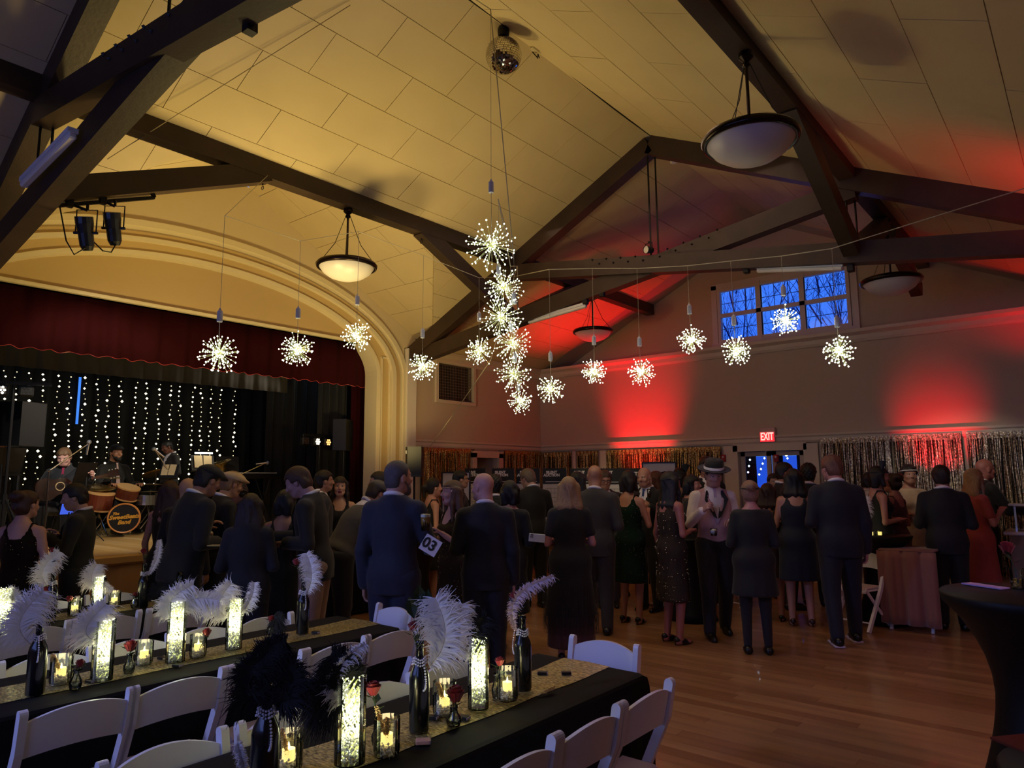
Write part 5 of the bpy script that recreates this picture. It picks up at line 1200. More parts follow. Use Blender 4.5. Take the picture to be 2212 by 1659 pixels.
for px, py, r_, tl, n_ in ((218, 1052, .21, (.1, .25), 1), (240, 1032, .13, (0, .1), 1), (337, 1022, .2, (.1, -.3), 1), (335, 1046, .17, (0, .05), 1), (325, 1062, .15, (0, 0), 1)):
    c = atx(px, py, -10.9) - np.array([bd[0], bd[1], ZS]); m = MB(); cym(m, c, r_, tl); m.build('cymbal', mat('cymbal_brass', 'a8884c', .28, .9), t, smooth=True)
    m = MB(); m.tube([c + (0, 0, .03), (c[0], c[1], .25)], .009, 6); [m.tube([(c[0], c[1], .3), (c[0] + .2 * math.cos(a), c[1] + .2 * math.sin(a), .01)], .007, 5) for a in (0.3, 2.4, 4.5)]; m.build('cymbal_stand', CHROME, t)
m = MB(); c = atx(318, 1080, -10.8) - np.array([bd[0], bd[1], ZS]); m.lathe([(.16, -.07), (.16, .07)], 24, c); m.build('snare_drum', mat('snare_steel', 'a8a49c', .25, .9), t)
m = MB(); [m.tube([c + (0, 0, -.05), (c[0] + .2 * math.cos(a), c[1] + .2 * math.sin(a), .01)], .009, 5) for a in (.2, 2.3, 4.4)]; m.build('snare_stand', CHROME, t)
def music_stand(label, c, rz, h=1.15, lamp=False, paper=True, zb=ZS, col='1a1815', w=.5, hh=.33):
    t = thing('music_stand', label, 'music stand', (c[0], c[1], zb), rz); Rr = rotx(-.35)
    m = MB(); m.box((0, 0, 0), (w, .01, hh), Rr); m.box((0, -.03, -hh / 2), (w, .06, .01), Rr); m.v = [(a, b, e + h) for a, b, e in m.v]; m.build('desk', mat('stand_desk', col, .45, .3), t)
    m = MB(); m.tube([(0, .03, h - .05), (0, .03, .25)], .011, 6); [m.tube([(0, .03, .28), (.24 * math.cos(a), .03 + .24 * math.sin(a), .01)], .007, 5) for a in (.5, 2.6, 4.7)]; m.build('stand', BLACKM, t)
    if paper:
        m = MB(); m.box((-w * .2, -.012, .02), (w * .36, .003, hh * .8), Rr); m.box((w * .2, -.012, .02), (w * .36, .003, hh * .8), Rr @ roty(.06)); m.v = [(a, b, e + h) for a, b, e in m.v]; m.build('sheet_music', mat('sheet_cream', 'd8c090', .7), t)
    if lamp: m = MB(); m.tube([(-.13, -.02, h + hh * .62), (.13, -.02, h + hh * .62)], .014, 6); m.build('lamp', mat('stand_lamp', 'ffffff', .3, emit='fffbe8', es=4), t)
    return t
c = atx(2, 995, -10.1); music_stand('music stand with back to the hall at the left edge of the stage', c, -PI / 2 + .2, c[2] - ZS, zb=ZS)
c = atx(184, 1022, -9.9); music_stand('grey music stand right of the seated guitarist', c, -PI / 2 + .3, c[2] - ZS, paper=False, col='55574c', w=.26, hh=.28)
c = atx(438, 1000, -10.4); music_stand('music stand with two pages and a small lamp', c, PI / 2 - .1, c[2] - ZS, lamp=True, w=.34, hh=.24)
c = atx(365, 1018, -10.2); music_stand('music stand with tilted pages before the standing player', c, PI / 2 - .9, c[2] - ZS, w=.26, hh=.2)
c = atx(492, 1002, -10.8); music_stand('dark music stand behind the boom microphone', c, PI / 2 - .3, c[2] - ZS, paper=False, w=.34, hh=.25)
def mic_stand(label, base, head, mic_dir, bend=None, boom=True):
    base = np.array(base); head = np.array(head) - base; t = thing('microphone_stand', label, 'microphone', base)
    j = np.array([0, 0, max(.6, head[2] - .35)]); 
    m = MB(); m.tube([(0, 0, .02), j], .01, 6); m.tube([j, head], .0075, 6); [m.tube([(0, 0, .15), (.26 * math.cos(a), .26 * math.sin(a), .008)], .008, 5) for a in (.3, 2.4, 4.5)]; m.octa(j, .025); m.build('stand', CHROME if boom else BLACKM, t)
    d = unit(mic_dir); R = np.column_stack(frame(d)); m = MB(); m.lathe([(0, -.16), (.012, -.16), (.016, 0), (0, 0)], 10, head, R=R); m.build('mic_body', CHROME, t); m = MB(); m.ball(head + d * .02, .029, 10); m.build('mic_grille', mat('mic_grille', 'c0c0bc', .3, .8), t)
h_ = atx(192, 958, -9.9); mic_stand('silver microphone stand slanting before the guitarist', (h_[0] + .1, h_[1] - .45, ZS), h_, (-.3, .2, .9))
h_ = atx(335, 972, -10.2); mic_stand('microphone stand before the standing player in the dark jacket', (h_[0], h_[1] + .25, ZS), h_, (-.2, -.7, .6))
h_ = atx(575, 1000, -9.9); mic_stand('long silver boom microphone reaching right over the keyboards', (h_[0] - .1, h_[1] - .75, ZS), h_, (0.1, 1, .12))
h_ = atx(163, 990, -9.0); 
def keyboard(label, c, rz, w=1.0, z=.78):
    t = thing('keyboard', label, 'keyboard', (c[0], c[1], ZS), rz); m = MB(); m.box((0, 0, z), (w, .3, .09), bev=.015); m.build('body', BLACKM, t)
    m = MB(); m.box((0, -.06, z + .05), (w * .88, .14, .012)); m.build('keys', mat('ivory_keys', 'e8e0c8', .3), t); m = MB(); [m.box((-w * .42 + i * w * .0245, -.03, z + .06), (w * .011, .08, .012)) for i in range(35) if i % 7 not in (2, 6)]; m.build('black_keys', BLACKM, t)
    for s in (-1, 1): m = MB(); m.beam((s * w * .35, -.2, .0), (-s * w * .0 + s * w * .3, .18, z - .05), .03, .03); m.beam((s * w * .35, .2, .0), (s * w * .3, -.18, z - .05), .03, .03); m.build('leg', BLACKM, t)
c = atx(530, 1045, -10.3); keyboard('keyboard on a crossed stand right of the boom microphone', c, PI / 2 + .1, 1.1, .82); 
# sousaphone-like bell standing on stage
c = atx(478, 1000, -10.6); t = thing('brass_horn', 'large pale brass horn resting upright on the stage', 'horn', (c[0], c[1], ZS)); hz = c[2] - ZS
m = MB(); m.lathe([(.03, -.3), (.035, -.15), (.06, -.05), (.12, .0), (.17, .015), (.16, .02), (.11, .01), (.05, -.04), (.02, -.15)], 24, (0, 0, hz), R=rotx(.3), cap=False); m.build('bell', mat('pale_brass', 'd8b878', .25, .9), t, smooth=True)
m = MB(); m.tube([(0, .08, hz - .28), (.02, .12, hz - .6), (.05, .1, .25), (.1, .0, .08), (.12, -.1, .2), (.08, -.12, .5), (.02, -.08, .62)], [.03, .03, .028, .025, .022, .018, .012], 10); m.tube([(.06, 0, .15), (-.02, -.05, .4), (0, 0, .6)], .02, 8); m.tube([(0, 0, .01), (0, .05, .3)], .012, 6); [m.tube([(0, 0, .15), (.2 * math.cos(a), .2 * math.sin(a), .008)], .01, 5) for a in (0, 2.1, 4.2)]; m.build('tubing', mat('pale_brass'), t, smooth=True)
# amplifier rack right of the drums
c = atx(350, 1098, -11.2); t = thing('equipment_rack', 'equipment rack with silver faced units behind the drum stands', 'rack', (c[0], c[1], ZS)); m = MB(); m.box((0, 0, .3), (.4, .5, .6)); m.build('case', BLACKM, t)
for k in range(4): m = MB(); m.box((.205, 0, .1 + k * .14), (.012, .44, .11)); o = m.build('rack_unit', mat('rack_silver', 'a8a294', .35, .7), t); m = MB(); m.box((.214, .05, .1 + k * .14), (.006, .14, .05)); m.build('display', mat('rack_dark', '2a2620', .4), o)
c = atx(150, 1098, -8.6) ; m = MB(); m.box((0, 0, 0), (.012, .2, .15), rotz(.2) @ roty(.3)); t = thing('tablet', 'small lit tablet screen on the stage edge behind the man in black', 'tablet', c); m.build('case', BLACKM, t); m = MB(); m.tube([(-.01, 0, -.04), (-.01, 0, ZS - c[2])], .01, 6); m.lathe([(0, ZS - c[2]), (.1, ZS - c[2]), (.1, ZS - c[2] + .012), (0, ZS - c[2] + .02)], 16, (-.01, 0, 0)); m.build('stand', BLACKM, t); m = MB(); m.box((.008, 0, 0), (.004, .18, .13), rotz(.2) @ roty(.3)); m.build('screen', mat('tablet_screen', '3050c0', .2, emit='3a58d0', es=.9), t); m = MB(); m.box((.012, .01, .01), (.003, .06, .05), rotz(.2) @ roty(.3)); m.build('picture', mat('tablet_orange', 'd06040', .2, emit='d06040', es=.8), t)

# ------------------------------------------------------------------ people: smooth implicit figures, meshed in numpy
def sd_cap(P, a, b, ra, rb):
    a = np.asarray(a, float); b = np.asarray(b, float); ab = b - a; L = ab @ ab + 1e-12
    q = P - a; h = np.clip((q @ ab) / L, 0, 1); return np.linalg.norm(q - h[..., None] * ab, axis=-1) - (ra + (rb - ra) * h)
def sd_ell(P, c, r, R=None):
    q = P - np.asarray(c, float)
    if R is not None: q = q @ R
    r = np.asarray(r, float); k0 = np.linalg.norm(q / r, axis=-1); k1 = np.linalg.norm(q / (r * r), axis=-1) + 1e-9
    return k0 * (k0 - 1) / k1
def smin(a, b, k):
    h = np.clip(.5 + .5 * (b - a) / k, 0, 1); return b + (a - b) * h - k * h * (1 - h)
class Field:
    def __init__(s, lo, hi, vox):
        s.lo = np.asarray(lo, float); s.vox = vox; s.n = np.maximum(np.ceil((np.asarray(hi, float) - s.lo) / vox).astype(int) + 1, 3)
        s.F = np.full(s.n, .5, np.float32)
        g = [s.lo[i] + vox * np.arange(s.n[i]) for i in range(3)]; s.g = g
    def sl(s, lo, hi):
        a = np.clip(((np.asarray(lo) - s.lo) / s.vox).astype(int), 0, s.n); b = np.clip(((np.asarray(hi) - s.lo) / s.vox).astype(int) + 2, 0, s.n)
        return tuple(slice(a[i], b[i]) for i in range(3))
    def pts(s, S): return np.stack(np.meshgrid(s.g[0][S[0]], s.g[1][S[1]], s.g[2][S[2]], indexing='ij'), -1)
    def cap(s, a, b, ra, rb=None, k=.03, sub=False):
        rb = ra if rb is None else rb; m = max(ra, rb) + k + 2.5 * s.vox; a = np.asarray(a, float); b = np.asarray(b, float)
        S = s.sl(np.minimum(a, b) - m, np.maximum(a, b) + m)
        if min(s.F[S].shape) == 0: return
        d = sd_cap(s.pts(S), a, b, ra, rb); s.put(S, d, k, sub)
    def ell(s, c, r, R=None, k=.03, sub=False):
        m = max(r) + k + 2.5 * s.vox; c = np.asarray(c, float); S = s.sl(c - m, c + m)
        if min(s.F[S].shape) == 0: return
        d = sd_ell(s.pts(S), c, r, R); s.put(S, d, k, sub)
    def put(s, S, d, k, sub): s.F[S] = np.maximum(s.F[S], -d) if sub else smin(s.F[S], d, k)
    def cut(s, n, d):    # keep n.p < d
        n = unit(n); P = (s.g[0] * n[0])[:, None, None] + (s.g[1] * n[1])[None, :, None] + (s.g[2] * n[2])[None, None, :]; s.F = np.maximum(s.F, P - d)
    def mesh(s):
        F = s.F; F = np.pad(F, 1, constant_values=.5); lo = s.lo - s.vox; ins = F < 0
        c = [ins[i:ins.shape[0] - 1 + i, j:ins.shape[1] - 1 + j, k:ins.shape[2] - 1 + k] for i in (0, 1) for j in (0, 1) for k in (0, 1)]
        cnt = sum(x.astype(np.int8) for x in c); act = (cnt > 0) & (cnt < 8); idx = np.argwhere(act)
        if len(idx) == 0: return np.zeros((0, 3)), np.zeros((0, 4), int)
        num = -np.ones(act.shape, int); num[act] = np.arange(len(idx)); acc = np.zeros((len(idx), 3)); w = np.zeros(len(idx))
        cor = [(i, j, k) for i in (0, 1) for j in (0, 1) for k in (0, 1)]
        val = [F[idx[:, 0] + a, idx[:, 1] + b, idx[:, 2] + e] for a, b, e in cor]
        for p in range(8):
            for q in range(p + 1, 8):
                if sum(abs(cor[p][t] - cor[q][t]) for t in range(3)) != 1: continue
                cr = (val[p] < 0) != (val[q] < 0); t = np.where(cr, val[p] / (val[p] - val[q] + 1e-12), 0)
                pt = np.array(cor[p]) + t[:, None] * (np.array(cor[q]) - np.array(cor[p])); acc[cr] += pt[cr]; w[cr] += 1
        V = lo + s.vox * (idx + acc / w[:, None]); Q = []
        for ax_ in range(3):
            a1, a2 = [(1, 2), (2, 0), (0, 1)][ax_]
            sl0 = [slice(None)] * 3; sl1 = [slice(None)] * 3; sl0[ax_] = slice(0, -1); sl1[ax_] = slice(1, None)
            A, B = ins[tuple(sl0)], ins[tuple(sl1)]; e = np.argwhere(A != B)
            e = e[(e[:, a1] > 0) & (e[:, a2] > 0) & (e[:, a1] < act.shape[a1]) & (e[:, a2] < act.shape[a2])]
            if len(e) == 0: continue
            o1 = np.zeros(3, int); o1[a1] = 1; o2 = np.zeros(3, int); o2[a2] = 1
            q = np.stack([num[tuple((e - o1 - o2).T)], num[tuple((e - o2).T)], num[tuple(e.T)], num[tuple((e - o1).T)]], 1)
            fl = A[tuple(e.T)]; q[~fl] = q[~fl][:, ::-1]; Q.append(q)
        return V, np.concatenate(Q)
def npmesh(name, parts, mats, smooth=True):
    """parts: list of (V, Q, material index)"""
    me = bpy.data.meshes.new(name); nv = sum(len(v) for v, q, m in parts); V = np.concatenate([v for v, q, m in parts]); off = 0; L = []; S = []; M_ = []
    for v, q, mi in parts:
        L.append((q + off).ravel()); S.append(np.full(len(q), q.shape[1])); M_.append(np.full(len(q), mi) if np.isscalar(mi) else mi); off += len(v)
    L = np.concatenate(L); S = np.concatenate(S); M_ = np.concatenate(M_); st = np.concatenate([[0], np.cumsum(S)[:-1]])
    me.vertices.add(nv); me.vertices.foreach_set('co', V.astype(np.float32).ravel()); me.loops.add(len(L)); me.loops.foreach_set('vertex_index', L.astype(np.int32))
    me.polygons.add(len(S)); me.polygons.foreach_set('loop_start', st.astype(np.int32)); me.polygons.foreach_set('loop_total', S.astype(np.int32))
    for m in mats: me.materials.append(m)
    me.polygons.foreach_set('material_index', M_.astype(np.int32)); me.update(calc_edges=True)
    if smooth: me.shade_smooth()
    return me
# head, origin at the skull centre, facing +y; about 0.235 tall
def make_head(fem):
    f = Field((-.11, -.125, -.2), (.11, .15, .14), .0068)
    f.ell((0, -.012, .028), (.076, .095, .09), k=.01); f.ell((0, .02, -.035), (.062, .07, .085), k=.03)
    f.ell((0, .05, -.088), (.034 if fem else .042, .032, .026), k=.03)             # chin
    for s in (-1, 1):
        f.cap((s * .05, .0, -.06), (s * .03, .055, -.09), .02, .016, k=.02)       # jaw
        f.ell((s * .042, .062, -.028), (.022, .018, .02), k=.02)                  # cheek
        f.ell((s * .031, .088, .008), (.017, .012, .011), k=.0, sub=True)         # socket
        f.cap((s * .014, .079, .026), (s * .048, .07, .024), .009, .007, k=.012)  # brow
        f.ell((s * .078, -.006, -.008), (.009, .02, .033), k=.006)                # ear
        f.ell((s * .087, .0, -.004), (.004, .009, .016), k=0, sub=True)
    f.cap((0, .08, .018), (0, .104, -.022), .009, .0125, k=.01); f.ell((0, .098, -.03), (.018, .013, .009), k=.008)
    f.ell((0, .083, -.058), (.024, .012, .007), k=.005); f.ell((0, .08, -.07), (.02, .012, .007), k=.005)
    f.cap((0, -.03, -.06), (0, -.045, -.19), .05 if fem else .06, .052 if fem else .064, k=.03)
    V, Q = f.mesh(); c = V[Q].mean(1)
    mi = np.where((np.abs(c[:, 0]) < .024) & (c[:, 2] > -.078) & (c[:, 2] < -.052) & (c[:, 1] > .083), 1, 0)
    parts = [(V, Q, mi)]
    for s in (-1, 1):
        m = MB(); m.ball((s * .031, .0705, .007), .0125, 12); Vb = np.array(m.v); tri = np.array([t if len(t) == 3 else t[:3] for t in m.f]); quad = np.array([t for t in m.f if len(t) == 4]); tri = np.array([t for t in m.f if len(t) == 3])
        parts += [(Vb, quad, np.where(Vb[quad].mean(1)[:, 1] > .0805, 3, 2)), (Vb, tri, 2)]
        m = MB(); m.ball((s * .031, .0775, .007), (.0058, .006, .0058), 8); Vb = np.array(m.v); parts += [(Vb, np.array([t for t in m.f if len(t) == 4]), 3), (Vb, np.array([t for t in m.f if len(t) == 3]), 3)]
    return parts
HEADS = {0: make_head(False), 1: make_head(True)}
def make_hand(curl, thumb=.0):
    f = Field((-.03, -.06, -.11), (.19, .085, .03), .0048)
    ys = (.033, .011, -.011, -.032); Ls = (.072, .08, .073, .057)
    for y, L in zip(ys, Ls):
        f.cap((.0, y * .55, 0), (.085, y, .0), .0145, .0115, k=.012)
    for y, L in zip(ys, Ls):
        p = np.array([.086, y, 0]); a = -.12 - curl * .35
        for j, (fr, r0, r1) in enumerate(((.45, .0092, .0084), (.3, .0084, .0078), (.25, .0078, .0068))):
            q = p + np.array([math.cos(a), (y * .6) * (1 - curl) * .5, math.sin(a)]) * L * fr; f.cap(p, q, r0, r1, k=.003); p = q; a -= .25 + curl * .85
    f.cap((.012, .025, -.004), (.045, .05, -.016), .0145, .0115, k=.012); f.cap((.045, .05, -.016), (.07, .058 - .02 * curl, -.03 - .015 * curl), .0108, .0095, k=.004); f.cap((.07, .058 - .02 * curl, -.03 - .015 * curl), (.088, .05 - .035 * curl, -.042 - .02 * curl), .0095, .008, k=.004)
    return f.mesh()
HANDS = {'r': make_hand(.35), 'g': make_hand(1.0)}
# hair pieces, same frame as the head
def make_hair(kind):
    long_ = {'long': -.42, 'mid': -.3, 'bob': -.15, 'pony': -.1, 'bun': -.1, 'short': -.1, 'curly': -.1, 'crop': -.1, 'fringe': -.1, 'updo': -.1}[kind]
    f = Field((-.15, -.19, long_ - .05), (.15, .13, .19), .0095 if kind in ('long', 'mid') else .0085)
    th = {'crop': .006, 'fringe': .004, 'curly': .022}.get(kind, .013)
    f.ell((0, -.016, .03), (.078 + th, .095 + th, .09 + th), k=.01); f.ell((0, -.045, -.03), (.07 + th * .8, .06 + th, .075), k=.02)
    hl = .055 if kind not in ('bob',) else .045
    P = f.pts(tuple(slice(0, n) for n in f.n)); 
    face = np.maximum(.02 + .35 * np.clip(P[..., 2], -.1, .1) + np.abs(P[..., 0]) * .1 - P[..., 1], P[..., 2] - hl)     # in front of the ears, below the hairline
    f.F = np.maximum(f.F, -face).astype(np.float32)
    if kind in ('short', 'crop', 'curly', 'fringe', 'bun', 'updo', 'pony'):
        ear = np.maximum(np.maximum(P[..., 2] - (-.0), -.035 - P[..., 1]), -.2 + 0 * P[..., 0]); f.F = np.maximum(f.F, -ear); f.cut((0, .35, -1), .068)
    if kind == 'fringe': f.F = np.maximum(f.F, P[..., 2] - .03 + np.clip(P[..., 1] + .02, 0, 1) * 1.2)
    if kind == 'bob':
        for s in (-1, 1): f.cap((s * .075, -.01, .03), (s * .083, .012, -.1), .028, .024, k=.02)
        f.cap((-.05, -.07, -.02), (-.045, -.075, -.11), .05, .045, k=.03); f.cap((.05, -.07, -.02), (.045, -.075, -.11), .05, .045, k=.03); f.cut((0, 0, -1), .13)
    if kind in ('long', 'mid'):
        for x in (-.075, -.04, 0, .04, .075):
            f.cap((x * .9, -.06 + abs(x) * .4, .02), (x * 1.25, -.1 + abs(x) * .35, long_ * .55), .045, .038, k=.02); f.cap((x * 1.25, -.1 + abs(x) * .35, long_ * .55), (x * 1.15, -.1 + abs(x) * .3, long_ + abs(x) * .5), .038, .018, k=.02)
        for s in (-1, 1): f.cap((s * .078, .0, .04), (s * .09, .02, -.1), .024, .022, k=.02); f.cap((s * .09, .02, -.1), (s * .105, .01, long_ * .7), .022, .014, k=.02)
    if kind == 'pony': f.cap((0, -.1, .03), (0, -.145, .0), .03, .035, k=.02); f.cap((0, -.145, .0), (0, -.15, -.13), .032, .012, k=.02)
    if kind == 'bun': f.ell((0, -.115, .06), (.048, .045, .045), k=.012)
    if kind == 'updo': f.ell((0, -.1, .075), (.07, .06, .055), k=.02); f.ell((0, -.1, -.02), (.055, .04, .04), k=.02)
    if kind in ('curly', 'long', 'mid', 'updo', 'bob', 'short'):
        a = .006 if kind == 'curly' else .0035; fr = 130 if kind == 'curly' else 90
        f.F = f.F + a * np.sin(P[..., 0] * fr + np.sin(P[..., 2] * 22) * 2) * (np.cos(P[..., 2] * fr * (1 if kind == 'curly' else .12))) 
    return f.mesh()
HAIRC = {}
def skinmat(c): return mat('skin_' + c, c, .5, var=.04, scale=20)
def hairmat(c): return mat('hair_' + c, c, .42, var=.35, scale=30, stretch=(6, 6, .6), bump=.5, bscale=60)
EYEW = mat('eye_white', 'd8d4d0', .25); EYED = mat('eye_dark', '140d0a', .15)
LIPS = {}
def fabric(c, rough=.78, seq=False):
    if seq: return mat('sequin_' + c, c, .22, .75, bump=1.0, bscale=190)
    return mat('cloth_' + c, c, rough, sheen=.12, var=.15, scale=6, bump=.12, bscale=120)
def arm_pose(kind, s, S, k=1.0):
    S = np.array(S); e = {'down': (s * .055, -.03, -.285), 'front': (s * .07, -.02, -.28), 'cup': (s * .08, .04, -.27), 'up': (s * .1, .2, -.13), 'reach': (s * .05, .16, -.23), 'out': (s * .12, .05, -.26), 'guitar': (s * .16, -.05, -.24), 'neck': (s * .12, .12, -.2), 'drum': (s * .08, .08, -.26), 'hip': (s * .16, -.06, -.25), 'table': (s * .04, .15, -.25)}[kind]
    w_ = {'down': (s * .0, .06, -.25), 'front': (-s * .12, .2, .03), 'cup': (-s * .1, .17, .14), 'up': (-s * .07, -.06, .24), 'reach': (-s * .02, .24, .03), 'out': (s * .02, .22, .08), 'guitar': (-s * .1, .22, .02), 'neck': (s * .1, .16, .16), 'drum': (-s * .04, .23, .02), 'hip': (-s * .12, .15, -.16), 'table': (0, .14, -.2)}[kind]
    E_ = S + np.array(e); return E_, E_ + np.array(w_)
NP_ = [0]
def person(label, px, d, face, py=None, H=None, z0=0.0, sex='m', outfit='suit', col='15161c', col2=None, shirt='e8e4ea', tie=None, arms=('down', 'down'), lean=0.0, hyaw=0.0, hpitch=0.0, hair='short', hairc='1c1512', skin='b98a72', fat=1.0, pose='stand', hem=.55, hat=None, shoes='0c0b0b', extra=(), sleeves=None, grip=(False, False), pos=None, seq=False, beard=None, glasses=False, collar=True, side=0.0, seath=.5, bare_arm=None):
    fem = sex == 'f'; base = atr(px, 900, d) if pos is None else np.array(pos, float)
    if H is None: H = (atr(px, py, d)[2] - z0) / (math.cos(lean) * .45 + .55) - (.0 if fem else 0)
    k = H / 1.755; dirn = unit(ray(px, 900)[:2].tolist() + [0]); a = math.atan2(dirn[1], dirn[0]) - PI / 2 - math.radians(face)
    t = thing('person', label, 'person', (base[0], base[1], z0 + .012), a)
    sw = .155 if fem else .18; wst = (.115 if fem else .14) * fat; hipw = (.165 if fem else .16) * fat; cst = (.14 if fem else .16) * fat; dp = .1 * fat
    piv = np.array([0, 0, .92]); Rl = rotx(-lean) @ roty(side); zoff = 0.0
    if pose == 'sit': piv = np.array([0, 0, .92])
    def Lp(p): return piv + Rl @ (np.array(p, float) - piv)
    hips = [(s * .09, 0, .9) for s in (-1, 1)]
    if pose == 'sit':
        dz_ = seath + .06 - .9; knees = [(s * .15, .42, .9 + .0) for s in (-1, 1)]; ank = [(s * .15, .40, .08 - dz_) for s in (-1, 1)]; zoff = dz_
    elif pose == 'step': knees = [(-.11, -.04, .49), (.11, .10, .49)]; ank = [(-.11, -.16, .09), (.12, .12, .08)]
    elif pose == 'wide': knees = [(s * .15, .03, .48) for s in (-1, 1)]; ank = [(s * .2, -.01, .08) for s in (-1, 1)]
    else: knees = [(s * .095, .025, .48) for s in (-1, 1)]; ank = [(s * .1, -.015, .08) for s in (-1, 1)]
    heel = .05 if (fem and shoes and outfit not in ('suit',) and hem > .2) else 0
    Ss = [Lp((s * sw, -.005, 1.385)) for s in (-1, 1)]; EW = []
    for s, kind, S_ in zip((-1, 1), arms, [(s * sw, -.005, 1.385) for s in (-1, 1)]):
        e_, w_ = arm_pose(kind, s, S_); EW.append((Lp(e_), Lp(w_)))
    lo = np.array([-.55, -.55, -.05 if pose != 'sit' else .3 - 0]); hi = np.array([.55, .75, 1.66])
    allp = np.array([p for ew in EW for p in ew] + [Lp((0, 0, 1.6)), (0, 0, .9)] + [np.array(p) for p in knees + ank]); lo = allp.min(0) - .24; hi = allp.max(0) + .24
    if pose == 'sit': lo[2] = min(lo[2], ank[0][2] - .12)
    def legs(f, g, kk=.03, m=1.0):
        for h_, n_, a_ in zip(hips, knees, ank): f.cap(h_, n_, (.088 if not fem else .085) * m + g, .058 * m + g, k=kk); f.cap(n_, a_, .055 * m + g, .036 * m + g, k=.015)
    def torso(f, g, up=1.0):
        f.ell(Lp((0, 0, 1.27)), (cst + g, dp + .012 + g, .2 + g), Rl, k=.04); f.ell(Lp((0, .005, 1.09)), (wst + g, dp + .0 * fat + g, .17 + g), Rl, k=.05); f.ell(Lp((0, -.005, .94)), (hipw + g, dp + .012 + g, .135 + g), Rl, k=.05)
        [f.cap(Lp((s * .03, -.015, 1.425)), Lp((s * (sw - .02), -.008, 1.385)), .05 + g * .8, .05 + g * .8, k=.035) for s in (-1, 1)]
        if fem: [f.ell(Lp((s * .062, .085, 1.265)), (.055 + g, .048 + g, .052 + g), Rl, k=.03) for s in (-1, 1)]
        f.cap(Lp((0, -.02, 1.43)), Lp((0, -.02, 1.47)), .075 + g, .06 + g, k=.05)
    def arms_(f, g, fr=1.0, kk=.03):
        for S_, (e_, w_) in zip(Ss, EW):
            f.cap(S_, e_, (.05 if not fem else .042) * fat ** .5 + g, (.036 if not fem else .032) + g, k=kk); wq = e_ + (w_ - e_) * fr
            f.cap(e_, wq, (.038 if not fem else .034) + g, .026 + g + (.01 if g > .01 else 0), k=.012)
    f = Field(lo, hi, .0185); torso(f, 0); legs(f, 0); arms_(f, 0)
    for a_ in ank: f.cap(np.array(a_) + (0, -.03, -.045), np.array(a_) + (0, .13, -.06), .036, .024, k=.02)
    hc = Lp((0, .0, 1.475)); Rh = Rl @ rotz(math.radians(-hyaw)) @ rotx(math.radians(-hpitch) + lean * .35)
    hcen = Lp((0, .0, 1.47)) + Rh @ np.array([0, .03, .155]); f.cap(Lp((0, -.02, 1.44)), hcen + Rh @ np.array([0, -.04, -.1]), .056 if not fem else .048, .052 if not fem else .045, k=.03)
    V, Q = f.mesh(); parts = [(V, Q, 0)]
    for v, q, mi in HEADS[int(fem)]: parts.append((v @ Rh.T + hcen, q, mi))
    for i, (e_, w_) in enumerate(EW):
        v, q = HANDS['g' if grip[i] else 'r']; dd = unit(w_ - e_); s = (-1, 1)[i]
        upv = np.array([0, 0, 1.0]) if arms[i] not in ('down', 'hip') else np.array([s * 1.0, 0, 0]); zz = unit(upv - dd * (upv @ dd)); 
        if grip[i]: zz = unit(np.array([s * 1.0, 0, .2]) - dd * (np.array([s * 1.0, 0, .2]) @ dd))
        yy = np.cross(zz, dd); 
        vv = v * np.array([1, 1, 1.0]) * (.9 if fem else 1.03); 
        flip = (yy @ np.array([-s, 0.3, .6])) < 0
        if flip: vv = vv * np.array([1, -1, 1]); q = q[:, ::-1]
        parts.append((vv @ np.column_stack([dd, yy, zz]).T + w_ - dd * .01, q, 0))
    def fin(name, parts, mats, par=t):
        pp = [((v + np.array([0, 0, zoff])) * k, q, mi) for v, q, mi in parts]; return link(name, npmesh(name, pp, mats), par)
    lipm = mat('lips_' + skin, skin if not fem else '8a3038', .45)
    body = fin('body', parts, [skinmat(skin), lipm, EYEW, EYED])
    # hair and hats
    if hair:
        if hair not in HAIRC: HAIRC[hair] = make_hair(hair)
        v, q = HAIRC[hair]; fin('hair', [(v @ Rh.T + hcen, q, 0)], [hairmat(hairc)])
    if beard:
        f = Field((-.1, -.03, -.16), (.1, .14, .0), .008); f.ell((0, .045, -.078), (.052, .052, .05), k=.02); [f.cap((s * .066, .0, -.02), (s * .04, .05, -.08), .012, .02, k=.015) for s in (-1, 1)]; f.ell((0, .07, -.11), (.035, .03, .03), k=.02)
        P = f.pts(tuple(slice(0, n) for n in f.n)); f.F = np.maximum(f.F, -sd_ell(P, (0, .1, -.062), (.024, .04, .013))); v, q = f.mesh(); fin('beard', [(v @ Rh.T + hcen, q, 0)], [hairmat(beard)])
    def lo_add(name, m, mm):
        v = (np.array(m.v) @ Rh.T + hcen + np.array([0, 0, zoff])) * k; o = MB(); o.add(v, m.f); return o.build(name, mm, t, smooth=True)
    if glasses:
        m = MB()
        for s in (-1, 1): m.tube([(s * .032 + .024 * math.cos(x), .098, .006 + .017 * math.sin(x)) for x in np.linspace(0, 6.28, 13)], .003, 5); m.tube([(s * .056, .095, .01), (s * .082, .0, .005)], .003, 5)
        m.tube([(-.009, .1, .008), (.009, .1, .008)], .003, 5); lo_add('glasses', m, IRON)
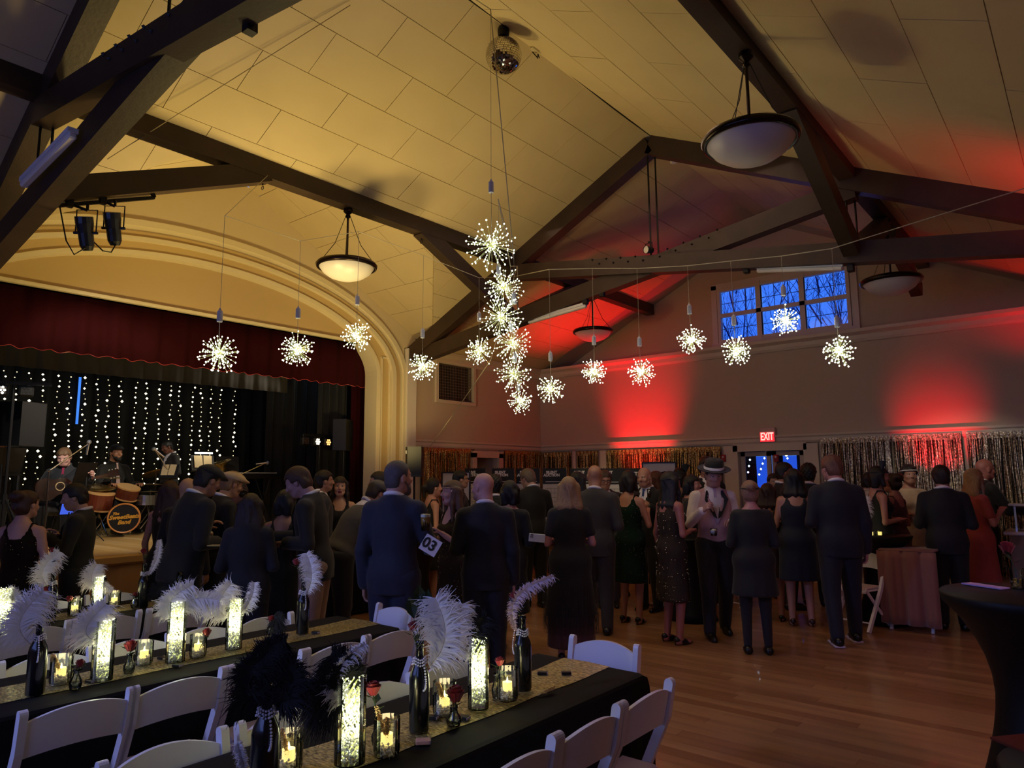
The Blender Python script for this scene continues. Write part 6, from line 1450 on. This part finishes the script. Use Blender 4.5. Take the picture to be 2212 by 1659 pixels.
    if hat == 'fedora':
        m = MB(); n = 28; pr = [(.088, .0), (.15, .0), (.165, .012), (.15, .008), (.098, .008), (.094, .05), (.086, .1), (.05, .115), (0, .095)]; m.lathe([(r * 1.02, z) for r, z in pr], n, cap=False); m.v = [(x, y * 1.18 - .012, z + .055 + (y * .08)) for x, y, z in m.v]; lo_add('hat', m, fabric('121014'))
        m = MB(); m.lathe([(.1, .01), (.1, .035), (.097, .036)], n, cap=False); m.v = [(x * 1.0, y * 1.18 - .012, z + .055 + (y * .08)) for x, y, z in m.v]; lo_add('hat_band', m, fabric('e0d8dc'))
    if hat in ('cap', 'darkcap', 'greycap'):
        c_ = {'cap': 'c8b088', 'darkcap': '17161c', 'greycap': '585450'}[hat]; f = Field((-.12, -.14, .0), (.12, .17, .17), .0085); f.ell((0, -.005, .06), (.098, .118, .066), k=.02); f.ell((0, .07, .062), (.072, .085, .02), k=.015); f.cut((0, .12, -1), -.035); v, q = f.mesh(); fin('hat', [(v @ Rh.T + hcen, q, 0)], [fabric(c_)])
    if hat == 'band' or hat == 'whiteband': m = MB(); m.tube([(.092 * math.cos(x), .108 * math.sin(x) - .012, .05 + .01 * math.sin(x)) for x in np.linspace(0, 6.283, 25)], .008, 6); lo_add('headband', m, fabric('0e0d10' if hat == 'band' else 'c8c0b8'))
    if hat in ('plume', 'plumeband'):
        m = MB(); m.tube([(.092 * math.cos(x), .108 * math.sin(x) - .012, .05) for x in np.linspace(0, 6.283, 25)], .007, 6)
        for i in range(9): a2 = -.6 + i * .15; m.prism([(.08, -.01, .05), (.085, .01, .05), (.085 + .1 * math.sin(a2), .03, .06 + .12 * math.cos(a2)), (.08 + .12 * math.sin(a2), 0, .06 + .13 * math.cos(a2))], (.003, 0, 0))
        lo_add('fascinator', m, fabric('18202c'))
    if hat == 'flower': m = MB(); [m.ball((-.088 , .0 + .022 * math.cos(i * 1.05), .02 + .022 * math.sin(i * 1.05)), (.006, .018, .018), 8) for i in range(6)]; m.ball((-.092, 0, .02), .009, 8); lo_add('hair_flower', m, fabric('e0b8a8')); m = MB(); m.tube([(.09 * math.cos(x), .105 * math.sin(x) - .012, .05) for x in np.linspace(0, 6.283, 25)], .006, 6); lo_add('headband', m, fabric('8a7060'))
    # clothes
    c2 = col2 or col
    if outfit in ('suit', 'tux', 'vest', 'shirt'):
        if outfit in ('suit', 'tux'):
            f = Field(lo, hi, .0195); torso(f, .024); arms_(f, .018, .97)
            for s in (-1, 1): f.cap(Lp((s * .05, 0, .97)), Lp((s * .062, -.0, .80)), .112 * fat, .118 * fat, k=.05)
            if pose == 'sit': f.cut(-Rl[:, 2], -(Rl[:, 2] @ Lp((0, 0, .86))))
            else: f.cut(-Rl[:, 2], -(Rl[:, 2] @ Lp((0, 0, .79))))
            f.cut(Rl[:, 2], Rl[:, 2] @ Lp((0, 0, 1.497)))
            P = f.pts(tuple(slice(0, n) for n in f.n)); q = (P - piv) @ Rl + piv
            wedge = np.maximum(np.abs(q[..., 0]) - np.clip((q[..., 2] - 1.16), 0, 1) * .24, .03 - q[..., 1]); f.F = np.maximum(f.F, -wedge); v, q = f.mesh(); jk = fin('jacket', [(v, q, 0)], [fabric(col)])
            m = MB()       # lapels
            for s in (-1, 1): m.prism([Lp((s * .005, dp + .042, 1.16)), Lp((s * .03, dp + .04, 1.17)), Lp((s * .085, dp + .028, 1.33)), Lp((s * .062, .078, 1.42)), Lp((s * .05, .07, 1.43))], Rl @ np.array([0, .006, 0]))
            m.v = [tuple((np.array(p) + (0, 0, zoff)) * k) for p in m.v]; m.build('lapel', fabric('08080a' if outfit == 'tux' else col), jk)
        f = Field(lo, hi, .0195)
        torso(f, .008)
        if outfit in ('vest', 'shirt'): arms_(f, .012, .93 if outfit == 'vest' else (.93 if not bare_arm else .1))
        f.cut(-Rl[:, 2], -(Rl[:, 2] @ Lp((0, 0, .93)))); f.cut(Rl[:, 2], Rl[:, 2] @ Lp((0, 0, 1.50))); v, q = f.mesh()
        sh = fin('shirt', [(v, q, 0)], [fabric(shirt)])
        m = MB(); rr_ = .064 if not fem else .055      # shirt collar
        pts = [Lp((rr_ * math.cos(x), rr_ * 1.05 * math.sin(x) - .018, 1.492 - .022 * math.sin(x))) for x in np.linspace(-PI * 1.42, PI * .42, 18)]
        if collar: m.tube(pts, .0155, 6, flat=1.0); m.v = [tuple((np.array(p) + (0, 0, zoff)) * k) for p in m.v]; m.build('collar', fabric(shirt), sh, smooth=True)
        if outfit == 'vest':
            f = Field(lo, hi, .0195); f.ell(Lp((0, 0, 1.27)), (cst + .026, dp + .04, .21), Rl, k=.04); f.ell(Lp((0, .005, 1.09)), (wst + .026, dp + .03, .19), Rl, k=.05); f.ell(Lp((0, -.005, .96)), (hipw + .02, dp + .034, .1), Rl, k=.05)
            f.cut(-Rl[:, 2], -(Rl[:, 2] @ Lp((0, 0, .93)))); f.cut(Rl[:, 2], Rl[:, 2] @ Lp((0, 0, 1.455))); P = f.pts(tuple(slice(0, n) for n in f.n)); q = (P - piv) @ Rl + piv
            [f.cap(Lp((s * .04, -.015, 1.43)), Lp((s * .12, -.01, 1.40)), .06, k=.03) for s in (-1, 1)]
            f.F = np.maximum(f.F, -np.maximum(np.abs(q[..., 0]) - np.clip((q[..., 2] - 1.17), 0, 1) * .3, .02 - q[..., 1])); v, q = f.mesh(); vv = fin('vest', [(v, q, 0)], [fabric(col)])
            m = MB(); [m.prism([Lp((s * .004, dp + .046, 1.17)), Lp((s * .04, dp + .044, 1.19)), Lp((s * .12, dp + .03, 1.36)), Lp((s * .085, .07, 1.45)), Lp((s * .07, .06, 1.45))], Rl @ np.array([0, .006, 0])) for s in (-1, 1)]; m.v = [tuple((np.array(p) + (0, 0, zoff)) * k) for p in m.v]; m.build('lapel', fabric(sleeves or '0c0b0d'), vv)
        if tie:
            m = MB(); 
            if tie.startswith('bow'): [m.prism([Lp((0, .068, 1.462)), Lp((s * .05, .07, 1.485)), Lp((s * .05, .07, 1.44))], Rl @ np.array([0, .014, 0])) for s in (-1, 1)]; m.ball(Lp((0, .075, 1.462)), .011, 8)
            else: m.prism([Lp((-.016, .07, 1.47)), Lp((.016, .07, 1.47)), Lp((.011, .082, 1.44)), Lp((.03, dp + .035, 1.17)), Lp((0, dp + .036, 1.12)), Lp((-.03, dp + .035, 1.17)), Lp((-.011, .082, 1.44))], Rl @ np.array([0, .009, 0]))
            m.v = [tuple((np.array(p) + (0, 0, zoff)) * k) for p in m.v]; m.build('tie', fabric(tie.replace('bow', '') or '0c0b0d'), t)
        f = Field(lo, hi, .0195); legs(f, .021, m=1.06); f.ell((0, -.005, .93), (hipw + .014, dp + .03, .12), k=.05)
        for a_, n_ in zip(ank, knees): f.cap(n_, np.array(a_) + (0, .01, -.01), .066, .056, k=.015)
        f.cut((0, 0, 1), .985); v, q = f.mesh(); v = v[:]; fin('trousers', [(v, q, 0)], [fabric(c2)])
    if outfit in ('dress', 'gown', 'top'):
        f = Field(lo, hi, .017); top = 1.36 if sleeves is None else 1.44
        torso(f, .013)
        if sleeves == 'short': [f.cap(S_, S_ + (e_ - S_) * .62, .062, .055, k=.02) for S_, (e_, w_) in zip(Ss, EW)]
        if sleeves == 'long': arms_(f, .016, .95)
        hz_ = hem; fl = {'dress': .135, 'gown': .17, 'top': .15}[outfit] * fat
        if pose != 'sit':
            for s in (-1, 1): f.cap((s * .05, 0, .93), (s * .055, 0, hz_), .118 * fat, fl, k=.07)
        f.cut((0, 0, -1), -hz_)
        P = f.pts(tuple(slice(0, n) for n in f.n)); q = (P - piv) @ Rl + piv
        if sleeves is None:   # bare shoulders with straps: scooped top edge
            edge = q[..., 2] - (1.33 + .10 * np.exp(-((np.abs(q[..., 0]) - .095) / .03) ** 2) - .0); f.F = np.maximum(f.F, edge)
        else: f.F = np.maximum(f.F, q[..., 2] - 1.455)
        v, q = f.mesh(); v[:, 1] += .004 * np.sin(v[:, 0] * 60) * np.clip((.9 - v[:, 2]) * 3, 0, 1); dr = fin('dress', [(v, q, 0)], [fabric(col, seq=seq)])
        if sleeves is None:
            m = MB(); [m.tube([Lp((s * .085, .085, 1.36)), Lp((s * .1, .03, 1.463)), Lp((s * .1, -.04, 1.462)), Lp((s * .08, -.095, 1.36))], .009, 5) for s in (-1, 1)]; m.v = [tuple(np.array(p) * k) for p in m.v]; m.build('strap', fabric(col, seq=seq), dr)
        if seq:
            m = MB(); rq = random.Random(len(label)); V2 = v
            for i in range(230): pq = V2[rq.randrange(len(V2))]; m.octa(pq * k, .0042)
            m.build('sequins', mat('loose_sequin', 'e8e4f0', .12, 1.0), dr, kind='stuff')
        if 'fringe' in extra:
            m = MB(); 
            for ring, (zz, L) in enumerate(((hem + .32, .2), (hem + .12, .2), (hem + .02, .17))):
                for i in range(110):
                    a2 = 2 * PI * i / 110 + ring; R2 = fl + .012; p = np.array([(R2 + .055) * math.cos(a2), R2 * math.sin(a2), zz]); e = np.array([-math.sin(a2), math.cos(a2), 0]) * .003; dx = np.array([math.cos(a2), math.sin(a2), 0]) * rnd.uniform(-.01, .012)
                    m.add([(p - e) * k, (p + e) * k, (p + e + dx + (0, 0, -L)) * k, (p - e + dx + (0, 0, -L)) * k], [(0, 1, 2, 3)])
            m.build('fringe', fabric('1c1418'), dr, kind='stuff')
        if 'sheer' in extra: 
            f = Field(lo, hi, .02); [f.cap((s * .05, 0, hem + .1), (s * .055, 0, .13), fl * .85, fl * .9, k=.07) for s in (-1, 1)]; f.cut((0, 0, -1), -.13); f.cut((0, 0, 1), hem + .02); v, q = f.mesh(); v[:, 1] += .006 * np.sin(v[:, 0] * 90); fin('underskirt', [(v, q, 0)], [fabric('4a2c30')], dr) if False else fin('underskirt', [(v, q, 0)], [fabric('4a2c30')])
        if 'leggings' in extra: f = Field(lo, hi, .0185); legs(f, .006); f.cut((0, 0, 1), .9); v, q = f.mesh(); fin('leggings', [(v, q, 0)], [fabric('100e12')])
    # shoes
    if shoes:
        for a_ in ank:
            a_ = np.array(a_); f = Field(a_ + (-.08, -.1, -.1), a_ + (.08, .24, .05), .0105); he = fem and outfit in ('dress', 'gown') 
            if he: f.cap(a_ + (0, -.035, -.03), a_ + (0, .05, -.058), .034, .032, k=.02); f.cap(a_ + (0, .06, -.06), a_ + (0, .15, -.066), .033, .014, k=.02); f.cap(a_ + (0, -.05, -.04), a_ + (0, -.055, -.078), .014, .008, k=.01)
            else: f.cap(a_ + (0, -.04, -.04), a_ + (0, .06, -.05), .045, .042, k=.02); f.cap(a_ + (0, .08, -.058), a_ + (0, .17, -.062), .042, .03, k=.02)
            f.cut((0, 0, -1), -(a_[2] - .088)); f.cut((0, .1, 1), a_[2] + (.02 if not he else -.0) + .1 * a_[1]); v, q = f.mesh(); so = fin('shoe', [(v, q, 0)], [mat('shoe_' + shoes, shoes, .35)])
            if 'whitesole' in extra: m = MB(); m.box(tuple((a_ + (0, .065, -.078 + 0)) * k), (.095 * k, .27 * k, .02 * k), bev=.008); m.build('sole', mat('white_sole', 'c8b8c0', .5), t)
    t['kk'] = k; W = np.array(EW[1][1]); W0 = np.array(EW[0][1])
    def world(p): p = (np.asarray(p) + np.array([0, 0, zoff])) * k; return rotz(a) @ p + np.array([base[0], base[1], z0 + .012])
    dr_ = unit(EW[1][1] - EW[1][0]); dl_ = unit(EW[0][1] - EW[0][0])
    del t['kk']
    return dict(obj=t, rh=world(W + dr_ * .08), lh=world(W0 + dl_ * .08), head=world(hcen), world=world)

# ------------------------------------------------------------------ the guests (faces: 0 = seen from behind, 180 = towards the camera, 90 = looks to the right)
P_ = person
NV = '10121f'; BK = '0d0d10'
P_('woman in a dark sequined dress with pinned-up brown hair at the left, seen from behind', 68, 6.9, 25, py=1062, sex='f', outfit='gown', col='1c1210', seq=True, arms=('down', 'front'), hyaw=25, hair='updo', hairc='3a1c12', skin='b98a80', hem=.12, fat=1.08)
P_('young man in a black suit and grey tie clasping his hands before the stage', 190, 7.3, -75, py=1044, col='0e0d0e', tie='8a8890', arms=('cup', 'cup'), hyaw=-10, hpitch=14, hair='short', hairc='120d0b', skin='b08878', hat=None)
P_('man in a black cap and navy suit bending over an open card', 408, 6.4, 62, H=1.80, col=NV, arms=('cup', 'front'), lean=.2, hpitch=16, hair='short', hairc='14100e', skin='a87c6c', hat='darkcap', fat=1.12)
g = P_('bald man in a dark suit behind the bending man in the black cap', 412, 7.3, 40, py=1033, col=BK, hair=None, skin='b89078', hyaw=-10)
P_('woman with long brown hair left of the bald man by the stage', 374, 7.8, 30, py=1040, sex='f', outfit='dress', col=BK, hair='long', hairc='3a2014', skin='b98a80', hem=.5)
P_('person in black with a beige flat cap looking down to the right', 478, 7.4, 70, H=1.74, col='0b0b0c', hair='short', hairc='8a6a48', skin='b88a6c', hat='cap', lean=.12, hpitch=14, arms=('front', 'cup'), grip=(False, True))
P_('woman with long straight dark hair in a navy blazer, seen from behind', 548, 5.95, 8, py=1068, sex='f', outfit='suit', col='0d1022', col2='0b0d1a', shirt='0d1022', collar=False, arms=('front', 'front'), hair='long', hairc='24120e', skin='a88078', hpitch=6, fat=1.1)
P_('curly haired person with bare shoulders and glasses leaning left by the stage', 585, 7.9, -80, H=1.72, sex='f', outfit='dress', col='1a1a1e', lean=.45, hair='curly', hairc='100c0a', skin='b08070', glasses=True, hpitch=10, arms=('reach', 'reach'))
P_('woman with a black bob and thin shoulder straps, seen from behind', 622, 6.6, 18, py=1060, sex='f', outfit='gown', col='0a0a0c', hair='bob', hairc='060505', skin='b08578', arms=('front', 'front'), hem=.35)
P_('man in a black jacket and tan trousers looking down to the left', 692, 6.15, -75, H=1.78, col='0c0c10', col2='9a7a68', lean=.14, hpitch=22, hair='short', hairc='3c241a', skin='a88080', arms=('front', 'reach'))
P_('man in a grey jacket seen from the side beside the black curtain', 700, 8.5, 80, py=1017, col='30343a', hair='short', hairc='18100c', skin='b08068')
P_('smiling woman with long dark hair and headband facing the camera by the stage', 738, 8.7, 180, py=1031, sex='f', outfit='dress', col='101012', hair='long', hairc='1c100c', skin='c89a80', hat='band')
P_('man in a grey waistcoat, white shirt and flat cap bending to the right', 735, 6.85, 62, H=1.76, outfit='vest', col='4a4644', col2='0c0c0e', shirt='d8d4e0', sleeves='4a4644', lean=.62, hpitch=8, hair='short', hairc='2a1a14', skin='a87c6c', hat='greycap', arms=('reach', 'table'), fat=1.15)
P_('woman in profile behind the bearded man in navy', 824, 8.2, -90, py=1020, sex='f', outfit='dress', col='201a1c', hair='pony', hairc='20140e', skin='c89a80')
pb_ = P_('tall bearded man in a navy suit, seen from behind at the centre left', 856, 5.35, 22, py=996, col='141a30', arms=('down', 'cup'), hyaw=38, hair='crop', hairc='4a4448', skin='b88878', beard='6a5c58', fat=1.0, grip=(False, True))
P_('bald man in a black suit, seen from behind, head turned left', 1048, 5.75, 2, py=1022, col='0b0d16', arms=('front', 'down'), hyaw=-48, hair=None, skin='c09088', fat=1.06)
pw = P_('woman with a flower headband and sequined dress between two men in suits', 980, 6.5, -120, py=1040, sex='f', outfit='gown', col='2a2018', seq=True, arms=('cup', 'cup'), hyaw=10, hpitch=-4, hair='long', hairc='5a4030', skin='b88c84', hat='flower', hem=.12)
P_('woman in a sleeveless black top raising a hand to her hair, before the foil curtain', 935, 9.0, 70, py=1034, sex='f', outfit='dress', col='0b0b0d', arms=('up', 'front'), hair='pony', hairc='1c100c', skin='c89078')
P_('dark haired man with glasses in profile before the auction boards', 992, 9.7, 85, py=1017, col=BK, hair='short', hairc='0e0a08', skin='b08468', glasses=True, H=None)
P_('person with short black hair and dark beaded jacket behind the bald man', 1100, 6.9, 12, py=1040, sex='f', outfit='top', col='0c0c10', sleeves='long', arms=('front', 'front'), hair='bob', hairc='080607', skin='a07868', hem=.4, extra=('leggings',))
P_('dark haired guest at the left of the bending man at the boards', 1068, 8.3, -10, py=1028, col=BK, hair='curly', hairc='0a0808', skin='8a6450')
P_('man in a black suit studying the auction boards, seen from behind', 1150, 9.2, -15, H=1.78, col='0b0b0e', lean=.1, hyaw=-35, hpitch=20, hair='short', hairc='6a5a4c', skin='b08878', arms=('cup', 'cup'))
P_('woman with long blond hair in a black top with fringed long skirt', 1226, 6.6, -4, py=1032, sex='f', outfit='gown', col='0a0a0e', sleeves='short', arms=('front', 'front'), hair='mid', hairc='9a7a54', skin='b88078', hem=.42, extra=('fringe', 'sheer'), fat=1.18)
P_('bald man in a grey suit, seen from behind, beside the blond woman', 1282, 7.7, 12, py=1005, col='34302f', col2='2a2625', hair=None, skin='a87860', arms=('front', 'front'), hyaw=-18, fat=1.08)
P_('man with dark glasses and patterned shirt facing the camera', 1302, 9.3, 172, py=1016, col='3a3034', hair='short', hairc='4a3424', skin='b88870', glasses=True, hpitch=12, collar=False)
P_('dark haired woman left of the bald man in grey', 1243, 8.5, 20, py=1020, sex='f', outfit='dress', col=BK, hair='long', hairc='0c0908', skin='a07060')
P_('woman with a dark bob in a dark green sequined dress and high heels', 1353, 8.3, 28, py=1018, sex='f', outfit='dress', col='0c2a24', seq=True, hair='bob', hairc='1a100e', skin='b8806c', arms=('front', 'cup'), hem=.46, fat=1.12)
pf = P_('bald man in black with a blue tie, holding a champagne flute', 1392, 9.1, -150, py=1009, col='0c0c10', tie='1c3c70', hair=None, skin='c09078', arms=('cup', 'down'), hpitch=10, grip=(True, False))
P_('pale woman with auburn hair in profile behind the woman with the headband', 1415, 9.5, -80, py=1019, sex='f', outfit='dress', col=BK, hair='long', hairc='4a2014', skin='d0a090')
P_('woman with very long dark hair, headband and sequined dress, facing right', 1440, 7.4, 52, py=1020, sex='f', outfit='dress', col='3a3230', seq=True, hair='long', hairc='120b0a', skin='a06458', arms=('down', 'front'), hem=.42, hat='band', fat=1.05)
P_('guest with a spiky dark feather headpiece beside the framed jersey', 1462, 10.3, 30, py=1012, sex='f', outfit='dress', col=BK, hair='bob', hairc='0c0a0c', skin='8a6050', hat='plume')
P_('woman with short dark hair smiling, in black, left of the man in the fedora', 1485, 8.9, 100, py=1027, sex='f', outfit='top', col='0c0b0e', sleeves='long', hair='bob', hairc='0d0a0a', skin='b88470')
P_('man in a tuxedo with white bow tie and glasses, behind the fedora', 1520, 9.6, 150, py=988, outfit='tux', col='0c0c10', tie='bowd8d0d0', hair='short', hairc='20140e', skin='b07c68', glasses=True)
ph = P_('man in a black fedora with pink waistcoat and white sleeves', 1532, 7.8, 165, H=1.80, outfit='vest', col='b89098', col2='1a1414', shirt='dcd0d0', tie='b8a0b0', hair='short', hairc='3a2818', skin='b08478', hat='fedora', arms=('front', 'cup'), hpitch=18, grip=(False, True), pose='step')
P_('woman with blond bun and headband in a black dress and leggings, seen from behind', 1612, 7.15, -6, py=1040, sex='f', outfit='top', col='0b0b0f', sleeves='long', arms=('front', 'front'), hair='bun', hairc='8a6a58', skin='b88080', hem=.58, hat='band', extra=('leggings',), fat=1.2)
P_('guest with dark red-brown hair behind the blond bun', 1648, 8.8, 10, py=1046, sex='f', outfit='dress', col='301c18', hair='mid', hairc='2a120e', skin='a06850')
P_('man with dark hair in profile before the double door', 1684, 9.6, 75, py=1000, col=BK, hair='short', hairc='1a100c', skin='a87058')
P_('woman with dark wavy hair in a short navy dress, bare arms', 1706, 8.6, -8, py=1014, sex='f', outfit='dress', col='0b1424', arms=('front', 'front'), hair='mid', hairc='120c0c', skin='b0806c', hem=.5, fat=1.22, shoes='2a1414')
P_('tall man in a navy suit with white-soled shoes, right of centre', 1795, 7.85, -14, py=983, col='0d1020', hair='short', hairc='6a4438', skin='b8807c', hyaw=-22, hpitch=8, arms=('front', 'down'), pose='step', extra=('whitesole',), fat=1.15)
P_('dark haired guest between the navy dress and the double door', 1738, 10.0, 10, py=1003, col=BK, hair='curly', hairc='0c0a0c', skin='8a5c50')
P_('guest with short dark hair low in the crowd by the string lights', 1662, 10.5, 160, py=1024, col='181014', hair='short', hairc='0e0c0e', skin='a88068')
P_('tattooed woman in a black sleeveless dress and dark cloche, right side', 1884, 9.3, 70, py=1008, sex='f', outfit='gown', col='0c0b0f', hair='bob', hairc='16100f', skin='b8806c', arms=('front', 'front'), hem=.2, hat='plume')
P_('woman in a mauve dress facing left beside the cloche', 1918, 9.7, -60, py=1024, sex='f', outfit='gown', col='5a3438', hair='updo', hairc='2a1612', skin='b07868', arms=('front', 'front'), hem=.15)
P_('guest in a loose white shirt behind the cloche', 1866, 10.6, 30, py=1022, outfit='shirt', shirt='c8b0a0', col2='1a1416', hair='short', hairc='120c0c', skin='a07060')
P_('person in cream with a pale headband, right of the mauve dress', 1952, 10.4, 160, py=1006, sex='f', outfit='gown', col='b89c7c', hair='curly', hairc='14100e', skin='a87860', hem=.2, hat='whiteband', arms=('front', 'front'), sleeves='long')
P_('man in a dark suit with brown hair, seen from behind at the right', 2022, 9.05, -5, py=1006, col='0d0e16', hair='short', hairc='241612', skin='a87870', arms=('front', 'front'), fat=1.12)
P_('woman with blond hair in a long coral dress, facing right', 2088, 9.7, 55, py=1014, sex='f', outfit='gown', col='b04a40', hair='mid', hairc='a88058', skin='c08070', arms=('front', 'cup'), hem=.12, sleeves='short', fat=1.12)
P_('bald man in a dark suit with white collar behind the coral dress', 2100, 10.5, 60, py=992, col='0e0c10', hair=None, skin='a86858', lean=.1, arms=('front', 'reach'))
# musicians
def mus(px, py, x): q = atx(px, py, x); return q, q[2] - ZS
gq, gh_ = mus(147, 968, -10.4); dq, dh_ = mus(247, 995, -11.3); sq, sh_ = mus(370, 962, -10.9); oq, oh_ = mus(0, 946, -10.6)
P_('guitarist in a dark shirt and pink tie playing seated on the stage', 150, 0, -165, pos=(gq[0], gq[1], 0), H=1.64, z0=ZS, outfit='shirt', shirt='23272c', col2='11131c', tie='a02850', hair='short', hairc='7a5c3c', skin='d8a898', arms=('neck', 'guitar'), pose='sit', seath=.38, hpitch=18, collar=True, lean=.12, grip=(True, False))
P_('drummer with a beard, dark shirt and pale tie behind the drum kit', 245, 0, 150, pos=(dq[0], dq[1], 0), H=1.7, z0=ZS, outfit='shirt', shirt='16130f', col2='121010', tie='c8a8a0', hair='short', hairc='1a100a', skin='c08868', arms=('drum', 'drum'), pose='sit', seath=.42, beard='1a100a', hat='darkcap')
P_('standing musician in a dark jacket with a pale lapel, looking down', 368, 0, -120, pos=(sq[0], sq[1], 0), H=sh_ + .08, z0=ZS, outfit='suit', col='1e1d1c', col2='100f0f', hair='crop', hairc='0c0806', skin='6a4030', arms=('front', 'front'), hpitch=24)
P_('grey haired musician with a yellow tie at the left edge of the stage', 2, 0, 165, pos=(oq[0], oq[1], 0), H=oh_ + .06, z0=ZS, outfit='suit', col='12100f', tie='c89030', hair='crop', hairc='a8a4a0', skin='c08c74', hpitch=18, arms=('front', 'front'))
# stool and guitar
def lat(pt, rz): return None
t = thing('stool', 'dark round stool under the guitarist', 'stool', (gq[0], gq[1], ZS)); m = MB(); m.lathe([(0, .40), (.16, .40), (.17, .42), (.16, .44), (0, .44)], 20); m.build('seat', BLACKM, t); m = MB(); [m.tube([(.1 * math.cos(a), .1 * math.sin(a), .4), (.18 * math.cos(a), .18 * math.sin(a), .0)], .01, 6) for a in (0.3, 1.9, 3.5, 5.0)]; m.build('leg', IRON, t)
t = thing('stool', 'round drum throne behind the drum kit', 'stool', (dq[0], dq[1], ZS)); m = MB(); m.lathe([(0, .42), (.16, .42), (.17, .46), (.16, .5), (0, .5)], 20); m.build('seat', BLACKM, t); m = MB(); m.tube([(0, 0, .42), (0, 0, .1)], .02, 8); [m.tube([(0, 0, .2), (.2 * math.cos(a), .2 * math.sin(a), .0)], .01, 6) for a in (0.3, 2.4, 4.5)]; m.build('leg', CHROME, t)
gb = atx(124, 1052, -10.05); gh = atx(232, 1026, -10.05); ax_ = unit(gh - gb); nrm3 = unit(unit(EYE - gb) - ax_ * (unit(EYE - gb) @ ax_)); sd_ = np.cross(nrm3, ax_); RG = np.column_stack([ax_, sd_, nrm3])
t = thing('guitar', 'dark archtop guitar held by the seated musician', 'guitar', gb)
def gp_(p): return RG @ np.array(p)
m = MB(); out = []
for i in range(40):
    a = 2 * PI * i / 40; r = .15 + .028 * math.cos(2 * a) - .022 * math.cos(a) ; x = math.cos(a) * (.2 + .0 * math.cos(a)); yv = math.sin(a) * (.155 - .035 * math.cos(a) + .02 * math.cos(2 * a) - .03 * math.exp(-((x - .03) / .06) ** 2)); out.append((x - .05, yv))
m.prism([gp_((x, y, -.035)) for x, y in out], gp_((0, 0, .07))); m.build('body', mat('guitar_brown', '2a120a', .25, coat=.5), t)
m = MB(); m.prism([gp_((.12, -.022, .036)), gp_((.12, .022, .036)), gp_((.58, .018, .036)), gp_((.58, -.018, .036))], gp_((0, 0, .014))); m.build('neck', mat('guitar_neck', '4a2c18', .3), t)
m = MB(); m.prism([gp_((.58, -.03, .03)), gp_((.58, .03, .03)), gp_((.72, .045, .02)), gp_((.72, -.045, .02))], gp_((0, 0, .014))); m.build('headstock', mat('guitar_brown'), t)
m = MB(); [m.ball(gp_((.61 + j * .04, s * .055, .03)), .012, 6) for j in range(3) for s in (-1, 1)]; m.build('tuning_pegs', CHROME, t)
m = MB(); m.lathe([(.045, 0), (.055, 0), (.055, .004), (.045, .004)], 20, tuple(gp_((.02, 0, .037))), R=RG, cap=False); m.build('rosette', mat('pale_rosette', 'c8b080', .3), t); m = MB(); [m.tube([gp_((-.1, -.014 + i * .0056, .045)), gp_((.62, -.014 + i * .0056, .052))], .0012, 3) for i in range(6)]; m.build('strings', CHROME, t)
# things in hands
def cup(label, p, col_, h=.12, r=.037, foam=None):
    t = thing('drink_glass', label, 'glass', p - np.array([0, 0, h * .5])); m = MB(); m.lathe([(0, .001), (r * .8, .001), (r, h), (r - .003, h), (r * .78, .005), (0, .005)], 16, cap=False); m.build('glass', GLS, t, smooth=True)
    m = MB(); m.lathe([(0, .007), (r * .76, .007), (r * .92, h * .8), (0, h * .8)], 14); m.build('drink', mat('drink_' + col_, col_, .2), t)
    if foam: m = MB(); m.lathe([(0, h * .8), (r * .93, h * .8), (r * .94, h * .95), (0, h * .95)], 14); m.build('foam', mat('foam', 'e0dcc8', .7), t)
cup('glass of pale beer held by the bearded man in navy', atr(919, 1128, 5.12), 'a87a30', foam=True)
q = atr(930, 1178, 4.98); t = thing('bid_paddle', 'white card with the number 03 by the bearded man', 'paddle', q); d_ = unit(EYE - q); s_ = unit(np.cross((0, 0, 1), d_)); u_ = np.cross(d_, s_); RP = np.column_stack([s_, u_, d_]) @ rotz(-.55)
m = MB(); m.box((0, 0, 0), (.125, .115, .004), RP); m.build('card', mat('paddle_white', 'd8d0d8', .6), t); text_mesh('number', '03', .1, mat('paddle_ink', '101010', .5), t, RP @ np.array([-.01, 0, .004]), RP, bold=.003)
flute(atr(1403, 1092, 8.75), 'tall champagne flute held by the bald man with the blue tie')
cup('white paper cup held by the man in the fedora', atr(1542, 1150, 7.45), 'e0dcd8', .07)
cup('stemmed drink held by the person in the beige cap', atr(455, 1158, 7.1), 'c8a878', .09, .025)
q = atr(470, 1178, 6.15); m = MB(); m.box((0, 0, 0), (.13, .09, .006), rotz(.6)); o = m.build('open_card', mat('card_cream', 'b8a070', .6), None, q); tag(o, 'pale card held open by the man in the black cap', 'card')
q = atr(1160, 1162, 6.5); t = thing('phone', 'pale phone held left of the blond woman', 'phone', q); m = MB(); m.box((0, 0, 0), (.15, .01, .075), rotz(.62) @ roty(.1), bev=.004); m.build('case', mat('phone_pale', 'c8d0d0', .3), t); m = MB(); [m.ball(rotz(.62) @ roty(.1) @ np.array([-.055 + .014 * (i % 2), -.008, .01 + .018 * (i // 2) - .005]), .006, 6) for i in range(4)]; m.build('camera_lenses', BLACKM, t)
